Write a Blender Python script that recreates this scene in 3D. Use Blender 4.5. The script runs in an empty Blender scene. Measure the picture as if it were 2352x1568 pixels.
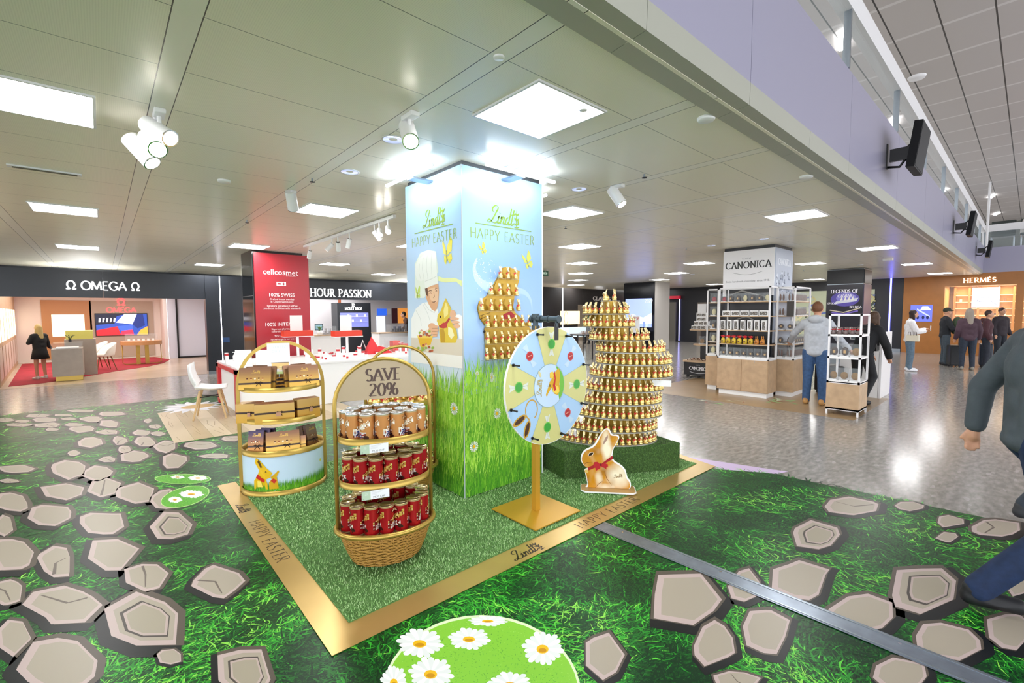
import bpy, bmesh, math, random
from mathutils import Vector, Matrix, noise
random.seed(7)
SC = bpy.context.scene
COL = SC.collection
PI = math.pi
sin, cos, rad = math.sin, math.cos, math.radians
rnd = random.uniform

# ------------------------------------------------------------ camera
CAMH = 1.6
FPX = 1058.92
YAW, PITCH, ROLL = rad(48.395), rad(3.623), rad(-0.254)
FW = Vector((cos(YAW)*cos(PITCH), sin(YAW)*cos(PITCH), -sin(PITCH)))
_r0 = Vector((sin(YAW), -cos(YAW), 0)); _u0 = _r0.cross(FW)
RT = _r0*cos(ROLL) + _u0*sin(ROLL)
UP = -_r0*sin(ROLL) + _u0*cos(ROLL)
CAM = Vector((0, 0, CAMH))
cd = bpy.data.cameras.new('camera'); cam = bpy.data.objects.new('camera', cd); COL.objects.link(cam)
cd.sensor_width = 36; cd.lens = FPX/2352*36; cd.clip_start = .05; cd.clip_end = 200
M3 = Matrix((RT, UP, -FW)).transposed()
cam.matrix_world = Matrix.Translation(CAM) @ M3.to_4x4()
SC.camera = cam

# ------------------------------------------------------------ world, exposure
w = bpy.data.worlds.new('world'); SC.world = w; w.use_nodes = True
bg = w.node_tree.nodes['Background']; bg.inputs[0].default_value = (.93, .95, 1, 1); bg.inputs[1].default_value = 2.3
SC.view_settings.view_transform = 'Standard'; SC.view_settings.look = 'None'
SC.view_settings.exposure = 0.62; SC.view_settings.gamma = 1
SC.view_settings.use_curve_mapping = False

def area(name, loc, sx, sy, power, rot=(0, 0, 0), col=(1, 1, 1)):
    l = bpy.data.lights.new(name, 'AREA'); l.shape = 'RECTANGLE'; l.size = sx; l.size_y = sy; l.energy = power; l.color = col
    o = bpy.data.objects.new(name, l); o.location = loc; o.rotation_euler = rot; COL.objects.link(o); return o

def G(px, py, z=0.):
    d = ray(px, py); t = (z-CAMH)/d.z; return CAM+d*t
def ray(px, py): return RT*((px-1176)/FPX) - UP*((py-784)/FPX) + FW
def AX(px, py, X): d = ray(px, py); return CAM+d*(X/d.x)
def AY(px, py, Y): d = ray(px, py); return CAM+d*(Y/d.y)
def AD(px, D):      # ground point seen in column px at depth D
    d = ray(px, 717); d.z = 0; return Vector((d.x, d.y, 0))*(D/d.dot(FW))

# ------------------------------------------------------------ colour and materials
def hx(c):
    if isinstance(c, str):
        c = [int(c[i:i+2], 16)/255 for i in (0, 2, 4)]
        return tuple(((v+.055)/1.055)**2.4 if v > .04045 else v/12.92 for v in c)
    return tuple(c)
MATS = {}
def mat(name, col='808080', rough=.5, metal=0., emis=0., alpha=None, bump=0., bscale=50., var=0., coat=0., vc=False, spec=.5, trans=0.):
    if name in MATS: return MATS[name]
    m = bpy.data.materials.new(name); m.use_nodes = True; nt = m.node_tree; b = nt.nodes['Principled BSDF']
    c = hx(col); b.inputs['Base Color'].default_value = (*c, 1); b.inputs['Roughness'].default_value = rough
    b.inputs['Metallic'].default_value = metal; b.inputs['Specular IOR Level'].default_value = spec
    b.inputs['Coat Weight'].default_value = coat; b.inputs['Transmission Weight'].default_value = trans
    src = None
    if vc:
        a = nt.nodes.new('ShaderNodeVertexColor'); a.layer_name = 'Col'; src = a.outputs[0]
        nt.links.new(src, b.inputs['Base Color'])
    if emis:
        b.inputs['Emission Strength'].default_value = emis
        if vc: nt.links.new(src, b.inputs['Emission Color'])
        else: b.inputs['Emission Color'].default_value = (*c, 1)
    if var or bump:
        tc = nt.nodes.new('ShaderNodeTexCoord'); n = nt.nodes.new('ShaderNodeTexNoise'); n.inputs['Scale'].default_value = bscale; n.inputs['Detail'].default_value = 3
        nt.links.new(tc.outputs['Object'], n.inputs['Vector'])
        if var:
            mx = nt.nodes.new('ShaderNodeMix'); mx.data_type = 'RGBA'; mx.blend_type = 'MULTIPLY'; mx.inputs[0].default_value = 1
            rp = nt.nodes.new('ShaderNodeMapRange'); rp.inputs[1].default_value = .3; rp.inputs[2].default_value = .7
            rp.inputs[3].default_value = 1-var; rp.inputs[4].default_value = 1+var*.3
            nt.links.new(n.outputs['Fac'], rp.inputs[0]); nt.links.new(rp.outputs[0], mx.inputs['B'])
            if vc: nt.links.new(src, mx.inputs['A'])
            else: mx.inputs['A'].default_value = (*c, 1)
            nt.links.new(mx.outputs['Result'], b.inputs['Base Color'])
        if bump:
            bp = nt.nodes.new('ShaderNodeBump'); bp.inputs['Strength'].default_value = bump; bp.inputs['Distance'].default_value = .01
            nt.links.new(n.outputs['Fac'], bp.inputs['Height']); nt.links.new(bp.outputs[0], b.inputs['Normal'])
    if alpha is not None:   # clear pane: mostly see-through, with reflections
        tr = nt.nodes.new('ShaderNodeBsdfTransparent'); ms = nt.nodes.new('ShaderNodeMixShader'); ms.inputs[0].default_value = alpha
        nt.links.new(tr.outputs[0], ms.inputs[1]); nt.links.new(b.outputs[0], ms.inputs[2])
        nt.links.new(ms.outputs[0], nt.nodes['Material Output'].inputs[0])
    MATS[name] = m; return m

M_print = mat('printed_matte', rough=.45, vc=True)
M_gloss = mat('printed_gloss', rough=.22, vc=True)
M_foilp = mat('printed_foil', rough=.3, metal=.55, vc=True)
M_white = mat('white_lacquer', 'F2F2F2', .35)
M_whitem = mat('white_metal', 'E8E8EA', .35)
M_black = mat('black_plastic', '0C0C0F', .35)
M_gold = mat('gold_foil', 'F7CF6A', .2, 1., bump=.25, bscale=70)
M_brass = mat('brushed_gold', 'B79A4E', .38, .75)
M_oak = mat('oak', 'C3A583', .5, var=.16, bscale=9)
M_glass = mat('clear_glass', 'DDEBEE', .03, alpha=.10)
M_acryl = mat('clear_acrylic', 'D8E0E6', .05, alpha=.13)
M_steel = mat('steel', '9AA3AB', .3, .85)
M_chrome = mat('chrome', 'D8D8DC', .12, 1.)
M_lamp = mat('lamp_glow', 'FFFFFF', emis=22.)
M_dark = mat('dark_cladding', '23272E', .35, var=.12, bscale=3)
M_skin = mat('skin', 'C99678', .5)
M_red = mat('red_lacquer', 'C5202C', .35)
M_fabric = mat('fabric', rough=.9, vc=True, bump=.3, bscale=60)

# ------------------------------------------------------------ mesh builder
class MB:
    def __init__(s, F=None):
        s.v = []; s.f = []; s.mi = []; s.fc = []; s.sm = []; s.c = (.8, .8, .8); s.m = 0; s.M = Matrix(); s.smooth = False
        if F: s.frame(*F)
    def frame(s, O, U, V, N):
        s.M = Matrix(((U[0], V[0], N[0], O[0]), (U[1], V[1], N[1], O[1]), (U[2], V[2], N[2], O[2]), (0, 0, 0, 1))); return s
    def col(s, c, m=None):
        s.c = hx(c)
        if m is not None: s.m = m
        return s
    def add(s, vs, fs, smooth=None):
        n = len(s.v); s.v += [tuple(s.M @ Vector(p)) for p in vs]
        for f in fs:
            s.f.append([n+i for i in f]); s.mi.append(s.m); s.fc.append(s.c); s.sm.append(s.smooth if smooth is None else smooth)
        return s
    def box(s, x0, x1, y0, y1, z0, z1):
        return s.add([(x, y, z) for z in (z0, z1) for y in (y0, y1) for x in (x0, x1)],
                     [(0, 2, 3, 1), (4, 5, 7, 6), (0, 1, 5, 4), (2, 6, 7, 3), (0, 4, 6, 2), (1, 3, 7, 5)], False)
    def cbox(s, c, d): return s.box(c[0]-d[0]/2, c[0]+d[0]/2, c[1]-d[1]/2, c[1]+d[1]/2, c[2]-d[2]/2, c[2]+d[2]/2)
    def poly(s, pts, layer=1, dz=.0006): return s.add([(p[0], p[1], layer*dz) for p in pts], [list(range(len(pts)))], False)
    def prism(s, pts, z0, z1):
        n = len(pts)
        return s.add([(p[0], p[1], z) for z in (z0, z1) for p in pts],
                     [list(range(n))[::-1], list(range(n, 2*n))]+[(i, (i+1) % n, n+(i+1) % n, n+i) for i in range(n)], False)
    def lathe(s, prof, n=24, c=(0, 0, 0), ex=1., ey=1., a0=0., a1=360., smooth=True):
        full = abs(a1-a0) >= 360; k = n if full else n+1; vs = []
        for r, z in prof:
            for i in range(k):
                a = rad(a0+(a1-a0)*i/n); vs.append((c[0]+r*ex*cos(a), c[1]+r*ey*sin(a), c[2]+z))
        fs = []
        for j in range(len(prof)-1):
            for i in range(n):
                i2 = (i+1) % k; fs.append((j*k+i, j*k+i2, (j+1)*k+i2, (j+1)*k+i))
        return s.add(vs, fs, smooth)
    def disc(s, r, z, n=24, c=(0, 0), ex=1., ey=1.):
        return s.add([(c[0]+r*ex*cos(2*PI*i/n), c[1]+r*ey*sin(2*PI*i/n), z) for i in range(n)], [list(range(n))], False)
    def cyl(s, p0, p1, r0, r1=None, n=12, cap=True):
        r1 = r0 if r1 is None else r1; p0 = Vector(p0); p1 = Vector(p1); d = (p1-p0).normalized()
        a = d.orthogonal().normalized(); b = d.cross(a)
        vs = [tuple(p+(a*cos(2*PI*i/n)+b*sin(2*PI*i/n))*r) for p, r in ((p0, r0), (p1, r1)) for i in range(n)]
        s.add(vs, [(i, (i+1) % n, n+(i+1) % n, n+i) for i in range(n)], True)
        if cap: s.add(vs, [list(range(n))[::-1], list(range(n, 2*n))], False)
        return s
    def tube(s, pts, r, n=8, closed=False):
        P = [Vector(p) for p in pts]; k = len(P); vs = []; a = None
        for i, p in enumerate(P):
            if closed: t = P[(i+1) % k]-P[i-1]
            else: t = P[min(i+1, k-1)]-P[max(i-1, 0)]
            t.normalize()
            a = t.orthogonal().normalized() if a is None else (a-t*a.dot(t)).normalized()
            b = t.cross(a); rr = r[i] if isinstance(r, (list, tuple)) else r
            vs += [tuple(p+(a*cos(2*PI*j/n)+b*sin(2*PI*j/n))*rr) for j in range(n)]
        fs = [(i*n+j, i*n+(j+1) % n, ((i+1) % k)*n+(j+1) % n, ((i+1) % k)*n+j) for i in range(k if closed else k-1) for j in range(n)]
        if not closed: fs += [list(range(n))[::-1], [(k-1)*n+j for j in range(n)]]
        return s.add(vs, fs, True)
    def ell(s, c, r, n=12, m=8, R=None):
        r = (r, r, r) if isinstance(r, (int, float)) else r; vs = []
        for j in range(m+1):
            t = PI*j/m
            for i in range(n):
                a = 2*PI*i/n; p = Vector((r[0]*sin(t)*cos(a), r[1]*sin(t)*sin(a), -r[2]*cos(t)))
                if R: p = R @ p
                vs.append((c[0]+p.x, c[1]+p.y, c[2]+p.z))
        return s.add(vs, [(j*n+i, j*n+(i+1) % n, (j+1)*n+(i+1) % n, (j+1)*n+i) for j in range(m) for i in range(n)], True)
    def strip(s, pts, wf, layer=1):      # flat stroke in the x,y plane of the frame
        k = len(pts); L = []; R_ = []
        for i in range(k):
            a = pts[max(i-1, 0)]; b = pts[min(i+1, k-1)]; dx, dy = b[0]-a[0], b[1]-a[1]; d = math.hypot(dx, dy) or 1
            wd = wf(math.atan2(dy, dx), i/(k-1))/2; L.append((pts[i][0]-dy/d*wd, pts[i][1]+dx/d*wd)); R_.append((pts[i][0]+dy/d*wd, pts[i][1]-dx/d*wd))
        z = layer*.0006
        return s.add([(*p, z) for p in L]+[(*p, z) for p in R_], [(i, k+i, k+i+1, i+1) for i in range(k-1)], False)
    def build(s, name, mats, parent=None, bevel=0, fn=None, solid=0, label=None, seg=2):
        me = bpy.data.meshes.new(name); me.from_pydata(s.v, [], s.f)
        mats = mats if isinstance(mats, (list, tuple)) else [mats]
        for m in mats: me.materials.append(m)
        me.polygons.foreach_set('material_index', [min(i, len(mats)-1) for i in s.mi])
        me.polygons.foreach_set('use_smooth', s.sm)
        ca = me.color_attributes.new('Col', 'BYTE_COLOR' if False else 'FLOAT_COLOR', 'CORNER'); d = []
        for p, c in zip(me.polygons, s.fc):
            for li in p.loop_indices:
                q = fn(me.vertices[me.loops[li].vertex_index].co, c) if fn else c
                d += (q[0], q[1], q[2], 1.)
        ca.data.foreach_set('color', d)
        me.validate(); me.update()
        if bevel:
            bm = bmesh.new(); bm.from_mesh(me)
            bmesh.ops.bevel(bm, geom=[e for e in bm.edges if len(e.link_faces) == 2 and e.calc_face_angle(0) > .6], offset=bevel, segments=seg, profile=.5, affect='EDGES')
            bm.to_mesh(me); bm.free()
        o = bpy.data.objects.new(name, me); COL.objects.link(o)
        if parent: o.parent = parent
        if label: o['label'] = label
        return o

def thing(name, label, cat, loc=(0, 0, 0), rz=0., group=None):
    o = bpy.data.objects.new(name, None); o.empty_display_size = .1; COL.objects.link(o); o.location = loc; o.rotation_euler = (0, 0, rz)
    return tag(o, label, cat, group)
def tag(o, label, cat, group=None, kind=None):
    if label: o['label'] = label
    if cat: o['category'] = cat
    if group: o['group'] = group
    if kind: o['kind'] = kind
    return o
def struct(o): o['kind'] = 'structure'; return o
KIDS = {}
def kids(o):
    if o.name not in KIDS: KIDS[o.name] = [c for c in COL.objects if c.parent == o]
    return KIDS[o.name]
def dup(root, loc, rz=0., label=None, group=None, scale=None, rx=0., ry=0.):
    def rec(o, par):
        c = o.copy(); COL.objects.link(c); c.parent = par
        for ch in kids(o): rec(ch, c)
        return c
    r = rec(root, None); r.location = loc; r.rotation_euler = (rx, ry, rz)
    if scale: r.scale = (scale,)*3 if isinstance(scale, (int, float)) else scale
    if label: r['label'] = label
    if group: r['group'] = group
    return r
class Spawn:      # the first use places the prototype itself, later ones copy it
    def __init__(s, proto): s.p = proto; s.used = False
    def __call__(s, loc, rz=0., label=None, group=None, scale=None, rx=0., ry=0.):
        if s.used: return dup(s.p, loc, rz, label, group, scale, rx, ry)
        s.used = True; kids(s.p)
        for c in kids(s.p): kids(c)
        r = s.p; r.location = loc; r.rotation_euler = (rx, ry, rz)
        if scale: r.scale = (scale,)*3 if isinstance(scale, (int, float)) else scale
        if label: r['label'] = label
        if group: r['group'] = group
        return r

def FY(x, y, z=0): return ((x, y, z), (1, 0, 0), (0, 0, 1), (0, -1, 0))       # a face looking towards -y
def FX(x, y, z=0): return ((x, y, z), (0, -1, 0), (0, 0, 1), (-1, 0, 0))      # a face looking towards -x
def FZ(x, y, z=0, a=0.): return ((x, y, z), (cos(a), sin(a), 0), (-sin(a), cos(a), 0), (0, 0, 1))

def blob(items, vox=.012, smooth=3, name='m'):
    """one continuous skin around ellipsoids ('e',c,r[,R]) and tapered limbs ('c',p0,p1,r0,r1)"""
    b = MB()
    for it in items:
        if it[0] == 'e': b.ell(it[1], it[2], 14, 9, it[3] if len(it) > 3 else None)
        else:
            _, p0, p1, r0, r1 = it; b.cyl(p0, p1, r0, r1, 12); b.ell(p0, r0, 12, 8); b.ell(p1, r1, 12, 8)
    o = b.build(name, M_print)
    bm = bmesh.new(); bm.from_mesh(o.data); bmesh.ops.remove_doubles(bm, verts=bm.verts, dist=1e-5)
    bmesh.ops.recalc_face_normals(bm, faces=bm.faces); bm.to_mesh(o.data); bm.free()
    m = o.modifiers.new('r', 'REMESH'); m.mode = 'VOXEL'; m.voxel_size = vox
    if smooth: q = o.modifiers.new('s', 'SMOOTH'); q.iterations = smooth; q.factor = .5
    bpy.context.view_layer.update()
    me = bpy.data.meshes.new_from_object(o.evaluated_get(bpy.context.evaluated_depsgraph_get()))
    bpy.data.objects.remove(o)
    for p in me.polygons: p.use_smooth = True
    me.name = name
    return me
def meshobj(name, me, m, parent=None, colfn=None):
    me.materials.clear(); me.materials.append(m)
    if colfn:
        while me.color_attributes: me.color_attributes.remove(me.color_attributes[0])
        ca = me.color_attributes.new('Col', 'FLOAT_COLOR', 'POINT'); d = []
        for v in me.vertices: d += (*colfn(v.co), 1.)
        ca.data.foreach_set('color', d)
    o = bpy.data.objects.new(name, me); COL.objects.link(o)
    if parent: o.parent = parent
    return o

# ------------------------------------------------------------ lettering
GL = {'A': (.74, 'T 0 0 .37 1;T .74 0 .37 1;l .14 .35 .6 .35'), 'B': (.62, 'L .1 0 .1 1;l .1 1 .32 1;a .32 .77 .2 .23 90 -90;l .1 .54 .32 .54;a .34 .27 .24 .27 90 -90;l .1 0 .34 0'),
 'C': (.8, 'a .45 .5 .41 .5 42 318'), 'D': (.78, 'L .1 0 .1 1;l .1 1 .3 1;a .3 .5 .42 .5 90 -90;l .1 0 .3 0'), 'E': (.58, 'L .1 0 .1 1;l .1 1 .52 1;l .1 .53 .44 .53;l .1 0 .54 0'),
 'F': (.54, 'L .1 0 .1 1;l .1 1 .5 1;l .1 .53 .42 .53'), 'G': (.84, 'a .45 .5 .41 .5 42 320;l .78 .42 .78 .12;l .54 .42 .82 .42'), 'H': (.8, 'L .1 0 .1 1;L .7 0 .7 1;l .1 .52 .7 .52'),
 'I': (.2, 'L .1 0 .1 1'), 'J': (.3, 'L .16 1 .16 .1;l .16 .1 .1 -.1 0 -.14'), 'L': (.54, 'L .1 0 .1 1;l .1 0 .52 0'), 'M': (.94, 'T .06 0 .12 1;l .12 1 .47 .1;l .47 .1 .82 1;T .88 0 .82 1'),
 'N': (.82, 'L .1 0 .1 1;l .1 1 .72 0;T .72 1 .72 0'), 'O': (.86, 'a .43 .5 .41 .5 0 360'), 'P': (.58, 'L .1 0 .1 1;l .1 1 .3 1;a .3 .73 .22 .27 90 -90;l .1 .46 .3 .46'),
 'Q': (.86, 'a .43 .5 .41 .5 0 360;l .5 .15 .85 -.15'), 'R': (.66, 'L .1 0 .1 1;l .1 1 .3 1;a .3 .74 .22 .26 90 -90;l .1 .48 .3 .48;T .64 0 .32 .48'),
 'S': (.54, 'a .27 .755 .2 .245 35 270;a .27 .255 .23 .255 90 -145'), 'T': (.66, 'T .33 0 .33 1;l .02 1 .64 1'), 'U': (.76, 'T .1 1 .1 .35;a .38 .35 .28 .35 180 360;T .66 .35 .66 1;'),
 'V': (.72, 'T 0 1 .36 0;T .72 1 .36 0'), 'Y': (.68, 'T 0 1 .34 .46;T .68 1 .34 .46;T .34 0 .34 .46'), 'Z': (.62, 'l .04 1 .58 1;l .58 1 .04 0;l .04 0 .6 0'),
 '0': (.58, 'a .29 .5 .25 .5 0 360'), '1': (.3, 'T .16 0 .16 1;l .16 1 .02 .84'), '2': (.56, 'a .27 .74 .22 .26 150 -20;l .47 .65 .03 0;l .03 .02 .54 .02'),
 '9': (.56, 'a .27 .68 .23 .32 0 360;l .5 .68 .44 .3 .16 0'), '%': (.86, 'a .2 .74 .17 .26 0 360;a .66 .26 .17 .26 0 360;l .2 0 .66 1'), '.': (.2, 'l .06 .04 .14 .04'), '+': (.5, 'l .05 .5 .45 .5;l .25 .3 .25 .7'),
 'Ω': (.86, 'a .43 .56 .33 .44 -52 232;l .04 .05 .3 .05;l .3 .03 .24 .22;l .62 .22 .56 .03;l .56 .05 .82 .05;l .04 .03 .07 .14;l .82 .03 .79 .14'), ' ': (.36, '')}
GL['È'] = (GL['E'][0], GL['E'][1]+';l .2 1.28 .36 1.12')
def arcpts(cx, cy, rx, ry, a0, a1, n=None):
    n = n or max(6, int(abs(a1-a0)/15)); return [(cx+rx*cos(rad(a0+(a1-a0)*i/n)), cy+ry*sin(rad(a0+(a1-a0)*i/n))) for i in range(n+1)]
def glyph_text(mb, txt, h, x, y, thick=.15, thin=.05, serif=True, wide=1., space=.1, align='c', nib=0., rot=0., layer=2, shear=0.):
    W = sum(GL[c][0]*wide+space for c in txt)-space; ox = {'c': -W/2, 'l': 0, 'r': -W}[align]
    ca, sa = cos(rot), sin(rot)
    def tf(p): X = (p[0]+shear*p[1])*h; Y = p[1]*h; return (x+X*ca-Y*sa, y+X*sa+Y*ca)
    wf = lambda a, t: h*(thin+(thick-thin)*abs(sin(a-rot-nib)))
    for c in txt:
        for st in GL[c][1].split(';'):
            q = st.split()
            if not q: continue
            v = [float(t) for t in q[1:]]
            pts = arcpts(*v) if q[0] == 'a' else [(v[i], v[i+1]) for i in range(0, len(v), 2)]
            pts = [(ox+p[0]*wide, p[1]) for p in pts]
            layer += .03; mb.strip([tf(p) for p in pts], wf, layer)
            if serif and q[0] in 'LT':
                for e in ([pts[0], pts[-1]] if q[0] == 'L' else [pts[0]]):
                    s = thick*.95; mb.poly([tf(p) for p in ((e[0]-s, e[1]-thin*.6), (e[0]+s, e[1]-thin*.6), (e[0]+s, e[1]+thin*.6), (e[0]-s, e[1]+thin*.6))], layer+.1)
        ox += GL[c][0]*wide+space
def catmull(P, k=6):
    P = [P[0]]+list(P)+[P[-1]]; out = []
    for i in range(1, len(P)-2):
        for j in range(k):
            t = j/k; o = []
            for d in range(len(P[0])):
                a, b, c, e = (P[i+m][d] for m in (-1, 0, 1, 2))
                o.append(.5*(2*b+(c-a)*t+(2*a-5*b+4*c-e)*t*t+(3*b-a-3*c+e)*t**3))
            out.append(tuple(o))
    return out+[tuple(P[-2])]
SCRIPT = [[(.30, .60), (.16, .66), (.10, .84), (.26, 1.0), (.44, .97), (.50, .86), (.42, .62), (.32, .34), (.20, .1), (.04, .0), (-.06, .08), (.04, .17), (.2, .1), (.38, .0), (.54, .02), (.62, .1)],
 [(.62, .30), (.70, .42), (.68, .2), (.68, .04), (.74, .0), (.84, .1)], [(.70, .58), (.72, .62)],
 [(.84, .30), (.91, .42), (.90, .2), (.89, .0)], [(.89, .1), (1.0, .38), (1.1, .40), (1.11, .2), (1.1, .04), (1.17, .0), (1.26, .1)],
 [(1.50, .38), (1.38, .42), (1.28, .28), (1.28, .06), (1.38, .0), (1.5, .16)], [(1.52, .98), (1.52, .5), (1.52, .06), (1.58, .0), (1.68, .1)],
 [(1.74, .92), (1.73, .5), (1.73, .06), (1.80, .0), (1.92, .12)], [(1.60, .60), (1.86, .66)]]
def lindt(mb, h, x, y, rot=0., layer=2, thick=.10, thin=.034, orn=True):
    ca, sa = cos(rot), sin(rot)
    def tf(p): X = (p[0]+.28*p[1]-.95)*h; Y = p[1]*h; return (x+X*ca-Y*sa, y+X*sa+Y*ca)
    for s in SCRIPT:
        layer += .03; mb.strip([tf(p) for p in catmull(s, 5)], lambda a, t: h*(thin+(thick-thin)*abs(sin(a-rot+.35))), layer)
    if orn:
        for (a, b) in (((2.15, -.1), (2.2, .95)), ((2.18, .3), (2.4, .5)), ((2.18, .3), (1.98, .5)), ((2.19, .6), (2.38, .8)), ((2.19, .62), (2.02, .78)), ((2.17, .05), (2.42, .2)), ((2.17, .05), (1.95, .15)), ((2.0, -.1), (2.4, -.06)), ((2.3, .1), (2.3, .4))):
            a = (a[0]-.28*a[1], a[1]); b = (b[0]-.28*b[1], b[1])
            layer += .03; mb.strip([tf(a), tf(((a[0]+b[0])/2+.02, (a[1]+b[1])/2)), tf(b)], lambda an, t: h*(.03+.09*sin(PI*t)), layer)
def btext(name, txt, size, F, m, parent, ext=.0, align='CENTER', c='FFFFFF', bold=0.):
    cu = bpy.data.curves.new(name, 'FONT'); cu.body = txt; cu.size = size; cu.align_x = align; cu.extrude = ext; cu.offset = bold; cu.resolution_u = 2
    o = bpy.data.objects.new(name, cu); COL.objects.link(o); bpy.context.view_layer.update()
    me = bpy.data.meshes.new_from_object(o.evaluated_get(bpy.context.evaluated_depsgraph_get())); bpy.data.objects.remove(o)
    O, U, V, N = F; me.transform(MB(F).M)
    r = meshobj(name, me, m, parent, (lambda p, k=hx(c): k)); return r
def rectp(x0, y0, x1, y1): return [(x0, y0), (x1, y0), (x1, y1), (x0, y1)]
def ellp(cx, cy, rx, ry, n=20, a=0.): return [(cx+rx*cos(2*PI*i/n)*cos(a)-ry*sin(2*PI*i/n)*sin(a), cy+rx*cos(2*PI*i/n)*sin(a)+ry*sin(2*PI*i/n)*cos(a)) for i in range(n)]
ORD = ['nearest', 'second', 'third', 'fourth', 'fifth', 'sixth', 'seventh', 'eighth', 'ninth', 'tenth', 'eleventh', 'twelfth']
OR = 'first second third fourth fifth sixth seventh eighth ninth tenth eleventh twelfth thirteenth fourteenth fifteenth sixteenth seventeenth eighteenth nineteenth twentieth twenty-first twenty-second twenty-third twenty-fourth twenty-fifth'.split()
# ============================================================ SETTING
CZ = 2.85
def math_nodes(nt):
    def N(op, a, b=None, c=None):
        n = nt.nodes.new('ShaderNodeMath'); n.operation = op
        for i, v in enumerate((a, b, c)):
            if v is None: continue
            if isinstance(v, (int, float)): n.inputs[i].default_value = v
            else: nt.links.new(v, n.inputs[i])
        return n.outputs[0]
    return N
def rgbmix(nt, f, a, b):
    m = nt.nodes.new('ShaderNodeMix'); m.data_type = 'RGBA'
    for k, v in (('A', a), ('B', b)):
        if isinstance(v, str): m.inputs[k].default_value = (*hx(v), 1)
        else: nt.links.new(v, m.inputs[k])
    if isinstance(f, (int, float)): m.inputs[0].default_value = f
    else: nt.links.new(f, m.inputs[0])
    return m.outputs['Result']
def posnodes(m):
    nt = m.node_tree; g = nt.nodes.new('ShaderNodeNewGeometry'); s = nt.nodes.new('ShaderNodeSeparateXYZ')
    nt.links.new(g.outputs['Position'], s.inputs[0]); return nt, g.outputs['Position'], s.outputs
def noiset(nt, vec, scale, detail=2, sc3=None, typ='ShaderNodeTexNoise'):
    mp = nt.nodes.new('ShaderNodeMapping'); nt.links.new(vec, mp.inputs[0]); mp.inputs['Scale'].default_value = sc3 or (1, 1, 1)
    n = nt.nodes.new(typ); n.inputs['Scale'].default_value = scale
    if typ == 'ShaderNodeTexNoise': n.inputs['Detail'].default_value = detail
    nt.links.new(mp.outputs[0], n.inputs['Vector']); return n
# terrazzo
M_floor = mat('terrazzo', 'B4AFA9', .17); nt, pos, s = posnodes(M_floor); N = math_nodes(nt)
n1 = noiset(nt, pos, 9, 4, (1, 2.6, 1)); n2 = noiset(nt, pos, 1, 2, (14, 34, 1), 'ShaderNodeTexVoronoi')
c = rgbmix(nt, N('MULTIPLY', N('SUBTRACT', n1.outputs[0], .35), 2.4), '85807A', 'ABA6A0')
c = rgbmix(nt, N('MULTIPLY', N('GREATER_THAN', nt_r := n2.outputs['Color'], .88), .4), c, '756C62')
c = rgbmix(nt, N('MULTIPLY', N('LESS_THAN', n2.outputs['Color'], .12), .35), c, 'C6C2BC')
nt.links.new(c, nt.nodes['Principled BSDF'].inputs['Base Color'])
# ceiling
M_ceil = mat('ceiling_panel', 'D9D7C6', .3); nt, pos, s = posnodes(M_ceil); N = math_nodes(nt)
ax = N('ABSOLUTE', N('SUBTRACT', N('MODULO', N('ADD', s[0], 118.075), 1.19), .595))   # distance to beam axis (x = 1.515 + 1.19 k)
ax = N('ABSOLUTE', N('SUBTRACT', N('MODULO', N('ADD', s[0], 119-1.515+.595), 1.19), .595))
beam = N('LESS_THAN', ax, .052)
edge = N('MULTIPLY', N('GREATER_THAN', ax, .052), N('LESS_THAN', ax, .057))
ay = N('ABSOLUTE', N('SUBTRACT', N('MODULO', N('ADD', s[1], 59-1.79+.295), .59), .295))
jy = N('MULTIPLY', N('LESS_THAN', ay, .0022), N('GREATER_THAN', ax, .055))
perf = N('MULTIPLY', N('MULTIPLY', N('GREATER_THAN', N('SINE', N('MULTIPLY', s[0], 700)), .2), N('GREATER_THAN', N('SINE', N('MULTIPLY', s[1], 700)), -.3)), N('SUBTRACT', 1, beam))
c = rgbmix(nt, N('MULTIPLY', perf, .16), 'F6F0DE', 'ACA792'); c = rgbmix(nt, beam, c, 'F4F0E4'); c = rgbmix(nt, N('MAXIMUM', edge, N('MULTIPLY', jy, .8)), c, '3A3830')
nt.links.new(c, nt.nodes['Principled BSDF'].inputs['Base Color'])
# upper ceiling tiles
M_upc = mat('upper_ceiling', 'BDB9B7', .5); nt, pos, s = posnodes(M_upc); N = math_nodes(nt)
lx = N('LESS_THAN', N('MODULO', N('ADD', s[0], 120-9.88), 1.2), .07); ly = N('LESS_THAN', N('MODULO', N('ADD', s[1], 60-1.37), .58), .02)
c = rgbmix(nt, lx, 'C2BDBB', 'DAD7D6'); c = rgbmix(nt, ly, c, '3A3735'); nt.links.new(c, nt.nodes['Principled BSDF'].inputs['Base Color'])

struct(MB().box(-12, 42, -12, 30, -.1, 0).build('floor', M_floor))
struct(MB().box(-8, 23.2, 1.28, 17.6, CZ, CZ+.2).build('ceiling', M_ceil))
struct(MB().box(-6, 34, -9, 16, 6, 6.1).build('ceiling_upper', M_upc))
struct(MB().box(34, 34.2, -9, 16, 3, 6).build('wall_gallery_back', mat('gallery_wall', '5A5E58', .5)))
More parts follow.
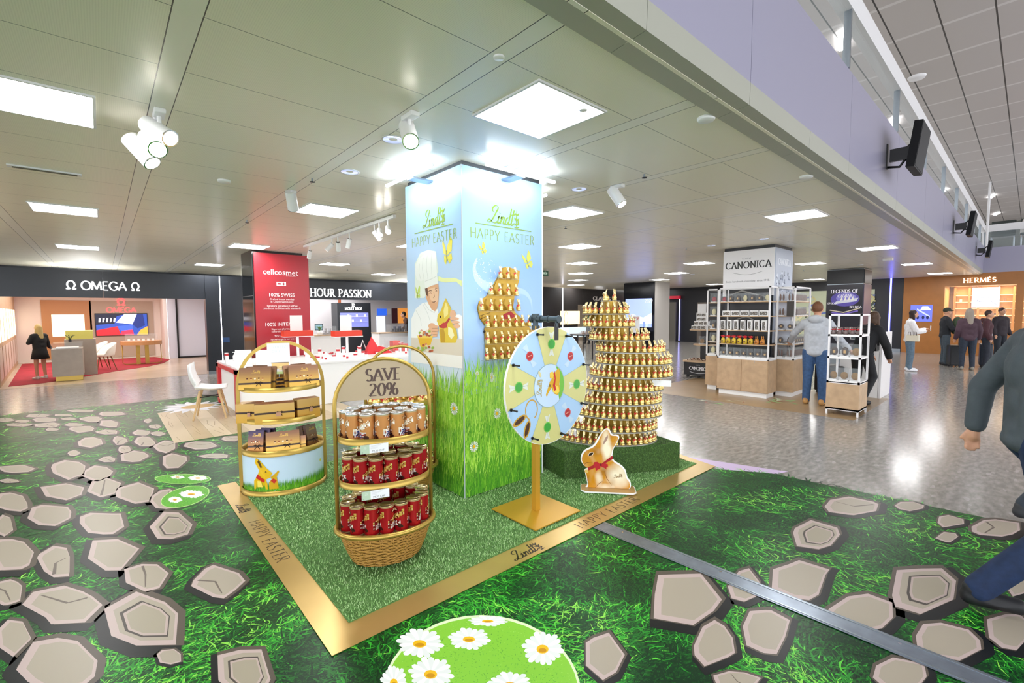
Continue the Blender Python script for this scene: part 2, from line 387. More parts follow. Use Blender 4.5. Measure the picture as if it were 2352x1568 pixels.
# white fascia of the gallery, its lip, glass and rail
M_fas = mat('fascia_panel', '9A98AE', .28)
b = MB(); xs = [-8, -3.8, -1.5, .75, 3.02, 5.3, 7.57, 9.84, 12.1, 14.4, 16.7, 19, 21.2, 23.1]
for a, c in zip(xs[:-1], xs[1:]): b.box(a+.003, c-.003, 1.2, 1.28, 2.99, 3.79)
struct(b.build('wall_gallery', M_fas))
b = MB()
for a, c in zip(xs[:-1], xs[1:]):
    for q in ((a+.002, (a+c)/2-.002), ((a+c)/2+.002, c-.002)):
        b.add([(q[0], 1.2, 2.99), (q[1], 1.2, 2.99), (q[1], 1.205, 2.86), (q[0], 1.205, 2.86), (q[0], 1.4, 2.84), (q[1], 1.4, 2.84), (q[0], 1.4, 2.99), (q[1], 1.4, 2.99)],
              [(0, 1, 2, 3), (3, 2, 5, 4), (4, 5, 7, 6), (0, 6, 7, 1), (0, 3, 4, 6), (1, 7, 5, 2)])
struct(b.build('trim_1', mat('lip_metal', 'A6A79B', .35)))
t = thing('glass_balustrade', 'glass balustrade with white top beam running along the edge of the gallery', 'balustrade', (0, 1.2, 3.792))
MB().box(-6, 22.6, .02, .035, 0.002, .52).build('glass_panel', M_glass, t)
MB().box(-6, 22.8, -.02, .10, .50, .70).build('top_beam', M_whitem, t)
for k in range(-3, 9):
    x = 5.15+2.27*k; MB().box(x-.018, x+.018, -.01, .045, 0, .5).build('post', M_steel, t)
struct(MB().box(23.0, 23.4, -9, 1.32, 2.9, 3.75).build('wall_gallery_end', M_fas))
t = thing('glass_balustrade', 'far glass balustrade with white beam above the orange storefront', 'balustrade', (23.05, 0, 3.75))
MB().box(0, .012, -9, 1.3, 0, .55).build('glass_panel', M_glass, t)
MB().box(-.03, .08, -9, 1.35, .55, .78).build('top_beam', M_whitem, t)
for y in (1.25, -1.0, -3.3, -5.6): MB().cbox((0, y, .3), (.05, .05, .6)).build('post', M_whitem, t)
MB().cyl((-.02, 1.15, -.1), (-.02, 1.15, 2.25), .035).build('column', M_whitem, t)
for i, (px, lab) in enumerate(((2302, 'dark padded chair behind the far balustrade, left of the seated person'), (2372, 'dark padded chair holding the person seated on the gallery'))):
    P = AX(px, 565, 23.6); t = thing('lounge_chair', lab, 'chair', (23.6, P.y, 3.75), -PI/2)
    MB().box(-.3, .3, -.25, .25, .38, .46).build('seat', mat('dark_pad', '2E3532', .6), t, bevel=.02)
    MB().box(-.3, .3, .2, .28, .4, .98).build('backrest', MATS['dark_pad'], t, bevel=.02)
    for sx in (-.27, .27):
        for sy in (-.22, .22): MB().cyl((sx, sy, 0), (sx, sy, .4), .015).build('leg', M_steel, t)

# ---------------- lights in the ceiling
t = thing('ceiling_light', '', 'ceiling light')
b = MB()
for q in ((-.3, .3, -.3, -.285), (-.3, .3, .285, .3), (-.3, -.285, -.285, .285), (.285, .3, -.285, .285)): b.box(*q, -.012, .0)
b.build('frame', M_whitem, t); MB().box(-.285, .285, -.285, .285, -.008, 0).build('diffuser', M_lamp, t)
sp = Spawn(t)
YS = [2.11, 3.93, 5.78, 7.72, 9.75, 11.85, 14.0, 16.4]
RN = ['row beside gallery edge', 'second row from gallery edge', 'third row from gallery edge', 'fourth row from gallery edge', 'fifth row from gallery edge', 'sixth row from gallery edge', 'seventh row from gallery edge', 'row farthest from gallery edge']
for j, y in enumerate(YS):
    n = 0
    for k in range(-2, 9):
        x = 2.11+2.38*k
        if (j+k) % 2 or (j == 0 and k < 0) or (k == 3 and j == 1) or x > 22.6 or (k == -2 and j < 5): continue
        n += 1; sp((x, y, CZ), 0, 'square light panel, %s from left, %s' % (['first', 'second', 'third', 'fourth', 'fifth', 'sixth'][n-1], RN[j]), 'square ceiling lights')
# round downlights, detectors, sprinklers, slots
t = thing('downlight', '', 'downlight'); MB().lathe([(.072, -.004), (.085, -.006), (.085, 0)], 24).build('rim', M_whitem, t)
MB().lathe([(.03, .0), (.06, -.002), (.072, -.004)], 24).build('reflector', mat('downlight_reflector', 'B9C8F2', .15, .8, emis=.5), t); sp = Spawn(t)
for px, py, l in ((803, 394, 'round downlight with faceted blue-white reflector left of the easter pillar'), (1330, 434, 'round downlight right of the easter pillar'), (903, 320, 'round downlight partly behind the bright lamp above the easter pillar'),
                  (1590, 630, 'small round downlight left of the white confectioner pillar'), (1633, 564, 'round downlight nearest left of the white confectioner banner'), (1755, 548, 'round downlight directly above the white confectioner banner'), (1975, 608, 'round downlight beside the dark caviar pillar')):
    P = G(px, py, CZ); sp((P.x, P.y, CZ), 0, l)
t = tag(MB().lathe([(0, -.02), (.05, -.02), (.055, -.012), (.055, 0)], 24).build('smoke_detector', M_white), '', 'detector'); sp = Spawn(t)
for px, py, l in ((1622, 270, 'round white ceiling detector near the gallery lip'), (515, 414, 'flat round ceiling speaker left of the downlights'), (1146, 130, 'tiny round sensor on the beam in the top middle'), (1852, 404, 'flat round disc on the ceiling under the black screens'), (1340, 250, 'small disc near the bright square panel above the wheel')):
    P = G(px, py, CZ); sp((P.x, P.y, CZ), 0, l, None, .5 if px == 1146 or px == 1340 else 1)
t = thing('sprinkler', '', 'sprinkler'); MB().cyl((0, 0, 0), (0, 0, -.03), .008).build('stem', M_steel, t); MB().lathe([(0, -.034), (.024, -.034), (.024, -.03), (0, -.03)], 10).build('deflector', M_black, t); sp = Spawn(t)
for px, py, l in ((717, 410, 'sprinkler between the hanging white spot and the downlight'), (567, 506, 'sprinkler above the red banner pillar'), (487, 561, 'sprinkler left of the red banner pillar'), (424, 602, 'sprinkler near the watch store sign'), (925, 594, 'sprinkler left of the easter pillar over the watch store'),
                  (798, 618, 'sprinkler in front of the white letters'), (1299, 520, 'sprinkler right of the easter pillar'), (1576, 570, 'sprinkler left of the confectioner banner'), (1846, 620, 'sprinkler right of the confectioner banner'), (1480, 400, 'sprinkler right of the small spotlight')):
    P = G(px, py, CZ); sp((P.x, P.y, CZ), 0, l)
P = G(105, 390, CZ); t = thing('ceiling_vent', 'narrow slotted vent in the ceiling at the left', 'vent', (P.x, P.y, CZ)); MB().box(-.23, .23, -.035, .035, -.012, 0).build('frame', M_whitem, t)
for k in (-.012, .012): MB().box(-.2, .2, k-.006, k+.006, -.016, -.008).build('slot', mat('vent_dark', '66604F', .5), t)
tag(MB().box(-.09, .09, -.09, .09, -.05, 0).build('exit_sensor_box', M_white), 'flat white box under the ceiling near the caviar pillar', 'box').location = G(2040, 594, CZ)
P = G(1412, 668, CZ); t = thing('exit_sign', 'hanging green exit sign behind the top of the rabbit tower', 'sign', (9.6, 9.4, 2.72)); b = MB(); b.cbox((0, 0, 0), (.32, .03, .16)); b.build('housing', mat('exit_green', '2F5B43', .4), t)
b = MB(FY(0, -.017, 0)); b.col('D9F2E2').poly(rectp(-.1, -.03, .02, .03)); b.poly([(.04, -.05), (.12, 0), (.04, .05)]); b.build('arrow', M_print, t)
for x in (-.12, .12): MB().cyl((x, 0, .08), (x, 0, .13), .005).build('rod', M_steel, t)

# ---------------- spotlights
def spotlight(nm, label, P, heads, drop=.12, glow=None):
    t = thing(nm, label, 'spotlight', (P.x, P.y, CZ))
    MB().box(-.03, .03, -.07, .07, -.03, 0).build('ceiling_mount', M_white, t, bevel=.006)
    for (dx, dy, dz), (ax_, ay_, az_), on in heads:
        c0 = Vector((dx, dy, -drop+dz)); d = Vector((ax_, ay_, az_)).normalized()
        MB().cyl((dx*.5, dy*.5, -.02), c0, .012).build('stem', M_white, t)
        h = MB().cyl(c0-d*.11, c0+d*.09, .052, n=24).build('lamp_head', M_white, t)
        MB().cyl(c0+d*.088, c0+d*.093, .053, n=24).build('rim', M_black if on < 0 else M_chrome, h)
        MB().cyl(c0+d*.0935, c0+d*.0945, .045, n=24).build('lens', mat('lens_glow%d' % int(abs(on)), 'FFF8EC', emis=max(abs(on), .8)), h)
    return t
spotlight('double_spotlight', 'cluster of white cylinder spotlights hanging over the left aisle', G(365, 255, CZ), (((0, .02, -.02), (.55, -.75, -.55), 3), ((-.03, .1, -.08), (.2, -.9, -.6), 14), ((-.08, .18, -.12), (.6, -.5, -.9), 2)), .1)
spotlight('spotlight', 'bright white spotlight left above the easter pillar', G(942, 262, CZ), (((0, .02, 0), (-.25, -.7, -.75), 14),), .12)
spotlight('spotlight', 'white spotlight turned away, beside the square light left of the pillar', G(670, 440, CZ), (((0, 0, 0), (.3, .6, -.8), -.8),), .1)
spotlight('spotlight', 'small white spotlight hanging right of the easter pillar', G(1418, 425, CZ), (((0, 0, 0), (.1, -.5, -.75), 6),), .12)
t = thing('track_light_rail', 'white light track with six spotlights in front of the watch store', 'track light', (2.83, 0, CZ))
MB().box(-.02, .02, 5.42, 8.9, -.05, -.012).build('rail', M_white, t)
for y in (5.6, 7, 8.6): MB().cyl((0, y, -.02), (0, y, 0), .006).build('hanger', M_steel, t)
for i, (y, d, on) in enumerate(((8.6, (-.1, .35, -1), -.8), (7.55, (-.7, .3, -.8), -.8), (7.3, (.25, .5, -1), -.8), (6.85, (-.1, .35, -1), -.8), (6.0, (.5, -.3, -.8), -.8), (5.85, (-.3, -.7, -.55), 40), (5.6, (-.35, -.7, -.5), 40))):
    d = Vector(d).normalized(); c0 = Vector((0, y, -.15)); MB().cyl((0, y, -.05), c0, .01).build('stem', M_white, t)
    h = MB().cyl(c0-d*.01, c0+d*.13, .035, n=20).build('lamp_head', M_white, t); MB().cyl(c0-d*.014, c0-d*.01, .03, n=20).build('back_cap', M_black, h)
    MB().cyl(c0+d*.13, c0+d*.132, .03, n=20).build('lens', mat('lens_glow%d' % int(abs(on)), 'FFF8EC', emis=max(abs(on), .8)), h)

# ---------------- black screens on the gallery fascia
for i, (x, sz, l) in enumerate(((6.9, 1., 'nearest black screen hung on a bracket from the gallery fascia'), (13.75, 1., 'middle one of the three black screens along the gallery fascia'), (19.75, .9, 'farthest of the three black screens along the gallery fascia'))):
    t = thing('wall_screen', l, 'screen', (x, 1.2, 3.38))
    MB().box(-.03, .03, -.012, 0, -.14, .14).build('wall_plate', M_black, t)
    MB().tube([(0, 0, -.12), (0, -.12, -.14), (0, -.18, -.05), (0, -.2, 0)], .014).build('cable_tube', M_black, t)
    b = MB(); b.box(-.02, .02, -.2, -.03, -.07, .07); b.tube([(0, -.18, -.07), (0, -.23, -.09), (0, -.25, -.03)], .014); b.tube([(0, -.18, .06), (0, -.22, .10), (0, -.26, .10)], .014); b.build('bracket_arm', M_black, t)
    b = MB(); b.M = Matrix.Translation((0, -.27, 0.02)) @ Matrix.Rotation(rad(7), 4, 'X'); b.box(-.27, .27, -.045, .03, -.24, .24); b.box(-.255, .255, -.048, -.044, -.225, .225); b.build('display', mat('screen_black', '08080C', .5, spec=.2), t)

# ---------------- walls
WY = 14.4
def wz(px, py): return AY(px, py, WY)
topz = wz(465, 632).z
b = MB()
for x0, x1 in ((-6, -1.95), (-1.95, .05), (.05, 2.05)): b.box(x0+.002, x1-.002, WY, WY+.12, 1.98, topz)      # fascia over the open shop
b.box(-6, -1.72, WY, WY+.2, 0, 1.98)
struct(b.build('wall_watch_store', M_dark))
b = MB(); b.box(2.05, 2.37, WY-.02, WY+.25, .08, topz); b.box(2.39, 2.95, WY-.02, WY+.25, .08, topz); struct(b.build('wall_left', M_dark))
struct(MB().box(2.05, 2.95, WY-.03, WY+.2, 0, .08).build('baseboard_left', M_steel))
tag(MB().box(2.37, 2.39, WY-.025, WY, .08, topz).build('light_strip', mat('strip_white', 'F4F2FF', emis=5)), 'vertical white light strip in the dark wall beside the watch store', 'light strip')
b = MB(); b.box(2.95, 8.2, WY, WY+.15, 2.02, topz-.02); b.box(8.2, 9.3, WY, WY+.15, 0, topz-.02); struct(b.build('wall_watch_arcade', M_dark))
b = MB(); b.box(9.3, 15.9, WY, WY+.15, 0, 2.72); b.box(15.93, 21.8, WY, WY+.15, 1.95, 2.72); b.box(15.93, 17.0, WY, WY+.12, 0, 1.95); b.box(18.4, 21.8, WY, WY+.12, 0, 1.95); struct(b.build('wall_far_stores', mat('brown_black', '2B2725', .25)))
tag(MB().box(15.9, 15.93, WY-.02, WY+.1, .1, 2.72).build('light_strip', MATS['strip_white']), 'vertical white light strip behind the easter pillar edge', 'light strip')
struct(MB().box(-8, 24, 17.4, 17.6, 2.4, CZ).build('wall_left_upper', M_dark))
# the end wall
M_org = mat('orange_wood', 'A86D33', .4, var=.1, bscale=4)
struct(MB().box(23, 23.15, 3.305, 17.5, 0, CZ).build('wall_end_dark', mat('end_dark', '1A1A1F', .3)))
b = MB(); b.box(23, 23.15, 2.15, 3.3, 0, CZ); b.box(23, 23.15, .38, 2.15, 2.47, CZ+.05); b.box(23, 23.15, .2, .38, 0, CZ+.05); b.box(23, 23.15, -9, .2, 2.6, CZ+.05)
for y in (3.9, 3.45, 3.0): pass
struct(b.build('wall_end', M_org))
for (y, c, l) in ((3.95, None, 'blue neon'),):
    pass
tag(MB().box(22.96, 23, 3.82+.0, 3.87, .05, CZ).build('light_strip', mat('strip_blue', '5A5CFF', emis=6)), 'vertical blue neon strip between the register and the orange storefront', 'light strip').location.y = -.16
struct(MB().box(22.97, 23, 3.32, 5.4, 0, .12).build('baseboard_end', M_steel))

# ============================================================ FLOOR PRINT
def rock(mb, pts, L):
    c = (sum(p[0] for p in pts)/len(pts), sum(p[1] for p in pts)/len(pts))
    def sc(k, ox=0, oy=0): return [(c[0]+(p[0]-c[0])*k+ox, c[1]+(p[1]-c[1])*k+oy) for p in pts]
    d = max(math.hypot(p[0]-c[0], p[1]-c[1]) for p in pts)
    mb.col('15181A').poly(sc(1.2, -d*.04, -d*.09), L); mb.col('5A5148').poly(sc(1.09, d*.05, d*.02), L+.12)
    mb.col('BEABA7').poly(sc(.98), L+.24); mb.col('A89E8E').poly(sc(.82, d*.03, -d*.02), L+.36)
    return c, d
MATP = [(-5, -2.5), (5.1, -2.5), (5.05, 0), (4.87, 1.68), (4.55, 2.12), (4.3, 2.6), (3.1, 5.5), (3.1, 10.55), (1.72, 10.63), (-1.27, 10.77), (-5, 10.95)]
def inmat(x, y):
    r = False; n = len(MATP)
    for i in range(n):
        (x1, y1), (x2, y2) = MATP[i], MATP[(i+1) % n]
        if (y1 > y) != (y2 > y) and x < (x2-x1)*(y-y1)/(y2-y1)+x1: r = not r
    return r
M_base = mat('grass_print_base', '0A2A16', .34, spec=.22); nt, pos, s = posnodes(M_base); N = math_nodes(nt)
n1 = noiset(nt, pos, 5, 3); n2 = noiset(nt, pos, 46, 4, (1, 1.8, 1))
c = rgbmix(nt, N('MULTIPLY', N('SUBTRACT', n2.outputs[0], .4), 4), '05140D', '1C6A20'); c = rgbmix(nt, N('MULTIPLY', N('SUBTRACT', n1.outputs[0], .42), 2.5), c, '0F4A1C')
nt.links.new(c, nt.nodes['Principled BSDF'].inputs['Base Color'])
fp = MB(); fp.m = 0; fp.prism(MATP, 0, .0012); fp.m = 1
GREENS = ['0A3218', '124E1E', '1A6A22', '248828', '36A830', '58C83A', '8CDA50', '175E24', '0D3E1C']
def blade(x, y, a, L, wd, bend, z, c):
    fp.col(c); dx, dy = cos(a), sin(a); nx, ny = -dy, dx
    m = (x+dx*L*.5+nx*bend, y+dy*L*.5+ny*bend); e = (x+dx*L, y+dy*L)
    fp.add([(x, y, z), (m[0]+nx*wd, m[1]+ny*wd, z), (e[0], e[1], z), (m[0]-nx*wd, m[1]-ny*wd, z)], [(0, 3, 2, 1)], False)
K = 0; rg = random.Random(5)
while K < 90000:
    d = .9*(14/.9)**rg.random(); an = rg.uniform(-.55, 2.0); x, y = d*cos(an), d*sin(an)
    if not inmat(x, y) or (.8 < x < 4.5 and 2.2 < y < 4.8): continue
    K += 1; fl = noise.noise(Vector((x*1.1, y*1.1, 3)))*5; br = noise.noise(Vector((x*1.7, y*1.7, 9)))+.5*noise.noise(Vector((x*6, y*6, 1)))
    i = min(8, max(0, int(3.0+br*7+rg.gauss(0, 1.6)))); s_ = 1 if d < 3.5 else 1+(d-3.5)*.22
    blade(x, y, fl+rg.gauss(0, .8), rg.uniform(.03, .12)*s_, rg.uniform(.002, .0055)*s_, rg.uniform(-.018, .018), .0013+.0009*rg.random(), GREENS[i])
# stepping stones: lists are (column, row, half width, half height) read off each corner of the place
SL = '300 1470 215 150;70 1330 100 120;340 1150 200 100;770 1240 235 155 r;1310 1500 190 130 r;905 1430 75 45;780 995 130 80;1175 1020 155 88;615 880 140 105;300 915 92 103;60 870 130 92;30 1080 90 80;930 725 115 80 r;545 705 125 68;270 660 135 62;720 548 112 68;560 515 92 55;335 540 125 55;60 595 100 52;890 580 82 62;375 420 108 50;525 440 82 45;935 375 80 42;715 350 82 33;580 365 50 18;395 330 38 14;480 272 75 28;645 262 45 27;780 270 58 28;670 312 35 22;890 295 60 34;80 415 100 22;50 480 60 12;585 172 60 20;490 147 70 16;605 118 75 13;440 200 75 19;260 178 80 13;400 178 55 11;240 150 65 12;200 128 65 11;580 217 68 15;760 220 48 16;850 226 42 14;835 188 35 12;797 156 22 12;100 178 75 11;30 150 50 12;435 102 70 8;340 125 50 7;280 202 38 9;1080 290 85 22;1160 345 90 14;20 720 50 60;1250 252 55 14;370 145 40 8;120 158 40 8'
SR = '170 1120 185 165;490 1050 95 92;610 1290 125 132;330 1360 125 122;800 1010 160 112;870 775 142 85 r;1070 620 150 52;1380 615 78 28;1600 695 84 36;1585 785 58 28;1850 735 140 50;1450 1060 200 125 r;1130 1190 195 105;1575 1350 185 112;1330 1530 170 110;450 1560 140 60;1920 1290 130 110;-270 1420 110 135;1960 1040 60 70'
rg = random.Random(11)
for S_, ox, oy in ((SL, 0, 900), (SR, 1500, 900)):
    for q in S_.split(';'):
        q = q.split(); cx, cy, hw, hh = [float(v)*.426 for v in q[:4]]; cx += ox; cy += oy
        n = rg.choice((6, 7, 8, 9)); a0 = rg.random()*6; pts = []
        for i in range(n):
            a = a0+2*PI*i/n+rg.uniform(-.3, .3); k = rg.uniform(.84, 1.14); P = G(cx+hw*k*cos(a), cy-hh*k*sin(a)); pts.append((P.x, P.y))
        if sum(pts[i-1][0]*pts[i][1]-pts[i][0]*pts[i-1][1] for i in range(n)) < 0: pts.reverse()
        c, d = rock(fp, pts, 4.0)
        if len(q) > 4:
            p2 = [(c[0]+(p[0]-c[0])*.66+d*.03, c[1]+(p[1]-c[1])*.66-d*.05) for p in pts]; p3 = [(c[0]+(p[0]-c[0])*.6+d*.04, c[1]+(p[1]-c[1])*.6-d*.06) for p in pts]
            fp.col('4C4540').poly(p2, 4.5); fp.col('B8A6A0').poly(p3, 4.6); fp.col('A39A88').poly([(c[0]+(p[0]-c[0])*.52+d*.04, c[1]+(p[1]-c[1])*.52-d*.06) for p in pts], 4.7)
        elif rg.random() < .45 and d > .12:
            h = rg.randrange(n); A = pts[h]; B = pts[(h+3) % n]; m = (c[0]*.9+A[0]*.1, c[1]*.9+A[1]*.1)
            fp.col('6B6058').strip([(A[0]*.8+c[0]*.2, A[1]*.8+c[1]*.2), m, (B[0]*.7+c[0]*.3, B[1]*.7+c[1]*.3)], lambda a, t: d*.06*(1-.6*t), 4.55)
# printed mounds with daisies
def pxe(cx, cy, rx, ry, n=40, a=0.):
    return [(lambda P: (P.x, P.y))(G(cx+x, cy+y)) for x, y in [(u*cos(a)+v*sin(a), -u*sin(a)+v*cos(a)) for u, v in [(rx*cos(2*PI*i/n), -ry*sin(2*PI*i/n)) for i in range(n)]]]
def gdaisy(cx, cy, rx, ry, L):
    P = pxe(cx, cy, rx, ry, 36); C = G(cx, cy); c = (C.x, C.y); n = 18
    for i in range(n):
        a, b_, e = P[2*i], P[(2*i+1) % 36], P[(2*i+2) % 36]; k = .93+.14*((i*7) % 3)/2
        w0 = lambda p, f: (c[0]+(p[0]-c[0])*f, c[1]+(p[1]-c[1])*f)
        fp.col('F4F6F2' if i % 2 else 'E4E9E6').poly([w0(a, .18), w0(a, .82*k), w0(((a[0]*3+b_[0])/4, (a[1]*3+b_[1])/4), .95*k), w0(b_, 1.02*k), w0(((e[0]*3+b_[0])/4, (e[1]*3+b_[1])/4), .95*k), w0(e, .82*k), w0(e, .18)], L+(i % 2)*.05)
    fp.col('EDBB1E').poly(pxe(cx-rx*.02, cy+ry*.05, rx*.3, ry*.27, 16), L+.15); fp.col('C98F14').poly(pxe(cx-rx*.02, cy+ry*.12, rx*.2, ry*.14, 12), L+.2)
fp.col('DCEBC0').poly(pxe(1106, 1600, 229, 187), 5.0); fp.col('86C83A').poly(pxe(1106, 1602, 224, 183), 5.1)
rg = random.Random(3)
for i in range(2600):
    a = rg.random()*2*PI; k = math.sqrt(rg.random())*.97; cx, cy = 1106+224*k*cos(a), 1602+183*k*sin(a); P = G(cx, cy)
    c = rg.choice(['3E8E2E', '5BAA35', '9AD453', '2C7427', '4F9E3A'] if k < .85 else ['86C83A', 'A8DC62', '6DB93A'])
    fp.col(c); b = rg.random()*PI; l = rg.uniform(.006, .014); fp.add([(P.x, P.y, .0032), (P.x+l*cos(b), P.y+l*sin(b), .0032), (P.x+l*.5*cos(b)-.002*sin(b), P.y+l*.5*sin(b)+.002*cos(b), .0032)], [(0, 1, 2)])
for q in ((965, 1478, 52, 33), (1078, 1468, 47, 25), (1121, 1427, 44, 12), (1247, 1490, 46, 38), (990, 1548, 50, 38), (1172, 1574, 50, 30), (905, 1568, 30, 38)): gdaisy(*q, 5.6)
for (cx, cy, rx, ry, a, ds) in ((420, 1100, 63, 11, .0, ((408, 1096, 16, 4), (455, 1098, 22, 6))), (425, 1141, 56, 21, .25, ((402, 1148, 16, 7), (440, 1135, 28, 9)))):
    fp.col('C8E79A').poly(pxe(cx, cy, rx*1.03, ry*1.05, 30, a), 5.0); fp.col('5CAF2C').poly(pxe(cx, cy, rx, ry, 30, a), 5.1)
    for i in range(300):
        t_ = rg.random()*6.28; k = math.sqrt(rg.random())*.95; u, v = rx*k*cos(t_), ry*k*sin(t_); P = G(cx+u*cos(a)+v*sin(a), cy-u*sin(a)+v*cos(a)); fp.col(rg.choice(['3E8E2E', '84CC46', '2F7A24'])); b = rg.random()*6
        fp.add([(P.x, P.y, .0033), (P.x+.02*cos(b), P.y+.02*sin(b), .0033), (P.x+.01*cos(b+.5), P.y+.01*sin(b+.5), .0033)], [(0, 1, 2)])
    for q in ds: gdaisy(*q, 5.6)
# printed boards and a big printed daisy near the white chair
for i in range(12):
    x0 = .6+i*.21; fp.col(['C9B596', 'BFA987', 'D0BEA1', 'B9A583'][i % 4]).poly([(x0, 6.98), (x0+.208, 6.98), (x0+.208, 9.3), (x0, 9.3)], 4.4)
    for j in range(7): yy = 6.98+rg.random()*2; fp.col('A8926F').strip([(x0+.1+rg.uniform(-.07, .07), yy), (x0+.1+rg.uniform(-.07, .07), yy+.3)], lambda a, t: .008, 4.5)
for i in range(16):
    a = 2*PI*i/16; c0 = G(440, 934); l = .62; e = (c0.x+l*cos(a)*.8, c0.y+l*sin(a)*.95); fp.col('D9DBE4' if i % 2 else 'EBECF2').poly([(c0.x, c0.y), (c0.x+.5*l*cos(a-.2), c0.y+.6*l*sin(a-.2)), e, (c0.x+.5*l*cos(a+.2), c0.y+.6*l*sin(a+.2))], 4.6+.05*(i % 2))
c0 = G(455, 933); fp.col('C8A566').poly([(c0.x+.25*cos(a/10*PI), c0.y+.2*sin(a/10*PI)) for a in range(20)], 4.9)
tag(fp.build('floor_graphic', [M_base, mat('grass_print', rough=.34, vc=True, spec=.22)]), 'glossy printed floor graphic of green grass, stepping stones and daisies', 'floor graphic')
# pale violet ground print between turf and graphic
tag(MB().prism([(4.75, 2.5), (4.98, 1.75), (5.05, 1.55), (4.9, 1.6), (4.62, 2.05)], 0, .0016).build('lilac_floor_film', mat('lilac', 'CDB8DC', .35)), 'pale lilac floor film beside the right tip of the gold border', 'floor film')
# steel expansion joint
t = thing('floor_joint_cover', 'long steel expansion joint strip crossing the printed grass', 'floor strip', (0, 0, .0045))
b = MB(); b.prism([(2.755, -2), (2.895, -2), (2.79, 2.085), (2.65, 2.085)], 0, .002); b.build('plate', mat('brushed_steel', '8E98A6', .32, .7, var=.2, bscale=12), t)
for y in (-1.4, -.5, .35, 1.2, 1.9):
    MB().cyl((2.80-.026*(y-0), y, .002), (2.80-.026*y, y, .0035), .008, n=12).build('screw', M_chrome, t)
for dx in (.012, .118): MB().prism([(2.755+dx, -2), (2.765+dx, -2), (2.66+dx, 2.085), (2.65+dx, 2.085)], .002, .004).build('rib', M_steel, t)
# parquet film by the confectionery
struct(MB().box(8.15, 10.66, 1.66, 5.3, 0, .002).build('floor_oak', mat('parquet', 'A58A66', .3, var=.2, bscale=2)))
pr = MB(FZ(0, 0, .002)); rg = random.Random(8)
for i in range(26):
    a = G(1600+rg.random()*220, 912+rg.random()*14); c = rg.choice(['B9CFA0', '8FB97A', 'D6D9C4', '9C4B44', 'B0C49B', 'CBD8B8']); pr.col(c).poly([(a.x+rg.uniform(-.12, .12), a.y+rg.uniform(-.15, .15)) for _ in range(3)], 1+.1*i)
tag(pr.build('floor_sticker', M_print), 'torn pale green sticker print on the oak floor before the confectioner shelves', 'sticker')

# ============================================================ TURF CARPET
CX0, CX1, CY0, CY1 = .73, 4.66, 2.095, 4.95
t = thing('turf_carpet', 'green artificial turf carpet with brushed gold border and brand lettering', 'carpet', (0, 0, .0045))
b = MB(); b.prism([(CX0, CY0), (CX1, CY0), (CX1-.085, CY0+.17), (CX0+.15, CY0+.17)], 0, .003); b.prism([(CX0, CY0), (CX0+.15, CY0+.17), (CX0+.15, CY1), (CX0, CY1)], 0, .003); b.prism([(CX1, CY0), (CX1+.12, 2.6), (CX1+.02, 2.6), (CX1-.085, CY0+.17)], 0, .003)
b.build('gold_border', mat('gold_border', 'C9A968', .3, .55, var=.12, bscale=2.5), t)
b = MB(FZ(0, 0, .003)); b.col('2A1C10')
lindt(b, .105, 2.02, CY0+.035, 0, 1); glyph_text(b, 'HAPPY EASTER', .085, 2.96, CY0+.04, .075, .035, False, .95, .17, layer=1)
a = -PI/2; lindt(b, .085, CX0+.03, 4.25, a, 1); glyph_text(b, 'HAPPY EASTER', .085, CX0+.035, 3.52, .075, .035, False, .95, .17, rot=a, layer=1)
b.build('border_lettering', M_print, t)
M_turf = mat('turf_base', '55803F', .9, var=.3, bscale=60)
b = MB(); b.box(CX0+.15, CX1-.07, CY0+.17, 3.14, 0, .008); b.box(CX0+.15, 2.24, 3.14, CY1-.02, 0, .008); b.box(3.2, CX1-.07, 3.14, CY1-.02, 0, .008); b.box(2.24, 3.2, 4.1, CY1-.02, 0, .008); b.build('turf_backing', M_turf, t)
tb = MB(); rg = random.Random(2); TC = [hx(c) for c in ('93BC74', '82B066', 'A8CC8C', '6E9C54', 'BCDAA2', '8AB46E')]
n = 0
while n < 62000:
    x = rg.uniform(CX0+.15, CX1-.07); y = CY0+.17+(CY1-CY0-.19)*rg.random()**1.25
    if 2.27 < x < 3.17 and y > 3.17: continue
    n += 1; a = rg.random()*6.28; l = rg.uniform(.006, .012)*(1+.35*(y-2)); w_ = .0022*(1+.3*(y-2)); dx, dy = cos(a), sin(a)
    tb.c = rg.choice(TC); tb.v += [(x-dy*w_, y+dx*w_, .007), (x+dy*w_, y-dx*w_, .007), (x+dx*l, y+dy*l, .007+rg.uniform(.008, .018))]
    k = len(tb.v); tb.f.append((k-3, k-2, k-1)); tb.mi.append(0); tb.fc.append(tb.c); tb.sm.append(False)
o = tb.build('turf_pile', mat('turf_fibre', rough=.7, vc=True), t); o['kind'] = 'stuff'

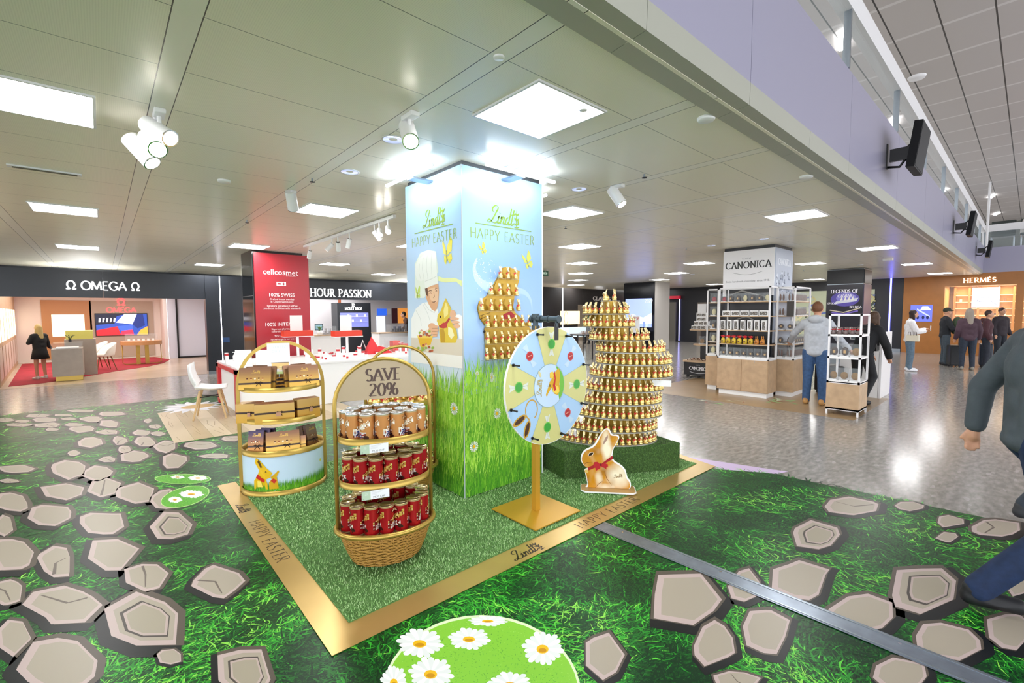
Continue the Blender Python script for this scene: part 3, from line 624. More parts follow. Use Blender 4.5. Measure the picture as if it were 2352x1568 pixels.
# ============================================================ PILLARS
def panel(name, mb, m, t): return mb.build(name, m, t)
PX0, PX1, PY0, PY1 = 2.25, 3.19, 3.15, 4.08
t = thing('easter_pillar', 'tall square pillar wrapped in blue sky and grass print with easter greeting', 'pillar', (0, 0, 0))
MB().box(PX0+.02, PX1-.02, PY0+.02, PY1-.02, .0, CZ).build('core', mat('pillar_core', '3B3E42', .5), t)
M_sky = mat('sky_print_right', 'A9C6E8', .3); nt, pos, s = posnodes(M_sky); N = math_nodes(nt)
c = rgbmix(nt, N('ABSOLUTE', N('SUBTRACT', N('DIVIDE', s[2], 1.3), 1.55)), '7FA6DC', 'AECBEC'); nt.links.new(c, nt.nodes['Principled BSDF'].inputs['Base Color'])
M_sky2 = mat('sky_print_left', 'C4DCF0', .3); nt, pos, s = posnodes(M_sky2); N = math_nodes(nt)
c = rgbmix(nt, N('MULTIPLY', N('SUBTRACT', 2.5, s[2]), .6), 'A4C8EC', 'D6E4EC'); nt.links.new(c, nt.nodes['Principled BSDF'].inputs['Base Color'])
MB().box(PX0+.004, PX1, PY0, PY0+.02, .012, 2.81).build('front_panel', M_sky, t)
MB().box(PX0, PX0+.02, PY0+.004, PY1, .012, 2.81).build('side_panel', M_sky2, t)
MB().box(PX0-.003, PX0+.004, PY0-.003, PY0+.004, .012, 2.81).build('corner_trim', mat('trim_grey', 'AEB6BC', .3), t)
MB().box(PX1-.006, PX1+.004, PY0-.006, PY0+.002, .012, 2.81).build('edge_trim', M_white, t)
MB().lathe([(0, 0), (.02, 0)], 4)
def PR(px, py): P = AY(px, py, PY0); return (P.x-PX0, P.z)
def PL(px, py): P = AX(px, py, PX0); return (PY1-P.y, P.z)
def c5(x, y): return PL(930+x*.1786, 570+y*.1786)
def c2(x, y, f=PR): return f(900+x*.3317, 340+y*.3317)
FR_ = FY(PX0, PY0); FL_ = FX(PX0, PY1)
def grasspr(b, F_w, z0f, n, seed):
    rg = random.Random(seed); LG = ['8ACB3A', 'A2DA44', '76BC32', 'B6E65C', '5FA82C', '92D23C', '529A2A']
    b.col('84C236').poly(rectp(0, 0.012, F_w, .9), 1); b.col('62A82C').poly(rectp(0, .012, F_w, .3), 1.3)
    for i in range(n):
        v = rg.random(); v = v**.8*.98; x = rg.random()*F_w; h = rg.uniform(.09, .24); top = z0f(x)+rg.uniform(-.05, .05)
        y0 = max(.013, v*top-.12); h = min(h, top-y0+.04); dx = rg.gauss(0, .03)+.02; w_ = rg.uniform(.0025, .005)
        x1 = min(F_w-.003, max(.003, x+dx)); c = rg.choice(LG[:4] if v > .6 else LG[2:] if v > .25 else ['529A2A', '5FA82C', '84C23A', '47882A'])
        b.col(c).poly([(x-w_ if x > w_ else 0, y0), (min(F_w, x+w_), y0), ((x*.45+x1*.55)+w_*.6 if x1 < F_w-.02 else x1, y0+h*.6), (x1, y0+h)], 2+2*rg.random())
b = MB(FR_); grasspr(b, .93, lambda x: 1.20 if x > .1 else 1.2, 3600, 1)
for q in ((1044, 938, 15), (1137, 949, 13), (1088, 1026, 12), (1095, 858, 5)): pass
def daisy(b, u, v, r, L=8, sq=1.):
    for i in range(14): a = 2*PI*i/14; b.col('F4F4EE' if i % 2 else 'E2E6E0').poly([(u+.2*r*cos(a)*sq, v+.2*r*sin(a)), (u+.85*r*cos(a-.16)*sq, v+.85*r*sin(a-.16)), (u+r*cos(a)*sq, v+r*sin(a)), (u+.85*r*cos(a+.16)*sq, v+.85*r*sin(a+.16))], L+.1*(i % 2))
    b.col('E9B61C').poly(ellp(u, v, .3*r*sq, .3*r, 12), L+.4)
for px, py, r, sq in ((1129, 866, .05, .45), (1141, 949, .05, .9), (1088, 1025, .05, .95), (1095, 857, .02, 1)): u, v = PR(px, py); daisy(b, u, v, r, 8, sq)
b.build('front_grass_print', M_gloss, t)
b = MB(FL_); grasspr(b, .93, lambda x: 1.07, 3000, 2)
u, v = PL(1044, 938); daisy(b, u, v, .06); 
b.build('side_grass_print', M_gloss, t)
# front: butterflies, sparkle trail, brand and greeting
def butterfly(b, u, v, s, a, c='B9BC3C', L=3):
    for m in (1, -1):
        for pts in (((0, 0), (.1, .5), (.5, .95), (.62, .7), (.5, .2)), ((0, -.05), (.45, .1), (.5, -.25), (.2, -.45))):
            P = [(x*m*(1 if m > 0 else .55), y) for x, y in pts]; P = [(u+s*(x*cos(a)-y*sin(a)), v+s*(x*sin(a)+y*cos(a))) for x, y in P]
            b.col(c).poly(P if m > 0 else P[::-1], L); L += .2
    b.col('7E8430').strip([(u+s*.3*sin(a), v-s*.3*cos(a)), (u-s*.3*sin(a), v+s*.3*cos(a))], lambda a_, t_: s*.08, L)
b = MB(FR_); u, v = c2(630, 710); butterfly(b, u, v, .075, .5); u, v = c2(940, 800); butterfly(b, u, v, .12, .45)
tr = [c2(*q) for q in ((590, 760), (570, 830), (590, 900), (640, 950), (700, 975))]; b.col('A6C6E2').strip(catmull(tr), lambda a, t_: .01+.09*t_, 1.2)
tr = [c2(*q) for q in ((860, 985), (920, 1000), (960, 1050), (972, 1130))]; b.col('A2C0E4').strip(catmull(tr), lambda a, t_: .06*(1-t_)+.006, 1.2)
rg = random.Random(4)
for i in range(60): u, v = c2(560+rg.random()*140+i*.3, 760+rg.random()*230); b.col('F2F2DC').poly(ellp(u, v, .003, .003, 6), 2)
b.build('front_motifs', M_gloss, t)
b = MB(FR_); b.col('7C9A34'); u, v = c2(755, 500); u2, v2 = c2(762, 548); lindt(b, .15, u+.0, v-.03, 0, 3); x0, y0 = c2(578, 518); x1, y1 = c2(965, 578)
zz = (y0+y1)/2; b.poly(rectp(x0, zz-.004, x1, zz+.004), 3); glyph_text(b, 'HAPPY EASTER', .085, (x0+x1)/2-.01, zz-.125, .11, .055, False, .95, .15, layer=3)
b.build('front_greeting', M_gloss, t)
b = MB(FL_); b.col('94B048'); x0, y0 = c2(158, 597, PL); x1, y1 = c2(425, 520, PL); zz = (y0+y1)/2; lindt(b, .15, (x0+x1)/2-.02, zz+.03, 0, 3); b.poly(rectp(x0, zz-.004, x1, zz+.004), 3)
glyph_text(b, 'HAPPY EASTER', .085, (x0+x1)/2, zz-.125, .10, .05, False, .95, .15, layer=3)
b.build('side_greeting', M_gloss, t)
# side: the chef picture
b = MB(FL_)
def cp(c, pts, L): b.col(c).poly([c5(*p) for p in pts][::-1] if False else [c5(*p) for p in pts], L)
def ce(c, x, y, rx, ry, L, n=16): cp(c, [(x+rx*cos(2*PI*i/n), y+ry*sin(2*PI*i/n)) for i in range(n)], L)
b.col('F2F1EA').poly([c5(85, 1140), c5(745, 1175), c5(745, 1545), c5(85, 1462)], 4.5)
cp('DDD3C0', [(85, 1150), (745, 1170), (745, 1385), (85, 1318)], 4.7)
cp('E7EEDF', [(130, 200), (200, 60), (300, 20), (400, 40), (430, 300), (250, 640), (130, 640)], 1.2)
cp('E9F0A8', [(430, 360), (500, 385), (640, 380), (740, 420), (740, 500), (660, 430), (520, 440), (430, 420)], 1.3)
cp('F4F5F0', [(85, 905), (140, 780), (225, 705), (290, 690), (350, 770), (390, 815), (420, 770), (445, 880), (450, 1010), (340, 965), (300, 1060), (215, 1070), (165, 1150), (85, 1140)], 3)
cp('FAFAF6', [(600, 860), (700, 850), (740, 870), (745, 1170), (700, 1160), (690, 1060)], 3)
for q in (((140, 790), (200, 900), (215, 1000)), ((235, 720), (300, 850), (330, 950)), ((250, 700), (310, 790), (385, 830))): b.col('D8DCD6').strip([c5(*p) for p in q], lambda a, t_: .006, 3.2)
cp('E2AC80', [(262, 515), (350, 480), (432, 455), (440, 560), (432, 690), (412, 780), (388, 812), (345, 785), (300, 700), (275, 640)], 3.4)
cp('EEC49C', [(300, 530), (380, 500), (425, 520), (430, 640), (415, 690), (380, 700), (330, 660)], 3.5)
cp('6B4A34', [(260, 515), (292, 505), (300, 560), (296, 620), (272, 590)], 3.6)
for q in (((300, 560), (325, 542), (355, 548)), ((388, 530), (405, 510), (418, 520)), ((312, 582), (335, 575), (355, 584)), ((395, 552), (408, 545), (418, 550)), ((352, 690), (380, 692), (402, 680)), ((372, 560), (382, 620), (366, 640))): b.col('6A3F28').strip([c5(*p) for p in q], lambda a, t_: .006*sin(PI*(t_*.9+.05))+.002, 3.8)
cp('EEF1E8', [(135, 330), (140, 210), (190, 130), (250, 85), (300, 48), (370, 38), (402, 80), (405, 200), (420, 350), (432, 450), (350, 480), (265, 518), (252, 400), (210, 427), (163, 410)], 4)
for q in (((240, 120), (225, 250), (250, 400)), ((290, 90), (280, 250), (300, 400)), ((345, 70), (340, 230), (355, 380)), ((190, 200), (185, 320), (210, 410)), ((262, 425), (345, 395), (418, 355))): b.col('D3D8CC').strip([c5(*p) for p in q], lambda a, t_: .005, 4.2)
cp('E2C23A', [(528, 640), (552, 690), (590, 755), (600, 830), (572, 905), (622, 965), (668, 1060), (680, 1150), (655, 1216), (462, 1216), (448, 1110), (442, 1010), (415, 935), (425, 855), (468, 800), (498, 705)], 5)
cp('F4E48A', [(530, 690), (560, 760), (560, 850), (510, 900), (500, 800)], 5.2); cp('F8F0B8', [(560, 1010), (610, 1030), (640, 1120), (600, 1170), (560, 1110)], 5.2); cp('C79C22', [(455, 1040), (500, 1030), (520, 1100), (520, 1210), (466, 1210)], 5.1)
ce('33260F', 462, 880, 10, 15, 5.4); cp('B8352A', [(440, 990), (500, 985), (570, 890), (590, 905), (530, 1000), (545, 1020), (500, 1030), (450, 1020)], 5.5); ce('C43A2E', 510, 990, 38, 36, 5.6)
for i_, (x, y, rx, ry) in enumerate(((350, 1000, 45, 40), (390, 1010, 45, 22), (392, 1050, 48, 20), (388, 1090, 44, 18), (385, 1125, 36, 16), (340, 1060, 35, 50), (620, 850, 40, 55), (640, 905, 60, 20), (655, 950, 55, 20), (670, 1000, 42, 30), (600, 840, 14, 50))): ce('E8B48C', x, y, rx, ry, 5.75+.03*i_)
for q in (((350, 1030), (435, 1028)), ((350, 1070), (435, 1070)), ((360, 1108), (420, 1108)), ((600, 930), (660, 920)), ((610, 975), (690, 965))): b.col('C08A64').strip([c5(*p) for p in q], lambda a, t_: .005, 6)
cp('E9B82E', [(170, 1140), (360, 1145), (335, 1240), (250, 1270), (205, 1270)], 6.2); cp('F2CE5A', [(165, 1120), (365, 1125), (360, 1155), (170, 1155)], 6.3)
for i in range(40):
    x, y = 190+rg.random()*150, 1060+rg.random()*70
    if i > 24: x, y = 160+rg.random()*220, 1230+rg.random()*95
    ce(rg.choice(['D98A5A', 'F0D2A0', 'C96A40', '9CB84A', 'F6EBC8', 'B05A3C']), x, y, 18, 16, 6.5+i*.02, 8)
b.build('chef_picture', M_gloss, t)
b = MB(FL_)
for x, y, s_, c in ((540, 100, .16, 'E6D83C'), (165, 600, .09, 'C7DC6A')): u, v = c5(x, y); butterfly(b, u, v, s_, .1, c)
b.build('side_butterflies', M_gloss, t)
# LED tubes over the pillar
for l, c0, c1, br in (('long lit LED tube over the front face of the easter pillar', (2.34, 2.93, 2.775), (3.12, 2.93, 2.775), (2.62, 3.15)), ('long lit LED tube over the left face of the easter pillar', (2.03, 3.24, 2.775), (2.03, 4.02, 2.775), (2.25, 3.6))):
    a = thing('led_tube_light', l, 'tube light', (0, 0, 0)); MB().cyl(c0, c1, .014).build('tube', mat('tube_glow', 'E4F1FF', emis=14), a)
    for e in (c0, c1): e = Vector(e); MB().cyl(e-Vector((.003, .003, 0)), e+Vector((.003, .003, 0)), .016).build('end_cap', M_white, a)
    if c0[1] == c1[1]: MB().box(2.68, 2.78, 2.95, 3.15, 2.755, 2.77).build('bracket', M_steel, a)
    else: MB().box(2.05, 2.25, 3.58, 3.68, 2.755, 2.77).build('bracket', M_steel, a)
a = thing('led_tube_light', 'short lit LED tube end behind the right edge of the easter pillar', 'tube light', (0, 0, 0)); MB().cyl((3.40, 3.3, 2.775), (3.40, 3.95, 2.775), .014).build('tube', MATS['tube_glow'], a); MB().box(3.19, 3.39, 3.6, 3.66, 2.755, 2.77).build('bracket', M_steel, a)
area('led_wash', (2.72, 2.93, 2.76), .8, .03, 3.5, (rad(45), 0, 0), (.85, .93, 1))
area('led_wash', (2.03, 3.63, 2.76), .03, .8, 3.5, (0, rad(-45), 0), (.85, .93, 1))

# other pillars
t = thing('red_banner_pillar', 'dark glass pillar with tall red cosmetics banner on its front', 'pillar', (2.26, 10.22, 0))
MB().box(.0, .95, .02, .95, 0, CZ).build('core', mat('dark_glass', '15181C', .08), t)
MB().box(.02, 1.05, -.03, .015, .0, 2.8).build('banner', mat('banner_red', 'A92430', .35), t)
b = MB(((-.005, 0, 0), (0, -1, 0), (0, 0, 1), (-1, 0, 0))); b.col('B8BEC4'); b.strip([(-.9, 1.95), (-.02, 1.95)], lambda a, q: .012, 1); b.strip([(-.01, .02), (-.01, 2.84)], lambda a, q: .012, 1); b.strip([(-.94, .02), (-.94, 2.84)], lambda a, q: .012, 1); b.build('metal_joint', M_steel, t)
def RB(px, py): P = AY(px, py, 10.19); return (P.x-2.26, -.032, P.z)
M_wt = mat('white_ink', 'F6F0F0', .5)
for s_, px, py, sz, bd in (('cellcosmet', 645, 631, .155, .0045), ('SWITZERLAND', 668, 635, .028, 0), ('100% SWISS', 647, 681, .098, .004), ('Crafted in our own lab\nin Chigny Saint-Denis', 648, 689, .05, 0), ('Signature ingredient CellPlex\nproduced to Swissmedic standards', 649, 704, .05, 0), ('100% INTEGRITY', 652, 748, .098, .004), ('Rigorous pharmaceutical\ncontrol quality standards', 654, 757, .05, 0), ('90%+ ingredients of', 655, 772, .05, 0), ('natural origin in our products', 655, 780, .045, 0)):
    x, y, z = RB(px, py); btext('lettering', s_, sz, ((x, y, z), (1, 0, 0), (0, 0, 1), (0, -1, 0)), M_wt, t, bold=bd*.15)
x, y, z = RB(646, 652); b = MB(((x, y, z), (1, 0, 0), (0, 0, 1), (0, -1, 0))); b.col('F6F0F0').poly(rectp(-.09, -.035, .09, .04)); b.col('A92430').poly(rectp(-.07, -.015, -.01, .02), 2); b.poly(rectp(.015, -.005, .075, .008), 2); b.poly(rectp(.035, -.025, .055, .03), 2); b.build('emblem', M_print, t)

t = thing('confectioner_pillar', 'pillar with white confectionery banner on the front and chocolate print side', 'pillar', (9.45, 3.24, 0))
MB().box(0, .93, 0, .93, 0, CZ).build('core', M_dark, t)
MB().box(-.02, .0, -.01, .94, 1.9, 2.79).build('front_banner', mat('banner_white', 'F4F5F8', .4), t)
MB().box(0, .93, -.02, 0, 1.0, 2.79).build('side_banner', mat('banner_grey', 'A9B3C4', .4), t)
b = MB(((-.0215, .94, 0), (0, -1, 0), (0, 0, 1), (-1, 0, 0))); b.col('1E2024')
glyph_text(b, 'CANONICA', .125, .47, 2.44, .18, .05, True, .95, .17, layer=1); b.col('8C8F94'); glyph_text(b, 'GENEVE', .03, .45, 2.61, .12, .06, False, 1, .3, layer=1)
arc = [(.2+.54*i/12, 2.36-.05*sin(PI*i/12)) for i in range(13)]; b.strip(arc, lambda a, q: .012 if int(q*24) % 2 else .006, 1)
b.build('brand_lettering', M_print, t)
btext('slogan', 'Swiss handmade chocolaty, since 1948.', .052, ((-.0215, .47, 2.17), (0, -1, 0), (0, 0, 1), (-1, 0, 0)), mat('grey_ink', '6E7176', .5), t)
b = MB(FY(0, -.0205, 0)); b.col('E4E9F0'); glyph_text(b, 'CANONICA', .12, .47, 2.48, .16, .05, True, .8, .12, layer=1); rg = random.Random(9)
for i in range(22):
    u, v = .1+rg.random()*.74, 1.95+rg.random()*.42; s_ = .05; a = rg.random(); Pq = [(u+s_*cos(a+k*PI/2), v+s_*.8*sin(a+k*PI/2)) for k in range(4)]; b.col(rg.choice(['C9D1DD', '7C8799', '8E98A8'])).poly(Pq, 1+.1*i); b.col('55617A').poly([(p[0]+.02, p[1]-.03) for p in Pq[2:]]+Pq[2:][::-1], 1+.1*i+.05)
b.build('side_print', M_print, t)

t = thing('caviar_pillar', 'pillar clad in black posters advertising caviar', 'pillar', (16.55, 3.28, 0))
MB().box(0, .95, 0, .9, 0, CZ-.02).build('core', M_steel, t); MB().box(-.02, 0, .0, .9, 2.4, 2.82).build('top_band', M_black, t); MB().box(-.02, 0, .0, .9, .2, 2.38).build('front_poster', mat('poster_navy', '14121F', .3), t)
MB().box(.02, .93, -.02, 0, .2, 2.38).build('side_poster', mat('poster_plum', '3A3248', .3), t); MB().box(.02, .93, -.02, 0, 2.4, 2.8).build('side_band', M_black, t)
b = MB(((-.0215, .9, 0), (0, -1, 0), (0, 0, 1), (-1, 0, 0))); b.col('5A4FA6').poly(ellp(.47, 1.95, .36, .22), 1); b.col('8C86D6').poly(ellp(.5, 1.98, .25, .14), 1.5); b.col('D9DCE6').poly([(.2, 1.8), (.75, 1.88), (.8, 1.98), (.25, 1.88)], 2)
for k in range(4): b.col('F0EDE6').poly([(.35+.09*k, 1.9), (.42+.09*k, 1.92), (.4+.09*k, 2.05)], 2.2+.1*k)
b.col('D6C9B0').strip([(.1, 1.62), (.45, 1.55), (.85, 1.68)], lambda a, q: .03, 2); b.col('7A66C8').strip([(.15, 1.55), (.45, 1.5), (.8, 1.6)], lambda a, q: .04, 1.8)
b.col('F2F0FA'); glyph_text(b, 'LEGENDS OF', .1, .45, 2.13, .2, .08, True, .9, .1, layer=3); glyph_text(b, 'CAVIAR', .09, .47, 2.0, .16, .06, True, .9, .1, layer=3); glyph_text(b, 'EPISODE', .05, .17, 1.8, .2, .1, False, 1, .15, layer=3); glyph_text(b, 'BELUGA', .06, .74, 1.68, .2, .1, True, 1, .12, layer=3)
b.build('poster_print', M_print, t)
t = thing('grey_column', 'plain pale grey square column beside the blue screen', 'column', (17.05, 10.3, 0)); MB().box(0, 1.1, 0, 1.5, 0, CZ).build('shaft', mat('pale_grey', 'B4AFA9', .3), t)
# ============================================================ GOLD RABBITS
M_goldvc = mat('gold_foil_coloured', rough=.27, metal=.85, vc=True, bump=.25, bscale=300)
M_ribbon = mat('red_ribbon', 'C01822', .4)
def rabbit_mesh():
    it = [('e', (0, 0, .024), (.027, .021, .025)), ('e', (-.009, 0, .026), (.021, .0225, .024)), ('e', (.006, 0, .042), (.017, .016, .022)), ('e', (.017, .008, .008), (.013, .007, .009)), ('e', (.017, -.008, .008), (.013, .007, .009)),
          ('e', (.012, 0, .066), (.0185, .0135, .0145)), ('e', (.025, 0, .061), (.0085, .008, .008)), ('c', (.004, .005, .076), (-.008, .0065, .104), .0075, .0052), ('c', (.004, -.005, .076), (-.008, -.0065, .104), .0075, .0052), ('e', (0, 0, .006), (.026, .021, .008)), ('e', (-.029, 0, .012), .007)]
    return blob(it, .0024, 2, 'rabbit_body')
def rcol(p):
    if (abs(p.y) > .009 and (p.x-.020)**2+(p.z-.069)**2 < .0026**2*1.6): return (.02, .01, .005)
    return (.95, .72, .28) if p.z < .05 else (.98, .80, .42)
rab = thing('chocolate_rabbit', '', 'chocolate rabbit')
meshobj('body', rabbit_mesh(), M_goldvc, rab, rcol)
b = MB(); b.tube([(.004+.0165*cos(2*PI*i/16), .0148*sin(2*PI*i/16), .0515-.004*cos(2*PI*i/16)) for i in range(16)], .0026, 6, True)
for sx in (1, -1): b.ell((.017, -.012+sx*.006, .05+sx*.002), (.004, .0065, .0045), 8, 6); b.cyl((.018, -.012, .048), (.02, -.014+sx*.006, .036), .002, .003, 6)
b.build('ribbon', M_ribbon, rab)
MB().ell((.022, 0, .043), .0035, 8, 6).build('bell', M_gold, rab)
RS = Spawn(rab)

# ============================================================ RABBIT TOWER
TV = Vector((.7789, .6272, 0)); TL = Vector((.6272, -.7789, 0)); TC0 = Vector((3.80, 3.06, 0))
TA = math.atan2(TL.y, TL.x)
PLN = [(3.22, 2.885), (4.29, 2.295), (4.49, 3.12), (3.42, 3.70)]
t = thing('turf_plinth', 'low plinth covered in dark green artificial turf under the rabbit tower', 'plinth', (0, 0, .0135))
b = MB(); b.prism(PLN, 0, .268); b.build('base', mat('turf_olive', '3C5A24', .9, var=.3, bscale=60), t)
tb = MB(); rg = random.Random(6)
for i in range(15000):
    f = rg.random(); c = rg.choice(['4A6E2C', '3C5E24', '587E34', '30501E'])
    l = rg.uniform(.01, .02)
    if f < .45:
        u, v = rg.random(), rg.random(); P = [Vector((*PLN[k], 0)) for k in range(4)]; q = P[0].lerp(P[1], u).lerp(P[3].lerp(P[2], u), v); a = rg.random()*6; q.z = .267
        n_ = Vector((0, 0, 1)); d = Vector((cos(a)*l*.6, sin(a)*l*.6, l*.7)); w_ = Vector((-sin(a), cos(a), 0))*.003; c = rg.choice(['5E8A3E', '527C34', '729C4E', '466C2E'])
    else:
        k = 0 if f < .8 else 3; A, B = Vector((*PLN[k], 0)), Vector((*PLN[(k+1) % 4], 0)); q = A.lerp(B, rg.random()); q.z = rg.random()*.27; n_ = (B-A).cross(Vector((0, 0, 1))).normalized()
        d = n_*l*.5+Vector((0, 0, -l*.7))+(B-A).normalized()*rg.uniform(-.004, .004); w_ = (B-A).normalized()*.0028
    tb.col(c).add([q-w_, q+w_, q+d], [(0, 1, 2)])
o = tb.build('turf_pile', MATS['turf_fibre'], t); o['kind'] = 'stuff'
tower = thing('rabbit_tower', 'stepped display tower of twelve oval shelves packed with gold rabbits', 'display tower', (TC0.x, TC0.y, 0), TA)
TIERS = [(.211, .10, .08, 1.715), (.164, .242, .19, 1.582), (.196, .273, .21, 1.452), (.301, .31, .24, 1.318), (.415, .354, .27, 1.2), (.446, .385, .29, 1.082), (.42, .422, .31, .955), (.34, .414, .32, .818), (.316, .422, .33, .69), (.29, .451, .34, .556), (.227, .472, .345, .42), (.168, .529, .35, .292)]
M_card = mat('grey_shelf_card', 'A9A9A4', .35)
TN = ['top', 'second', 'third', 'fourth', 'fifth', 'sixth', 'seventh', 'eighth', 'ninth', 'tenth', 'eleventh', 'bottom']
for i, (s0, a_, b_, z) in enumerate(TIERS):
    s0 -= .30*.0; b = MB(); b.prism(ellp(s0-.0, 0, a_, b_, 40), z-.009, z-.001); b.build('shelf', M_card, tower)
    if i:
        z1 = TIERS[i-1][3]; s1, a1 = TIERS[i-1][0], TIERS[i-1][1]; m0 = max(s0-a_*.74, s1-a1*.76); m1 = min(s0+a_*.74, s1+a1*.76)
        b = MB(); b.prism(ellp((m0+m1)/2, 0, (m1-m0)/2, b_*.66, 28), z-.001, z1-.009); b.build('core', mat('gold_card', 'A8872C', .35, .5), tower)
    # rabbits round the rim, facing outwards
    ra, rb = a_-.034, b_-.034; pts = []; per = 0; th = 200.; prev = None; spc = .062
    if i == 0: pts = [(-.045, -.02), (.04, -.02)]
    else:
        acc = spc; k = 0
        for j in range(0, 1501):
            th = rad(178+184*j/1500); p = (ra*cos(th), rb*sin(th))
            if prev:
                acc += math.hypot(p[0]-prev[0], p[1]-prev[1])
            prev = p
            if acc >= spc: acc = 0; pts.append(p)
    for n_, p in enumerate(pts):
        L = TC0+TL*(s0+p[0])-TV*(-p[1]); L.z = z
        na = math.atan2(p[1]/rb**2, p[0]/ra**2)+TA
        RS((L.x, L.y, z), na+rnd(-.25, .25) if i else na+rnd(-.7, -.5), 'gold foil rabbit, %s from the left on the %s shelf of the rabbit tower' % (OR[n_], TN[i]), 'gold rabbits on the %s tower shelf' % TN[i], 1.1)
pc = AX(1512, 874, 0.1); P = TC0+TL*.70-TV*.22
b = MB(); b.M = Matrix.Translation((P.x, P.y, .90)) @ Matrix.Rotation(TA-.1, 4, 'Z'); b.box(-.09, .09, -.002, .002, -.03, .03); o = tag(b.build('price_card', M_white), 'small white price card on the right side of the rabbit tower', 'price card')

# rabbit shaped rack on the pillar
t = thing('rabbit_shaped_rack', 'gold rabbit silhouette board with six acrylic shelves on the pillar front', 'wall rack', (0, 0, 0))
def PB(px, py, Y=3.143): P = AY(px, py, Y); return (P.x, P.z)
sil = [c2_ for c2_ in [PB(900+x*.3317, 340+y*.3317) for x, y in ((648, 1462), (640, 1250), (650, 1235), (610, 1180), (592, 1110), (605, 1060), (660, 1020), (740, 880), (760, 830), (800, 820), (885, 850), (880, 920), (850, 1010), (840, 1100), (850, 1135), (900, 1180), (960, 1250), (985, 1330), (990, 1462))]]
b = MB(((0, 3.149, 0), (1, 0, 0), (0, 0, 1), (0, -1, 0))); b.col('A8862E').prism(sil[::-1], 0.0, .008)
b.col('8E1F22').poly([PB(900+x*.3317, 340+y*.3317) for x, y in ((770, 1150), (820, 1130), (860, 1160), (830, 1180), (780, 1185))], 15)
for q in (((600, 1165), (640, 1150), (680, 1140)), ((610, 1185), (645, 1168), (680, 1165)), ((630, 1205), (655, 1185), (680, 1180)), ((655, 1010), (690, 990), (740, 880))): b.col('4A3410').strip([PB(900+x*.3317, 340+y*.3317) for x, y in q], lambda a, t_: .004, 15)
b.col('1C1408').poly(ellp(*PB(900+640*.3317, 340+1270*.3317), .012, .012), 15); b.build('backboard', M_foilp, t)
RR = ['top', 'second', 'third', 'fourth', 'fifth', 'bottom']
for i, (xa, xb, z, n) in enumerate(((2.585, 2.875, 1.894, 3), (2.48, 2.83, 1.748, 4), (2.375, 2.86, 1.612, 5), (2.44, 2.99, 1.468, 7), (2.44, 3.06, 1.328, 8), (2.43, 3.06, 1.188, 8))):
    MB().box(xa, xb, 3.06, 3.143, z-.004, z).build('shelf', M_acryl, t)
    for k in range(n):
        x = xa+.032+(xb-xa-.06)*k/(n-1) if n > 3 else 2.618+.088*k
        RS((x, 3.098, z+.001), rad(-108+rnd(-8, 8)), 'gold foil rabbit, %s from the left on the %s shelf of the rabbit shaped rack' % (OR[k], RR[i]), 'gold rabbits on the %s pillar shelf' % RR[i], 1.0)

# ============================================================ WHEEL OF FORTUNE
t = thing('prize_wheel', 'round prize wheel with eight candy sectors on a gold post and base', 'prize wheel', (2.52, 2.56, .0225))
M_mus = mat('mustard_metal', 'C5962E', .35, .25)
b = MB(); b.box(-.25, .25, -.25, .25, 0, .008); b.build('base_plate', M_mus, t)
b = MB(); b.box(-.024, .024, -.024, .024, .008, 1.47); b.build('post', M_mus, t)
M_pipe = mat('pipe_grey', '3E4A50', .4, .4)
b = MB(); b.cyl((0, 0, 1.38), (0, 0, 1.52), .021, n=16); b.cyl((0, 0, 1.44), (0, 0, 1.475), .03, n=16); b.cyl((0, 0, 1.535), (0, 0, 1.565), .03, n=16); b.cyl((0, .035, 1.525), (0, -.24, 1.525), .021, n=16)
b.cyl((0, -.04, 1.525), (0, -.065, 1.525), .029, n=16); b.cyl((0, -.13, 1.525), (0, -.145, 1.525), .026, n=16); b.cyl((0, .02, 1.525), (0, .045, 1.525), .03, n=16); b.cyl((0, -.235, 1.525), (0, -.25, 1.525), .028, n=16); b.cyl((0, -.22, 1.535), (0, -.22, 1.47), .012); b.build('pipe_arm', M_pipe, t)
MB().box(-.02, .02, -.223, -.217, 1.37, 1.49).build('flapper', M_black, t)
WR = .459; wc = (.065, 1.006)
o = MB(); o.M = Matrix.Translation((wc[0], -.085, wc[1])) @ Matrix.Rotation(PI/2, 4, 'X'); o.lathe([(0, -.016), (WR, -.016), (WR, .0), (0, .0)], 72, smooth=False); disc = o.build('wheel_disc', M_white, t)
MB().cyl((wc[0], -.07, wc[1]), (0, -.0, wc[1]), .03).build('axle', M_black, t)
b = MB(((wc[0], -.0855, wc[1]), (1, 0, 0), (0, 0, 1), (0, -1, 0)))
R0 = rad(-4)
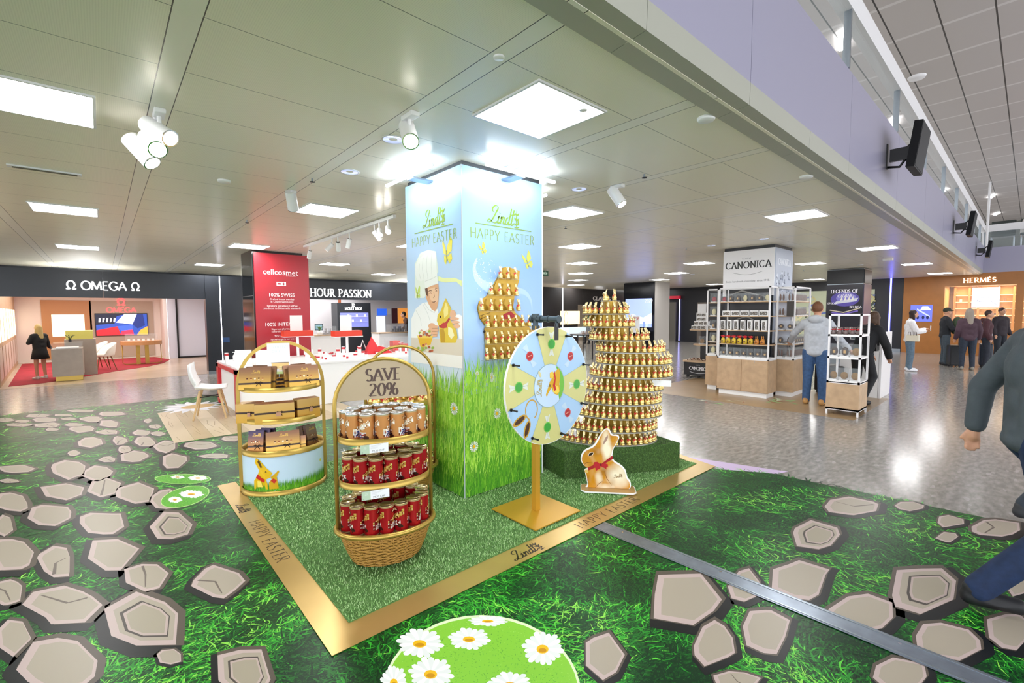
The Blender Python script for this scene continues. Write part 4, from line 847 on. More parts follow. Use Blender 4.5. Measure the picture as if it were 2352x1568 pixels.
for k in range(8):
    a0 = PI/2-PI/8+k*PI/4+R0; c = 'D0CC86' if k % 2 == 0 else 'A9CBEC'
    b.col(c).poly([(.168*cos(a0+PI/4*j/8), .168*sin(a0+PI/4*j/8)) for j in range(8, -1, -1)][::1]+[((WR-.004)*cos(a0+PI/4*j/8), (WR-.004)*sin(a0+PI/4*j/8)) for j in range(9)], 1)
    b.col('8FA9A8').strip([(.17*cos(a0), .17*sin(a0)), ((WR-.004)*cos(a0), (WR-.004)*sin(a0))], lambda a, t_: .003, 2)
    m = a0+PI/8; u, v = .325*cos(m), .325*sin(m)
    if k == 3:      # ear headband
        b.col('C79A3A').strip(arcpts(u+.05, v+.05, .062, .075, -60, 250, 20), lambda a, t_: .01, 3)
        for aa in (rad(205), rad(250)):
            c0 = (u+.05+.07*cos(aa), v+.05+.085*sin(aa)); e = (c0[0]+.13*cos(aa), c0[1]+.13*sin(aa)); mm = ((c0[0]+e[0])/2, (c0[1]+e[1])/2)
            b.col('C79A3A').poly(ellp(*mm, .07, .03, 16, aa), 4); b.col('4A2E20').poly(ellp(*mm, .055, .019, 16, aa), 5)
    elif k % 2 == 0:      # green sweet in clear wrapper
        ang = m if k % 4 == 0 else m+PI/2*0
        ax_ = (0, 1) if k in (0, 4) else (1, 0)
        for sg in (1, -1):
            b.col('D9DED2').poly([(u+sg*ax_[0]*.035+ax_[1]*-.008, v+sg*ax_[1]*.035-ax_[0]*.008), (u+sg*ax_[0]*.095-ax_[1]*.032, v+sg*ax_[1]*.095-ax_[0]*.032), (u+sg*ax_[0]*.085, v+sg*ax_[1]*.085), (u+sg*ax_[0]*.1+ax_[1]*.03, v+sg*ax_[1]*.1+ax_[0]*.03), (u+sg*ax_[0]*.035+ax_[1]*.008, v+sg*ax_[1]*.035+ax_[0]*.008)], 3)
            b.col('9AA39A').strip([(u+sg*ax_[0]*.04, v+sg*ax_[1]*.04), (u+sg*ax_[0]*.085+.008, v+sg*ax_[1]*.085+.004)], lambda a, t_: .003, 3.5)
        b.col('6FC04A').poly(ellp(u, v, .041, .041), 4); b.col('3E9E3A').poly(ellp(u, v, .034, .034), 5)
    else:
        sx = 1 if k == 7 or k == 3 else -1; sx = {1: 1, 5: 1, 7: -1}[k]
        for sg in (1, -1): b.col('BFD6EA').poly([(u-sx*sg*.02, v+sg*.028), (u-sx*sg*.075, v+sg*.06), (u-sx*sg*.06, v+sg*.075), (u-sx*sg*.03, v+sg*.09), (u-sx*sg*.005, v+sg*.036)], 3)
        b.col('C8302C').poly(ellp(u, v, .036, .036, 14), 4); b.col('A81E22').poly(ellp(u, v, .026, .026, 12), 5); b.col('E8A08A').strip([(u-.02, v-.004), (u+.02, v+.006)], lambda a, t_: .006, 6)
b.col('8FA9A8').poly(ellp(0, 0, .171, .171, 48), 5); b.col('C3DAF4').poly(ellp(0, 0, .167, .167, 48), 6)
b.col('6FB93A').poly([(.165*cos(rad(a)), .165*sin(rad(a))) for a in range(-48, 70, 6)]+[(.10, .09), (.115, 0), (.10, -.08)], 7)
b.col('D9A81E').poly([(-.045, -.07), (.0, .03), (.03, .06), (.07, .11), (.10, .13), (.12, .09), (.11, .0), (.12, -.05), (.09, -.085), (.05, -.07), (.02, -.02), (-.02, -.06), (-.03, -.085)], 8)
b.col('F2D24E').poly([(.03, -.05), (.06, .0), (.10, -.02), (.11, -.06), (.08, -.075)], 9); b.col('F0CC48').poly([(.0, .06), (.03, .05), (.05, .09), (.03, .11), (.0, .10)], 8.5); b.col('C4261F').poly([(.05, -.05), (.035, .0), (.055, .05), (.04, .09), (.055, .11), (.068, .05), (.06, .0), (.075, -.04)], 9.5); b.col('3A2408').poly(ellp(.0, -.0, .005, .012, 8), 10)
b.col('B9A85C'); lindt(b, .055, -.09, -.02, rad(90), 9); b.col('D9CF9A').poly(ellp(-.11, .1, .012, .03, 8, .5), 9)
b.build('sector_print', M_gloss, disc)
for k in range(8):
    a = PI/2-PI/8+k*PI/4+R0; x, z = wc[0]+.425*cos(a), wc[1]+.425*sin(a)
    q = MB(); q.cyl((x, -.0875, z), (x, -.096, z), .012, n=12); q.cyl((x, -.096, z), (x, -.15, z), .006, n=10); q.cyl((x, -.15, z), (x, -.154, z), .008, n=10); q.build('peg', M_black, disc)

# ============================================================ RABBIT CUT-OUT
t = thing('rabbit_cutout', 'flat standing cut-out of a gold rabbit with red bow on the turf', 'cutout', (3.30, 2.44, .0225), rad(-49))
CW = lambda x, y: ((x-625)*.000466, (1352-y)*.000466)
OUT = catmull([CW(*p) for p in ((205, 1385), (205, 1330), (240, 1260), (215, 1150), (200, 1060), (185, 985), (240, 945), (160, 890), (110, 780), (130, 680), (190, 600), (330, 520), (400, 430), (470, 300), (540, 210), (600, 175), (655, 205), (700, 285), (800, 295), (830, 340), (780, 450), (725, 560), (705, 700), (745, 790), (870, 870), (950, 960), (990, 1100), (1040, 1170), (1055, 1260), (1030, 1320))], 4)
OUT = [(x, max(.014, y)) for x, y in OUT]
cx_, cy_ = sum(p[0] for p in OUT)/len(OUT), sum(p[1] for p in OUT)/len(OUT)
F_ = ((0, 0, 0), (1, 0, 0), (0, 0, 1), (0, -1, 0))
b = MB(F_); b.prism(OUT[::-1], -.012, .004); brd = b.build('board', M_white, t)
IN = [(x+(.010 if x < cx_ else -.010)*min(1, abs(x-cx_)/.06), max(.014, y-.007)) for x, y in OUT]
def cutcol(p, c):
    if c != (1., .99, .98): return c
    x, z = p.x, p.z; h = lambda cx, cz, rx, rz: max(0, 1-((x-cx)/rx)**2-((z-cz)/rz)**2)
    k = h(.10, .13, .13, .13)+h(-.02, .40, .05, .16)+h(-.08, .10, .04, .08)*.7+h(.02, .33, .06, .08)*.6+h(-.02, .02, .09, .04)*.8
    k += .25*noise.noise(Vector((x*18, z*18, 2))); k = max(0, min(1, k)); d = max(0, -noise.noise(Vector((x*14, z*10, 7))))*.9
    A = hx('C88A1E'); B = hx('F4ECD0'); D = hx('7A4A18'); q = [A[i]*(1-d)+D[i]*d for i in range(3)]
    return tuple(q[i]*(1-k)+B[i]*k for i in range(3))
b = MB(((0, -.0045, 0), (1, 0, 0), (0, 0, 1), (0, -1, 0)))
def inpoly(x, y, P):
    r = False
    for i in range(len(P)):
        (x1, y1), (x2, y2) = P[i-1], P[i]
        if (y1 > y) != (y2 > y) and x < (x2-x1)*(y-y1)/(y2-y1)+x1: r = not r
    return r
bm = bmesh.new(); vs = [bm.verts.new((p[0], 0, p[1])) for p in IN]; bm.faces.new(vs[::-1] if False else vs)
st = .008
for k in range(-30, 31):
    for ax, co in (((1, 0, 0), (k*st, 0, 0)), ((0, 0, 1), (0, 0, .28+k*st*1.2))):
        bmesh.ops.bisect_plane(bm, geom=bm.verts[:]+bm.edges[:]+bm.faces[:], plane_co=co, plane_no=ax)
me = bpy.data.meshes.new('rabbit_print'); bm.to_mesh(me); bm.free()
for v in me.vertices: v.co.y = -.0048
meshobj('rabbit_print', me, M_gloss, brd, lambda p: cutcol(p, (1., .99, .98)))
b.col('1E1408').poly([CW(*p) for p in ((258, 700), (280, 660), (330, 640), (345, 655), (320, 690), (285, 708))][::-1], 2)
b.col('F4F0E0').strip([CW(*p) for p in ((255, 705), (275, 650), (335, 630), (350, 660), (325, 700), (290, 715))], lambda a, t_: .003, 3)
b.col('A88878').poly([CW(*p) for p in ((530, 490), (540, 420), (570, 350), (615, 295), (620, 340), (590, 410))][::-1], 2)
b.col('9E1620').poly([CW(*p) for p in ((240, 940), (350, 885), (470, 880), (700, 690), (720, 750), (560, 850), (470, 900), (350, 950), (260, 995))][::-1], 2); b.col('B01C26').poly([CW(*p) for p in ((345, 880), (370, 825), (430, 820), (490, 880), (480, 940), (400, 995), (385, 940))][::-1], 2.5); b.col('B01C26').poly([CW(*p) for p in ((490, 880), (560, 835), (620, 860), (625, 905), (590, 930), (610, 965), (550, 930), (500, 910))][::-1], 2.6)
b.col('6E0F18').strip([CW(480, 850), CW(495, 900)], lambda a, t_: .012, 3); b.col('D9B86A').poly(ellp(*CW(222, 1010), .017, .017, 10), 2)
for q in (((150, 900), (230, 840), (340, 840)), ((220, 1150), (260, 1230), (250, 1350)), ((560, 1000), (600, 1130), (700, 1270)), ((380, 1330), (450, 1250), (540, 1180))): b.col('7A4A1C').strip([CW(*p) for p in q], lambda a, t_: .004*sin(PI*t_)+.001, 2)
b.col('8A6A3A'); lindt(b, .032, *CW(800, 1110), rad(12), 3); b.build('details', M_gloss, brd)
b = MB(); pts = [(-.235+.03, -.10), (.24-.03, -.10), (.24, -.07), (.24, .05), (.235, .08), (-.23, .08), (-.24, .05), (-.24, -.06)]; b.prism(pts, 0, .011); bp = b.build('base', M_white, t)
b = MB(); b.prism([(p[0]*.975, p[1]*.94) for p in pts], .011, .0122); b.build('gold_top', mat('base_gold', 'B8935A', .4, .2), bp)

# ============================================================ OVAL RACKS
RA = rad(-16.5)
def oval(b, a, bb, z0, z1, th=.004, n=48):      # an upright oval lip
    b.lathe([(1, z0), (1, z1), (1-th/a, z1), (1-th/a, z0), (1, z0)], n, ex=a, ey=bb)
def arch(w_, r, z0, z1, h):
    return [(-w_, 0, z0), (-w_, 0, z1)]+[(-w_*cos(PI*i/20), 0, z1+h*sin(PI*i/20)) for i in range(1, 20)]+[(w_, 0, z1), (w_, 0, z0)]
# -- gift box rack
GR = (1.21, 4.56); g = thing('gift_rack', 'gold oval rack with arch and printed rabbit meadow base, full of gift boxes', 'display rack', (GR[0], GR[1], .0135), RA)
A_, B_ = .355, .30
b = MB(); P = arch(A_-.005, 0, .0, .93, .395); b2 = MB()
vs = []
for p in P:
    pass
k = len(P)
for i, p in enumerate(P):
    a = P[max(i-1, 0)]; c = P[min(i+1, k-1)]; d = Vector((c[0]-a[0], 0, c[2]-a[2])).normalized(); n_ = Vector((-d.z, 0, d.x))
    q = Vector(p); vs += [q+n_*.014+Vector((0, -.022, 0)), q+n_*.014+Vector((0, .022, 0)), q-n_*.014+Vector((0, .022, 0)), q-n_*.014+Vector((0, -.022, 0))]
b.add(vs, [(i*4+j, i*4+(j+1) % 4, i*4+4+(j+1) % 4, i*4+4+j) for i in range(k-1) for j in range(4)]+[(0, 3, 2, 1), (4*k-4, 4*k-3, 4*k-2, 4*k-1)], False); b.build('arch_frame', M_brass, g)
for z, nm in ((.66, 'shelf'), (.935, 'shelf')):
    b = MB(); oval(b, A_-.02, B_, z-.03, z+.012); b.prism(ellp(0, 0, A_-.022, B_-.004, 40), z-.028, z-.02); b.build(nm, M_brass, g)
b = MB(); oval(b, A_-.01, B_, .345, .395, .008); b.prism(ellp(0, 0, A_-.014, B_-.006, 40), .35, .358); b.build('shelf', M_brass, g)
b = MB(); oval(b, A_+.0, B_+.012, .0, .045, .01); b.prism(ellp(0, 0, A_, B_, 40), .0, .02); b.build('base', M_brass, g)
# printed skirt, curved
def skirt(b, aa, bb, a, z, off): return ((aa+off)*cos(a), (bb+off)*sin(a), z)
sa, sb = A_-.018, B_-.008
b = MB(); b.lathe([(1, .02), (1, .35)], 60, ex=sa, ey=sb); sk = b.build('printed_skirt', mat('skirt_sky', 'C6DDF2', .3), g)
b = MB(); rg = random.Random(12)
for i in range(1500):
    a = rad(180+180*rg.random()); f = (a-PI)/PI; top = .045+(.04+.07*f)+rg.uniform(-.02, .03); v = rg.random(); z0 = .02+v*.04; c = rg.choice(['4F9A22', '6FB82C', '8CCB3E', '3D851C', '5DA828']); da = rg.gauss(0, .03)
    h = (top-z0)*rg.uniform(.5, 1.1); off = .001+.002*rg.random()
    b.col(c).add([skirt(None, sa, sb, a-.008, z0, off), skirt(None, sa, sb, a+.008, z0, off), skirt(None, sa, sb, a+da, z0+h, off)], [(0, 1, 2)])
b.build('grass_print', M_gloss, sk)
b = MB()
def spoly(c, pts, off, ac=rad(243), zc=.165, s=1.35):
    b.col(c).add([skirt(None, sa, sb, ac+p[0]/.33, zc+p[1], off) for p in [(q[0]*s, q[1]*s) for q in pts]], [list(range(len(pts)))])
rabs = [(-.07, -.075), (-.07, -.02), (-.045, .01), (-.03, .05), (-.06, .10), (-.05, .13), (-.02, .11), (.02, .06), (.05, .03), (.035, .0), (.01, -.01), (.02, -.04), (.02, -.075)]
spoly('E2B81E', rabs, .0045); spoly('F4DC62', [(-.045, -.06), (-.045, -.02), (-.02, -.02), (-.01, -.06)], .005); spoly('5A4210', [(-.04, .105), (-.03, .12), (-.01, .07), (-.02, .065)], .005); spoly('D2A618', [(.03, -.075), (.03, -.03), (.045, -.01), (.04, .005), (.06, .02), (.085, .045), (.09, .035), (.075, .005), (.08, -.04), (.085, -.075)], .0052)
for q in (((-.055, .0), (-.04, .025), (-.015, .0), (.005, -.01), (.0, -.03), (-.02, -.02)), ((.04, -.02), (.055, -.005), (.075, -.02), (.06, -.04))): spoly('C22A1E', q, .006)
spoly('2A1A08', [(.005, .04), (.015, .045), (.018, .035)], .006); spoly('D9D24A', [(0, 0), (.01, .02), (.014, .005), (.024, .016), (.018, -.006)], .004, rad(330), .22)
b.build('rabbit_print', M_gloss, sk)
def loc(c, x, y, z, a=RA): return (c[0]+x*cos(a)-y*sin(a), c[1]+x*sin(a)+y*cos(a), z)
# gift boxes: proto faces -y, stands on z=0, width w, height h, depth d
def giftbox(name, w_, h, d, top='8A6450', bot='DCB052', ribbon='3A241A', tagc=None, pral=True):
    t = thing(name, '', 'gift box'); b = MB(); b.box(-w_/2, w_/2, -d/2, d/2, 0, h)
    T_, B0 = hx(top), hx(bot)
    def fn(p, c): k = max(0, min(1, p.z/h)); k = k*k*(3-2*k); return tuple(B0[i]*(1-k)+T_[i]*k for i in range(3))
    bm_ = b.build('box', M_foilp, t, fn=fn)
    KK = {(round(v.co.x,4)) for v in bm_.data.vertices}; bm = bmesh.new(); bm.from_mesh(bm_.data); bmesh.ops.subdivide_edges(bm, edges=[e for e in bm.edges if abs(e.verts[0].co.z-e.verts[1].co.z) > .01], cuts=5); lay = bm.loops.layers.float_color['Col']
    for f in bm.faces:
        for l in f.loops: l[lay] = (*fn(l.vert.co, 0), 1)
    bm.to_mesh(bm_.data); bm.free()
    b = MB(); zr = h*(.28 if d < .1 else .52); b.box(-w_/2-.001, w_/2+.001, -d/2-.001, d/2+.001, zr-.008, zr+.008)
    bx = w_*.12
    for sg in (1, -1):
        b.tube([(bx, -d/2-.004, zr), (bx+sg*.015, -d/2-.010, zr+.012), (bx+sg*.03, -d/2-.008, zr+.006), (bx+sg*.012, -d/2-.005, zr)], .003, 6); b.tube([(bx, -d/2-.004, zr), (bx+sg*.012, -d/2-.006, zr-.014), (bx+sg*.02, -d/2-.005, zr-.026)], .0028, 6)
    b.build('ribbon', mat('ribbon_'+ribbon, ribbon, .4), t)
    if pral:
        b = MB(FY(0, -d/2-.0004, 0)); rg = random.Random(int(w_*1000))
        for i in range(5): u = (-.24+.12*i)*w_; b.col(['5A3220', '8E4A2C', 'E9D9B8', '4A2A1C', 'A8683E'][i]).poly(ellp(u, h*.5+.002*(i % 2), w_*.035, h*.035, 8), 1); b.col('E8CFA0').poly(ellp(u, h*.5-h*.05, w_*.03, h*.012, 8), 1)
        b.col('D9B15A'); lindt(b, h*.14, 0, h*.74, 0, 1); b.build('print', M_foilp, t)
    if tagc: MB().box(bx-.03, bx+.012, -d/2-.014, -d/2-.011, zr-.03, zr+.004).build('gift_tag', mat('tag_'+tagc, tagc, .4), t)
    return Spawn(t)
GB = giftbox('gift_box', .25, .195, .03)
z1, z2, z3 = .9545+.0, .66-.02+.0135, .358+.0135
z1 = .935-.02+.0135
lb = 'flat gold and brown gift box %s'
for i, (x, y, rz, rx, l) in enumerate(((-.205, -.15, -.12, -.3, 'leaning at the left end of the top rack shelf'), (-.17, -.07, -.3, -.28, 'second in the left fan on the top rack shelf'), (-.135, .01, -.42, -.28, 'at the back of the left fan, top rack shelf'),
                                      (.19, -.15, .14, -.28, 'leaning at the right end of the top rack shelf'), (.15, -.07, .34, -.28, 'second in the right fan on the top rack shelf'), (.11, .01, .46, -.28, 'at the back of the right fan, top rack shelf'))):
    GB(loc(GR, x, y, z1+.006), RA+rz, lb % l, None, (1, 1, 1), rx)
sm = giftbox('small_gift_box', .10, .03, .07, 'A87A2E', 'C99B3A', pral=False)
for k in range(3): sm(loc(GR, -.02, -.05+.02*k, z1+.031*k), RA+.1*k, 'small gold gift box, %s of the little pile in the top shelf middle' % ['lowest', 'middle', 'uppermost'][k])
DB = giftbox('deep_gift_box', .31, .165, .13, 'CDA766', 'D8A848', tagc='B88A70', pral=False)
DB(loc(GR, -.055, -.2, z2), RA+.02, 'deep gold gift box with pink tag in the middle of the second shelf')
DB(loc(GR, -.25, -.11, z2), RA-.3, 'deep orange-gold gift box at the left end of the second shelf', None, (.60, 1, 1.0)); DB(loc(GR, .20, -.15, z2), RA+.35, 'deep gold gift box at the right end of the second shelf', None, (.64, .8, 1.08))
NB = giftbox('upright_gift_box', .125, .19, .028, '3B3350', 'B07A3A')
for i, (x, y, rz) in enumerate(((-.22, -.14, -.25), (-.175, -.11, -.4), (-.14, -.07, -.5))): NB(loc(GR, x, y, z3+.006), RA+rz, 'dark violet to gold upright gift box, %s of three on the bottom shelf left' % ['front', 'middle', 'rear'][i], None, None, -.25)
GB(loc(GR, .0, -.2, z3+.006), RA+.02, lb % 'leaning in the middle of the bottom rack shelf', None, (1.08, 1, .9), -.3)
GB(loc(GR, .06, -.14, z3+.006), RA-.1, lb % 'behind the middle one on the bottom rack shelf', None, (1, 1, .55), -.2)
NB2 = giftbox('upright_gift_box', .12, .19, .028, '8A7672', '8E5E34')
for i, (x, y, rz) in enumerate(((.245, -.1, .75), (.19, -.10, .6))): NB2(loc(GR, x, y, z3+.006), RA+rz, 'silver-brown upright gift box, %s of two at the bottom shelf right' % ['right', 'left'][i], None, None, -.22)
t = thing('card_sign', 'white card sign with pale greeting text standing above the gift boxes', 'sign', loc(GR, -.015, -.04, 1.05), RA); MB().box(-.092, .092, -.003, .003, 0, .28).build('card', M_white, t)
b = MB(FY(0, -.0031, 0)); b.col('C8D2D6'); glyph_text(b, 'PERFECT', .022, .02, .235, .12, .07, False, 1, .25, layer=1); glyph_text(b, 'GIFT', .022, -.02, .195, .12, .07, False, 1, .25, layer=1)
b.col('E9C884').poly(rectp(-.06, .05, .08, .1)); b.col('F1DFA8').poly(rectp(0, .035, .08, .07), 2); b.col('6A4A30').poly(rectp(-.065, .1, .08, .106), 2); b.col('8A6A40').poly(rectp(.0, .06, .08, .063), 3); b.col('CFE69A').poly(rectp(-.092, 0, .092, .022), 1); b.build('print', M_print, t)
MB().cyl((0, 0, -.09), (0, 0, 0), .004).build('stem', M_steel, t)

# -- basket racks
def basket_rack(name, label, C, sign=True):
    g = thing(name, label, 'display rack', (C[0], C[1], .0225), RA)
    b = MB(); b.tube(arch(.298, 0, .2, 1.0, .287), .0125, 10); b.build('arch_frame', M_brass, g)
    for z in (.535, .81):
        b = MB(); oval(b, .285, .20, z-.028, z+.012, .004); b.prism(ellp(0, 0, .282, .197, 40), z-.026, z-.02); b.build('shelf', M_brass, g)
    b = MB(); b.tube([(.308*cos(2*PI*i/48), .222*sin(2*PI*i/48), .225) for i in range(48)], .016, 10, True); b.build('rim', M_brass, g)
    b = MB(); NS = 26
    for j in range(22):
        z = .008+j*.0098; f = j/21; ra, rb = .208+(.292-.208)*f**.8, .15+(.207-.15)*f**.8
        b.tube([((ra+.0032*sin(NS*a/2+PI*(j % 2)))*cos(a), (rb+.0032*sin(NS*a/2+PI*(j % 2)))*sin(a), z) for a in [2*PI*i/104 for i in range(104)]], .0042, 5, True)
    for k in range(NS):
        for dd in (-.02, .02):
            a = 2*PI*(k+.5)/NS+dd; b.tube([((.208+(.084)*f**.8+.003)*cos(a), (.15+.057*f**.8+.003)*sin(a), .004+f*.215) for f in (0, .3, .6, 1)], .0026, 5)
    b.build('woven_basket', mat('gold_wicker', 'B3873F', .42, .35), g)
    b = MB(); b.prism(ellp(0, 0, .2, .142, 40), .0, .2); b.prism(ellp(0, 0, .27, .19, 40), .2, .222); b.build('inner_tub', mat('tub_brown', '5E4420', .6), g)
    if sign:
        pts = [(-.285, 1.03)]+[(.285, 1.03)]+[(.285*cos(PI*i/24), 1.03+.245*sin(PI*i/24)) for i in range(1, 24)]
        b = MB(FY(0, 0, 0)); b.col('A39274').prism(pts, -.002, .002); sp_ = b.build('sign_panel', mat('sign_bronze', 'A8977A', .35, .3), g)
        b = MB(FY(0, -.0025, 0)); b.col('4A352C'); glyph_text(b, 'SAVE', .075, 0, 1.148, .2, .06, True, 1.0, .1, layer=1); glyph_text(b, '20%', .078, 0, 1.05, .2, .05, True, 1.05, .1, layer=1); b.build('sign_lettering', M_print, sp_)
        b = MB(FY(0, -.001, 0)); b.col('F2F2F0').strip([(.293*cos(PI*i/24), 1.03+.253*sin(PI*i/24)) for i in range(25)], lambda a, t_: .006, 1); b.build('sign_edge', M_print, sp_)
    return g
BR = (1.33, 2.74)
basket_rack('basket_rack', 'gold arched rack in a wicker basket with bronze discount sign and drink-size tins', BR)
def tin(name, base, dark, lid, seed, gold):
    t = thing(name, '', 'tin'); R_, H_ = .0445, .172; b = MB(); n, m = 36, 24; rg = random.Random(seed)
    for j in range(m):
        for i in range(n):
            a0, a1 = 2*PI*i/n, 2*PI*(i+1)/n; q0, q1 = H_*j/m, H_*(j+1)/m; u = (((a0+PI/2)/(2*PI)+.5) % .5-.25)*4; v = j/m       # two prints around the tin
            c = base; sw = .28+.42*((u+1)/2)**1.2
            if j in (0, m-1): c = 'B9A27A'
            elif abs(u) < .8:
                if abs(v-sw-.08) < .10: c = rg.choice(['D9B45E', 'E9CF8A', dark, 'C09038'] if not gold else ['F0E3C8', 'DCC9A6', 'FFFFFF', dark])
                if .2 < v < .38 and u < .45: c = rg.choice(['E8D8D0', 'C9A9A4', '9E2A2A', 'F4EEEA', dark] if not gold else ['2F4A9A', 'B23A30', 'E8E4E0', '6E3A24', 'D8D4D0'])
                if (u-.45)**2*.6+(v-.2)**2*6 < .035: c = '3A1A14'
                if (u+.1)**2/.16+(v-.8)**2/.008 < 1: c = dark if not gold else '9A6A3A'
                if (u+.1)**2/.08+(v-.8)**2/.002 < 1: c = 'E9C9A0'
            b.col(c).add([(R_*cos(a0), R_*sin(a0), q0), (R_*cos(a1), R_*sin(a1), q0), (R_*cos(a1), R_*sin(a1), q1), (R_*cos(a0), R_*sin(a0), q1)], [(0, 1, 2, 3)], True)
    b.col(base).disc(R_, .001, 24); b.build('can', mat('tin_print', rough=.25, metal=.45, vc=True), t)
    MB().lathe([(R_, H_), (R_+.0015, H_+.002), (R_+.0015, H_+.006), (R_-.002, H_+.007), (R_-.004, H_+.003), (0, H_+.003)], 30).build('lid', mat('lid_'+lid, lid, .2, .9), t)
    return Spawn(t)
T1 = tin('gold_tin', 'C98B4E', 'A86B34', 'D8D8DA', 1, True); T2 = tin('red_tin', 'A8121C', '6E0A12', 'C9B98A', 2, False)
T3 = tin('red_tin', 'A8121C', '6E0A12', 'C9B98A', 3, False)
def ringtins(S, ra, rb, z, n, lab, grp, a0=0., jit=.12):
    # equal spacing around the oval
    N_ = 720; L = [0]; pp = [(ra*cos(2*PI*i/N_+a0), rb*sin(2*PI*i/N_+a0)) for i in range(N_+1)]
    for i in range(N_): L.append(L[-1]+math.hypot(pp[i+1][0]-pp[i][0], pp[i+1][1]-pp[i][1]))
    Q = []
    for k in range(n):
        d = L[-1]*k/n; i = min(range(N_), key=lambda q: abs(L[q]-d)); Q.append(pp[i])
    fr = sorted(p[0] for p in Q if p[1] < rb*.25)
    for p in Q:
        l = '%s, %s from the left in the front row' % (lab, OR[fr.index(p[0])]) if p[1] < rb*.25 else lab+', back row'
        S(loc(BR, p[0], p[1], z), RA+rnd(-.5, .5), l, grp)
ringtins(T1, .228, .143, .7895+.0225, 13, 'gold tin on upper rack shelf', 'gold tins on the upper shelf', -PI/2-.16)
ringtins(T2, .228, .143, .515+.0225, 13, 'red tin on middle rack shelf', 'red tins on the middle shelf', -PI/2+.05)
ringtins(T3, .240, .158, .2225+.0225, 14, 'red tin in wicker basket', 'red tins in the basket', -PI/2-.1)
for k in range(3):
    T1(loc(BR, -.10+.1*k, -.035, .7895+.0225), RA+.6*k, 'gold ball-print tin in the inner row of the upper shelf', 'gold tins in the inner row')
    T2(loc(BR, .0+.1*k-.08, -.03, .515+.0225), RA+.6*k, 'red tin in the inner row of the middle rack shelf', 'red tins in the inner row')
for z, l in ((.795, 'grey-green price label with printed amount on the upper rack shelf'), (.515, 'grey-green price label with printed amount on the middle rack shelf')):
    t = thing('price_label', l, 'price label', loc(BR, -.095, -.209, z+.0), RA-.0); MB().box(-.082, .082, -.003, 0, -.028, .028).build('holder', M_acryl, t)
    b = MB(FY(0, -.0035, 0)); b.col('B4C9B2').poly(rectp(-.08, -.026, -.03, .026)); b.col('E9EAF0').poly(rectp(-.03, -.026, .08, .026)); b.col('D5E2D4'); glyph_text(b, '20', .012, -.055, .002, .16, .1, False, layer=2); b.col('9BB09B').poly(rectp(-.074, -.022, -.066, -.014), 2)
    b.col('A9AAB4')
    for k in range(4): b.poly(rectp(-.024, .018-.006*k, .04-.01*k, .019-.006*k), 2)
    b.build('paper', M_print, t); btext('amount', '29.20 CHF', .0165, ((.02, -.0045, -.02), (1, 0, 0), (0, 0, 1), (0, -1, 0)), mat('ink', '2A2A30', .6), t)
C3 = AD(917, 4.0); C3 = (C3.x, C3.y)
basket_rack('basket_rack', 'gold arched rack half hidden between the discount rack and the pillar', C3, False)
for z, n, l in ((.7895, 14, 'upper'), (.515, 14, 'middle'), (.2225, 14, 'basket')):
    for k in range(n):
        a = 2*PI*k/n; RS((*loc(C3, .245*cos(a), .155*sin(a), z+.023)[:2], z+.023), a+RA, 'gold rabbit, %s round from the right, %s level of hidden rack' % (OR[k], l), 'gold rabbits on the %s level of the hidden rack' % l, 1.3)
# chrome zigzag wire display
P = G(770, 1165); t = thing('wire_stand', 'zigzag chrome wire stand just left of the wicker basket', 'wire stand', (P.x+.12, P.y+.08, .0225), RA)
b = MB(); b.tube([(.03*(-1)**i, .0, .01+.016*i) for i in range(26)], .0022, 5); b.tube([(.03*(-1)**i, .05, .01+.016*i) for i in range(26)], .0022, 5); b.build('wire', M_chrome, t)
b = MB(); b.tube([(0, 0, 0), (0, 0, .42)], .003); b.tube([(0, .05, 0), (0, .05, .42)], .003); b.tube([(-.04, 0, 0), (.04, 0, 0), (.04, .05, 0), (-.04, .05, 0)], .003, 6, True); b.build('frame', M_chrome, t)
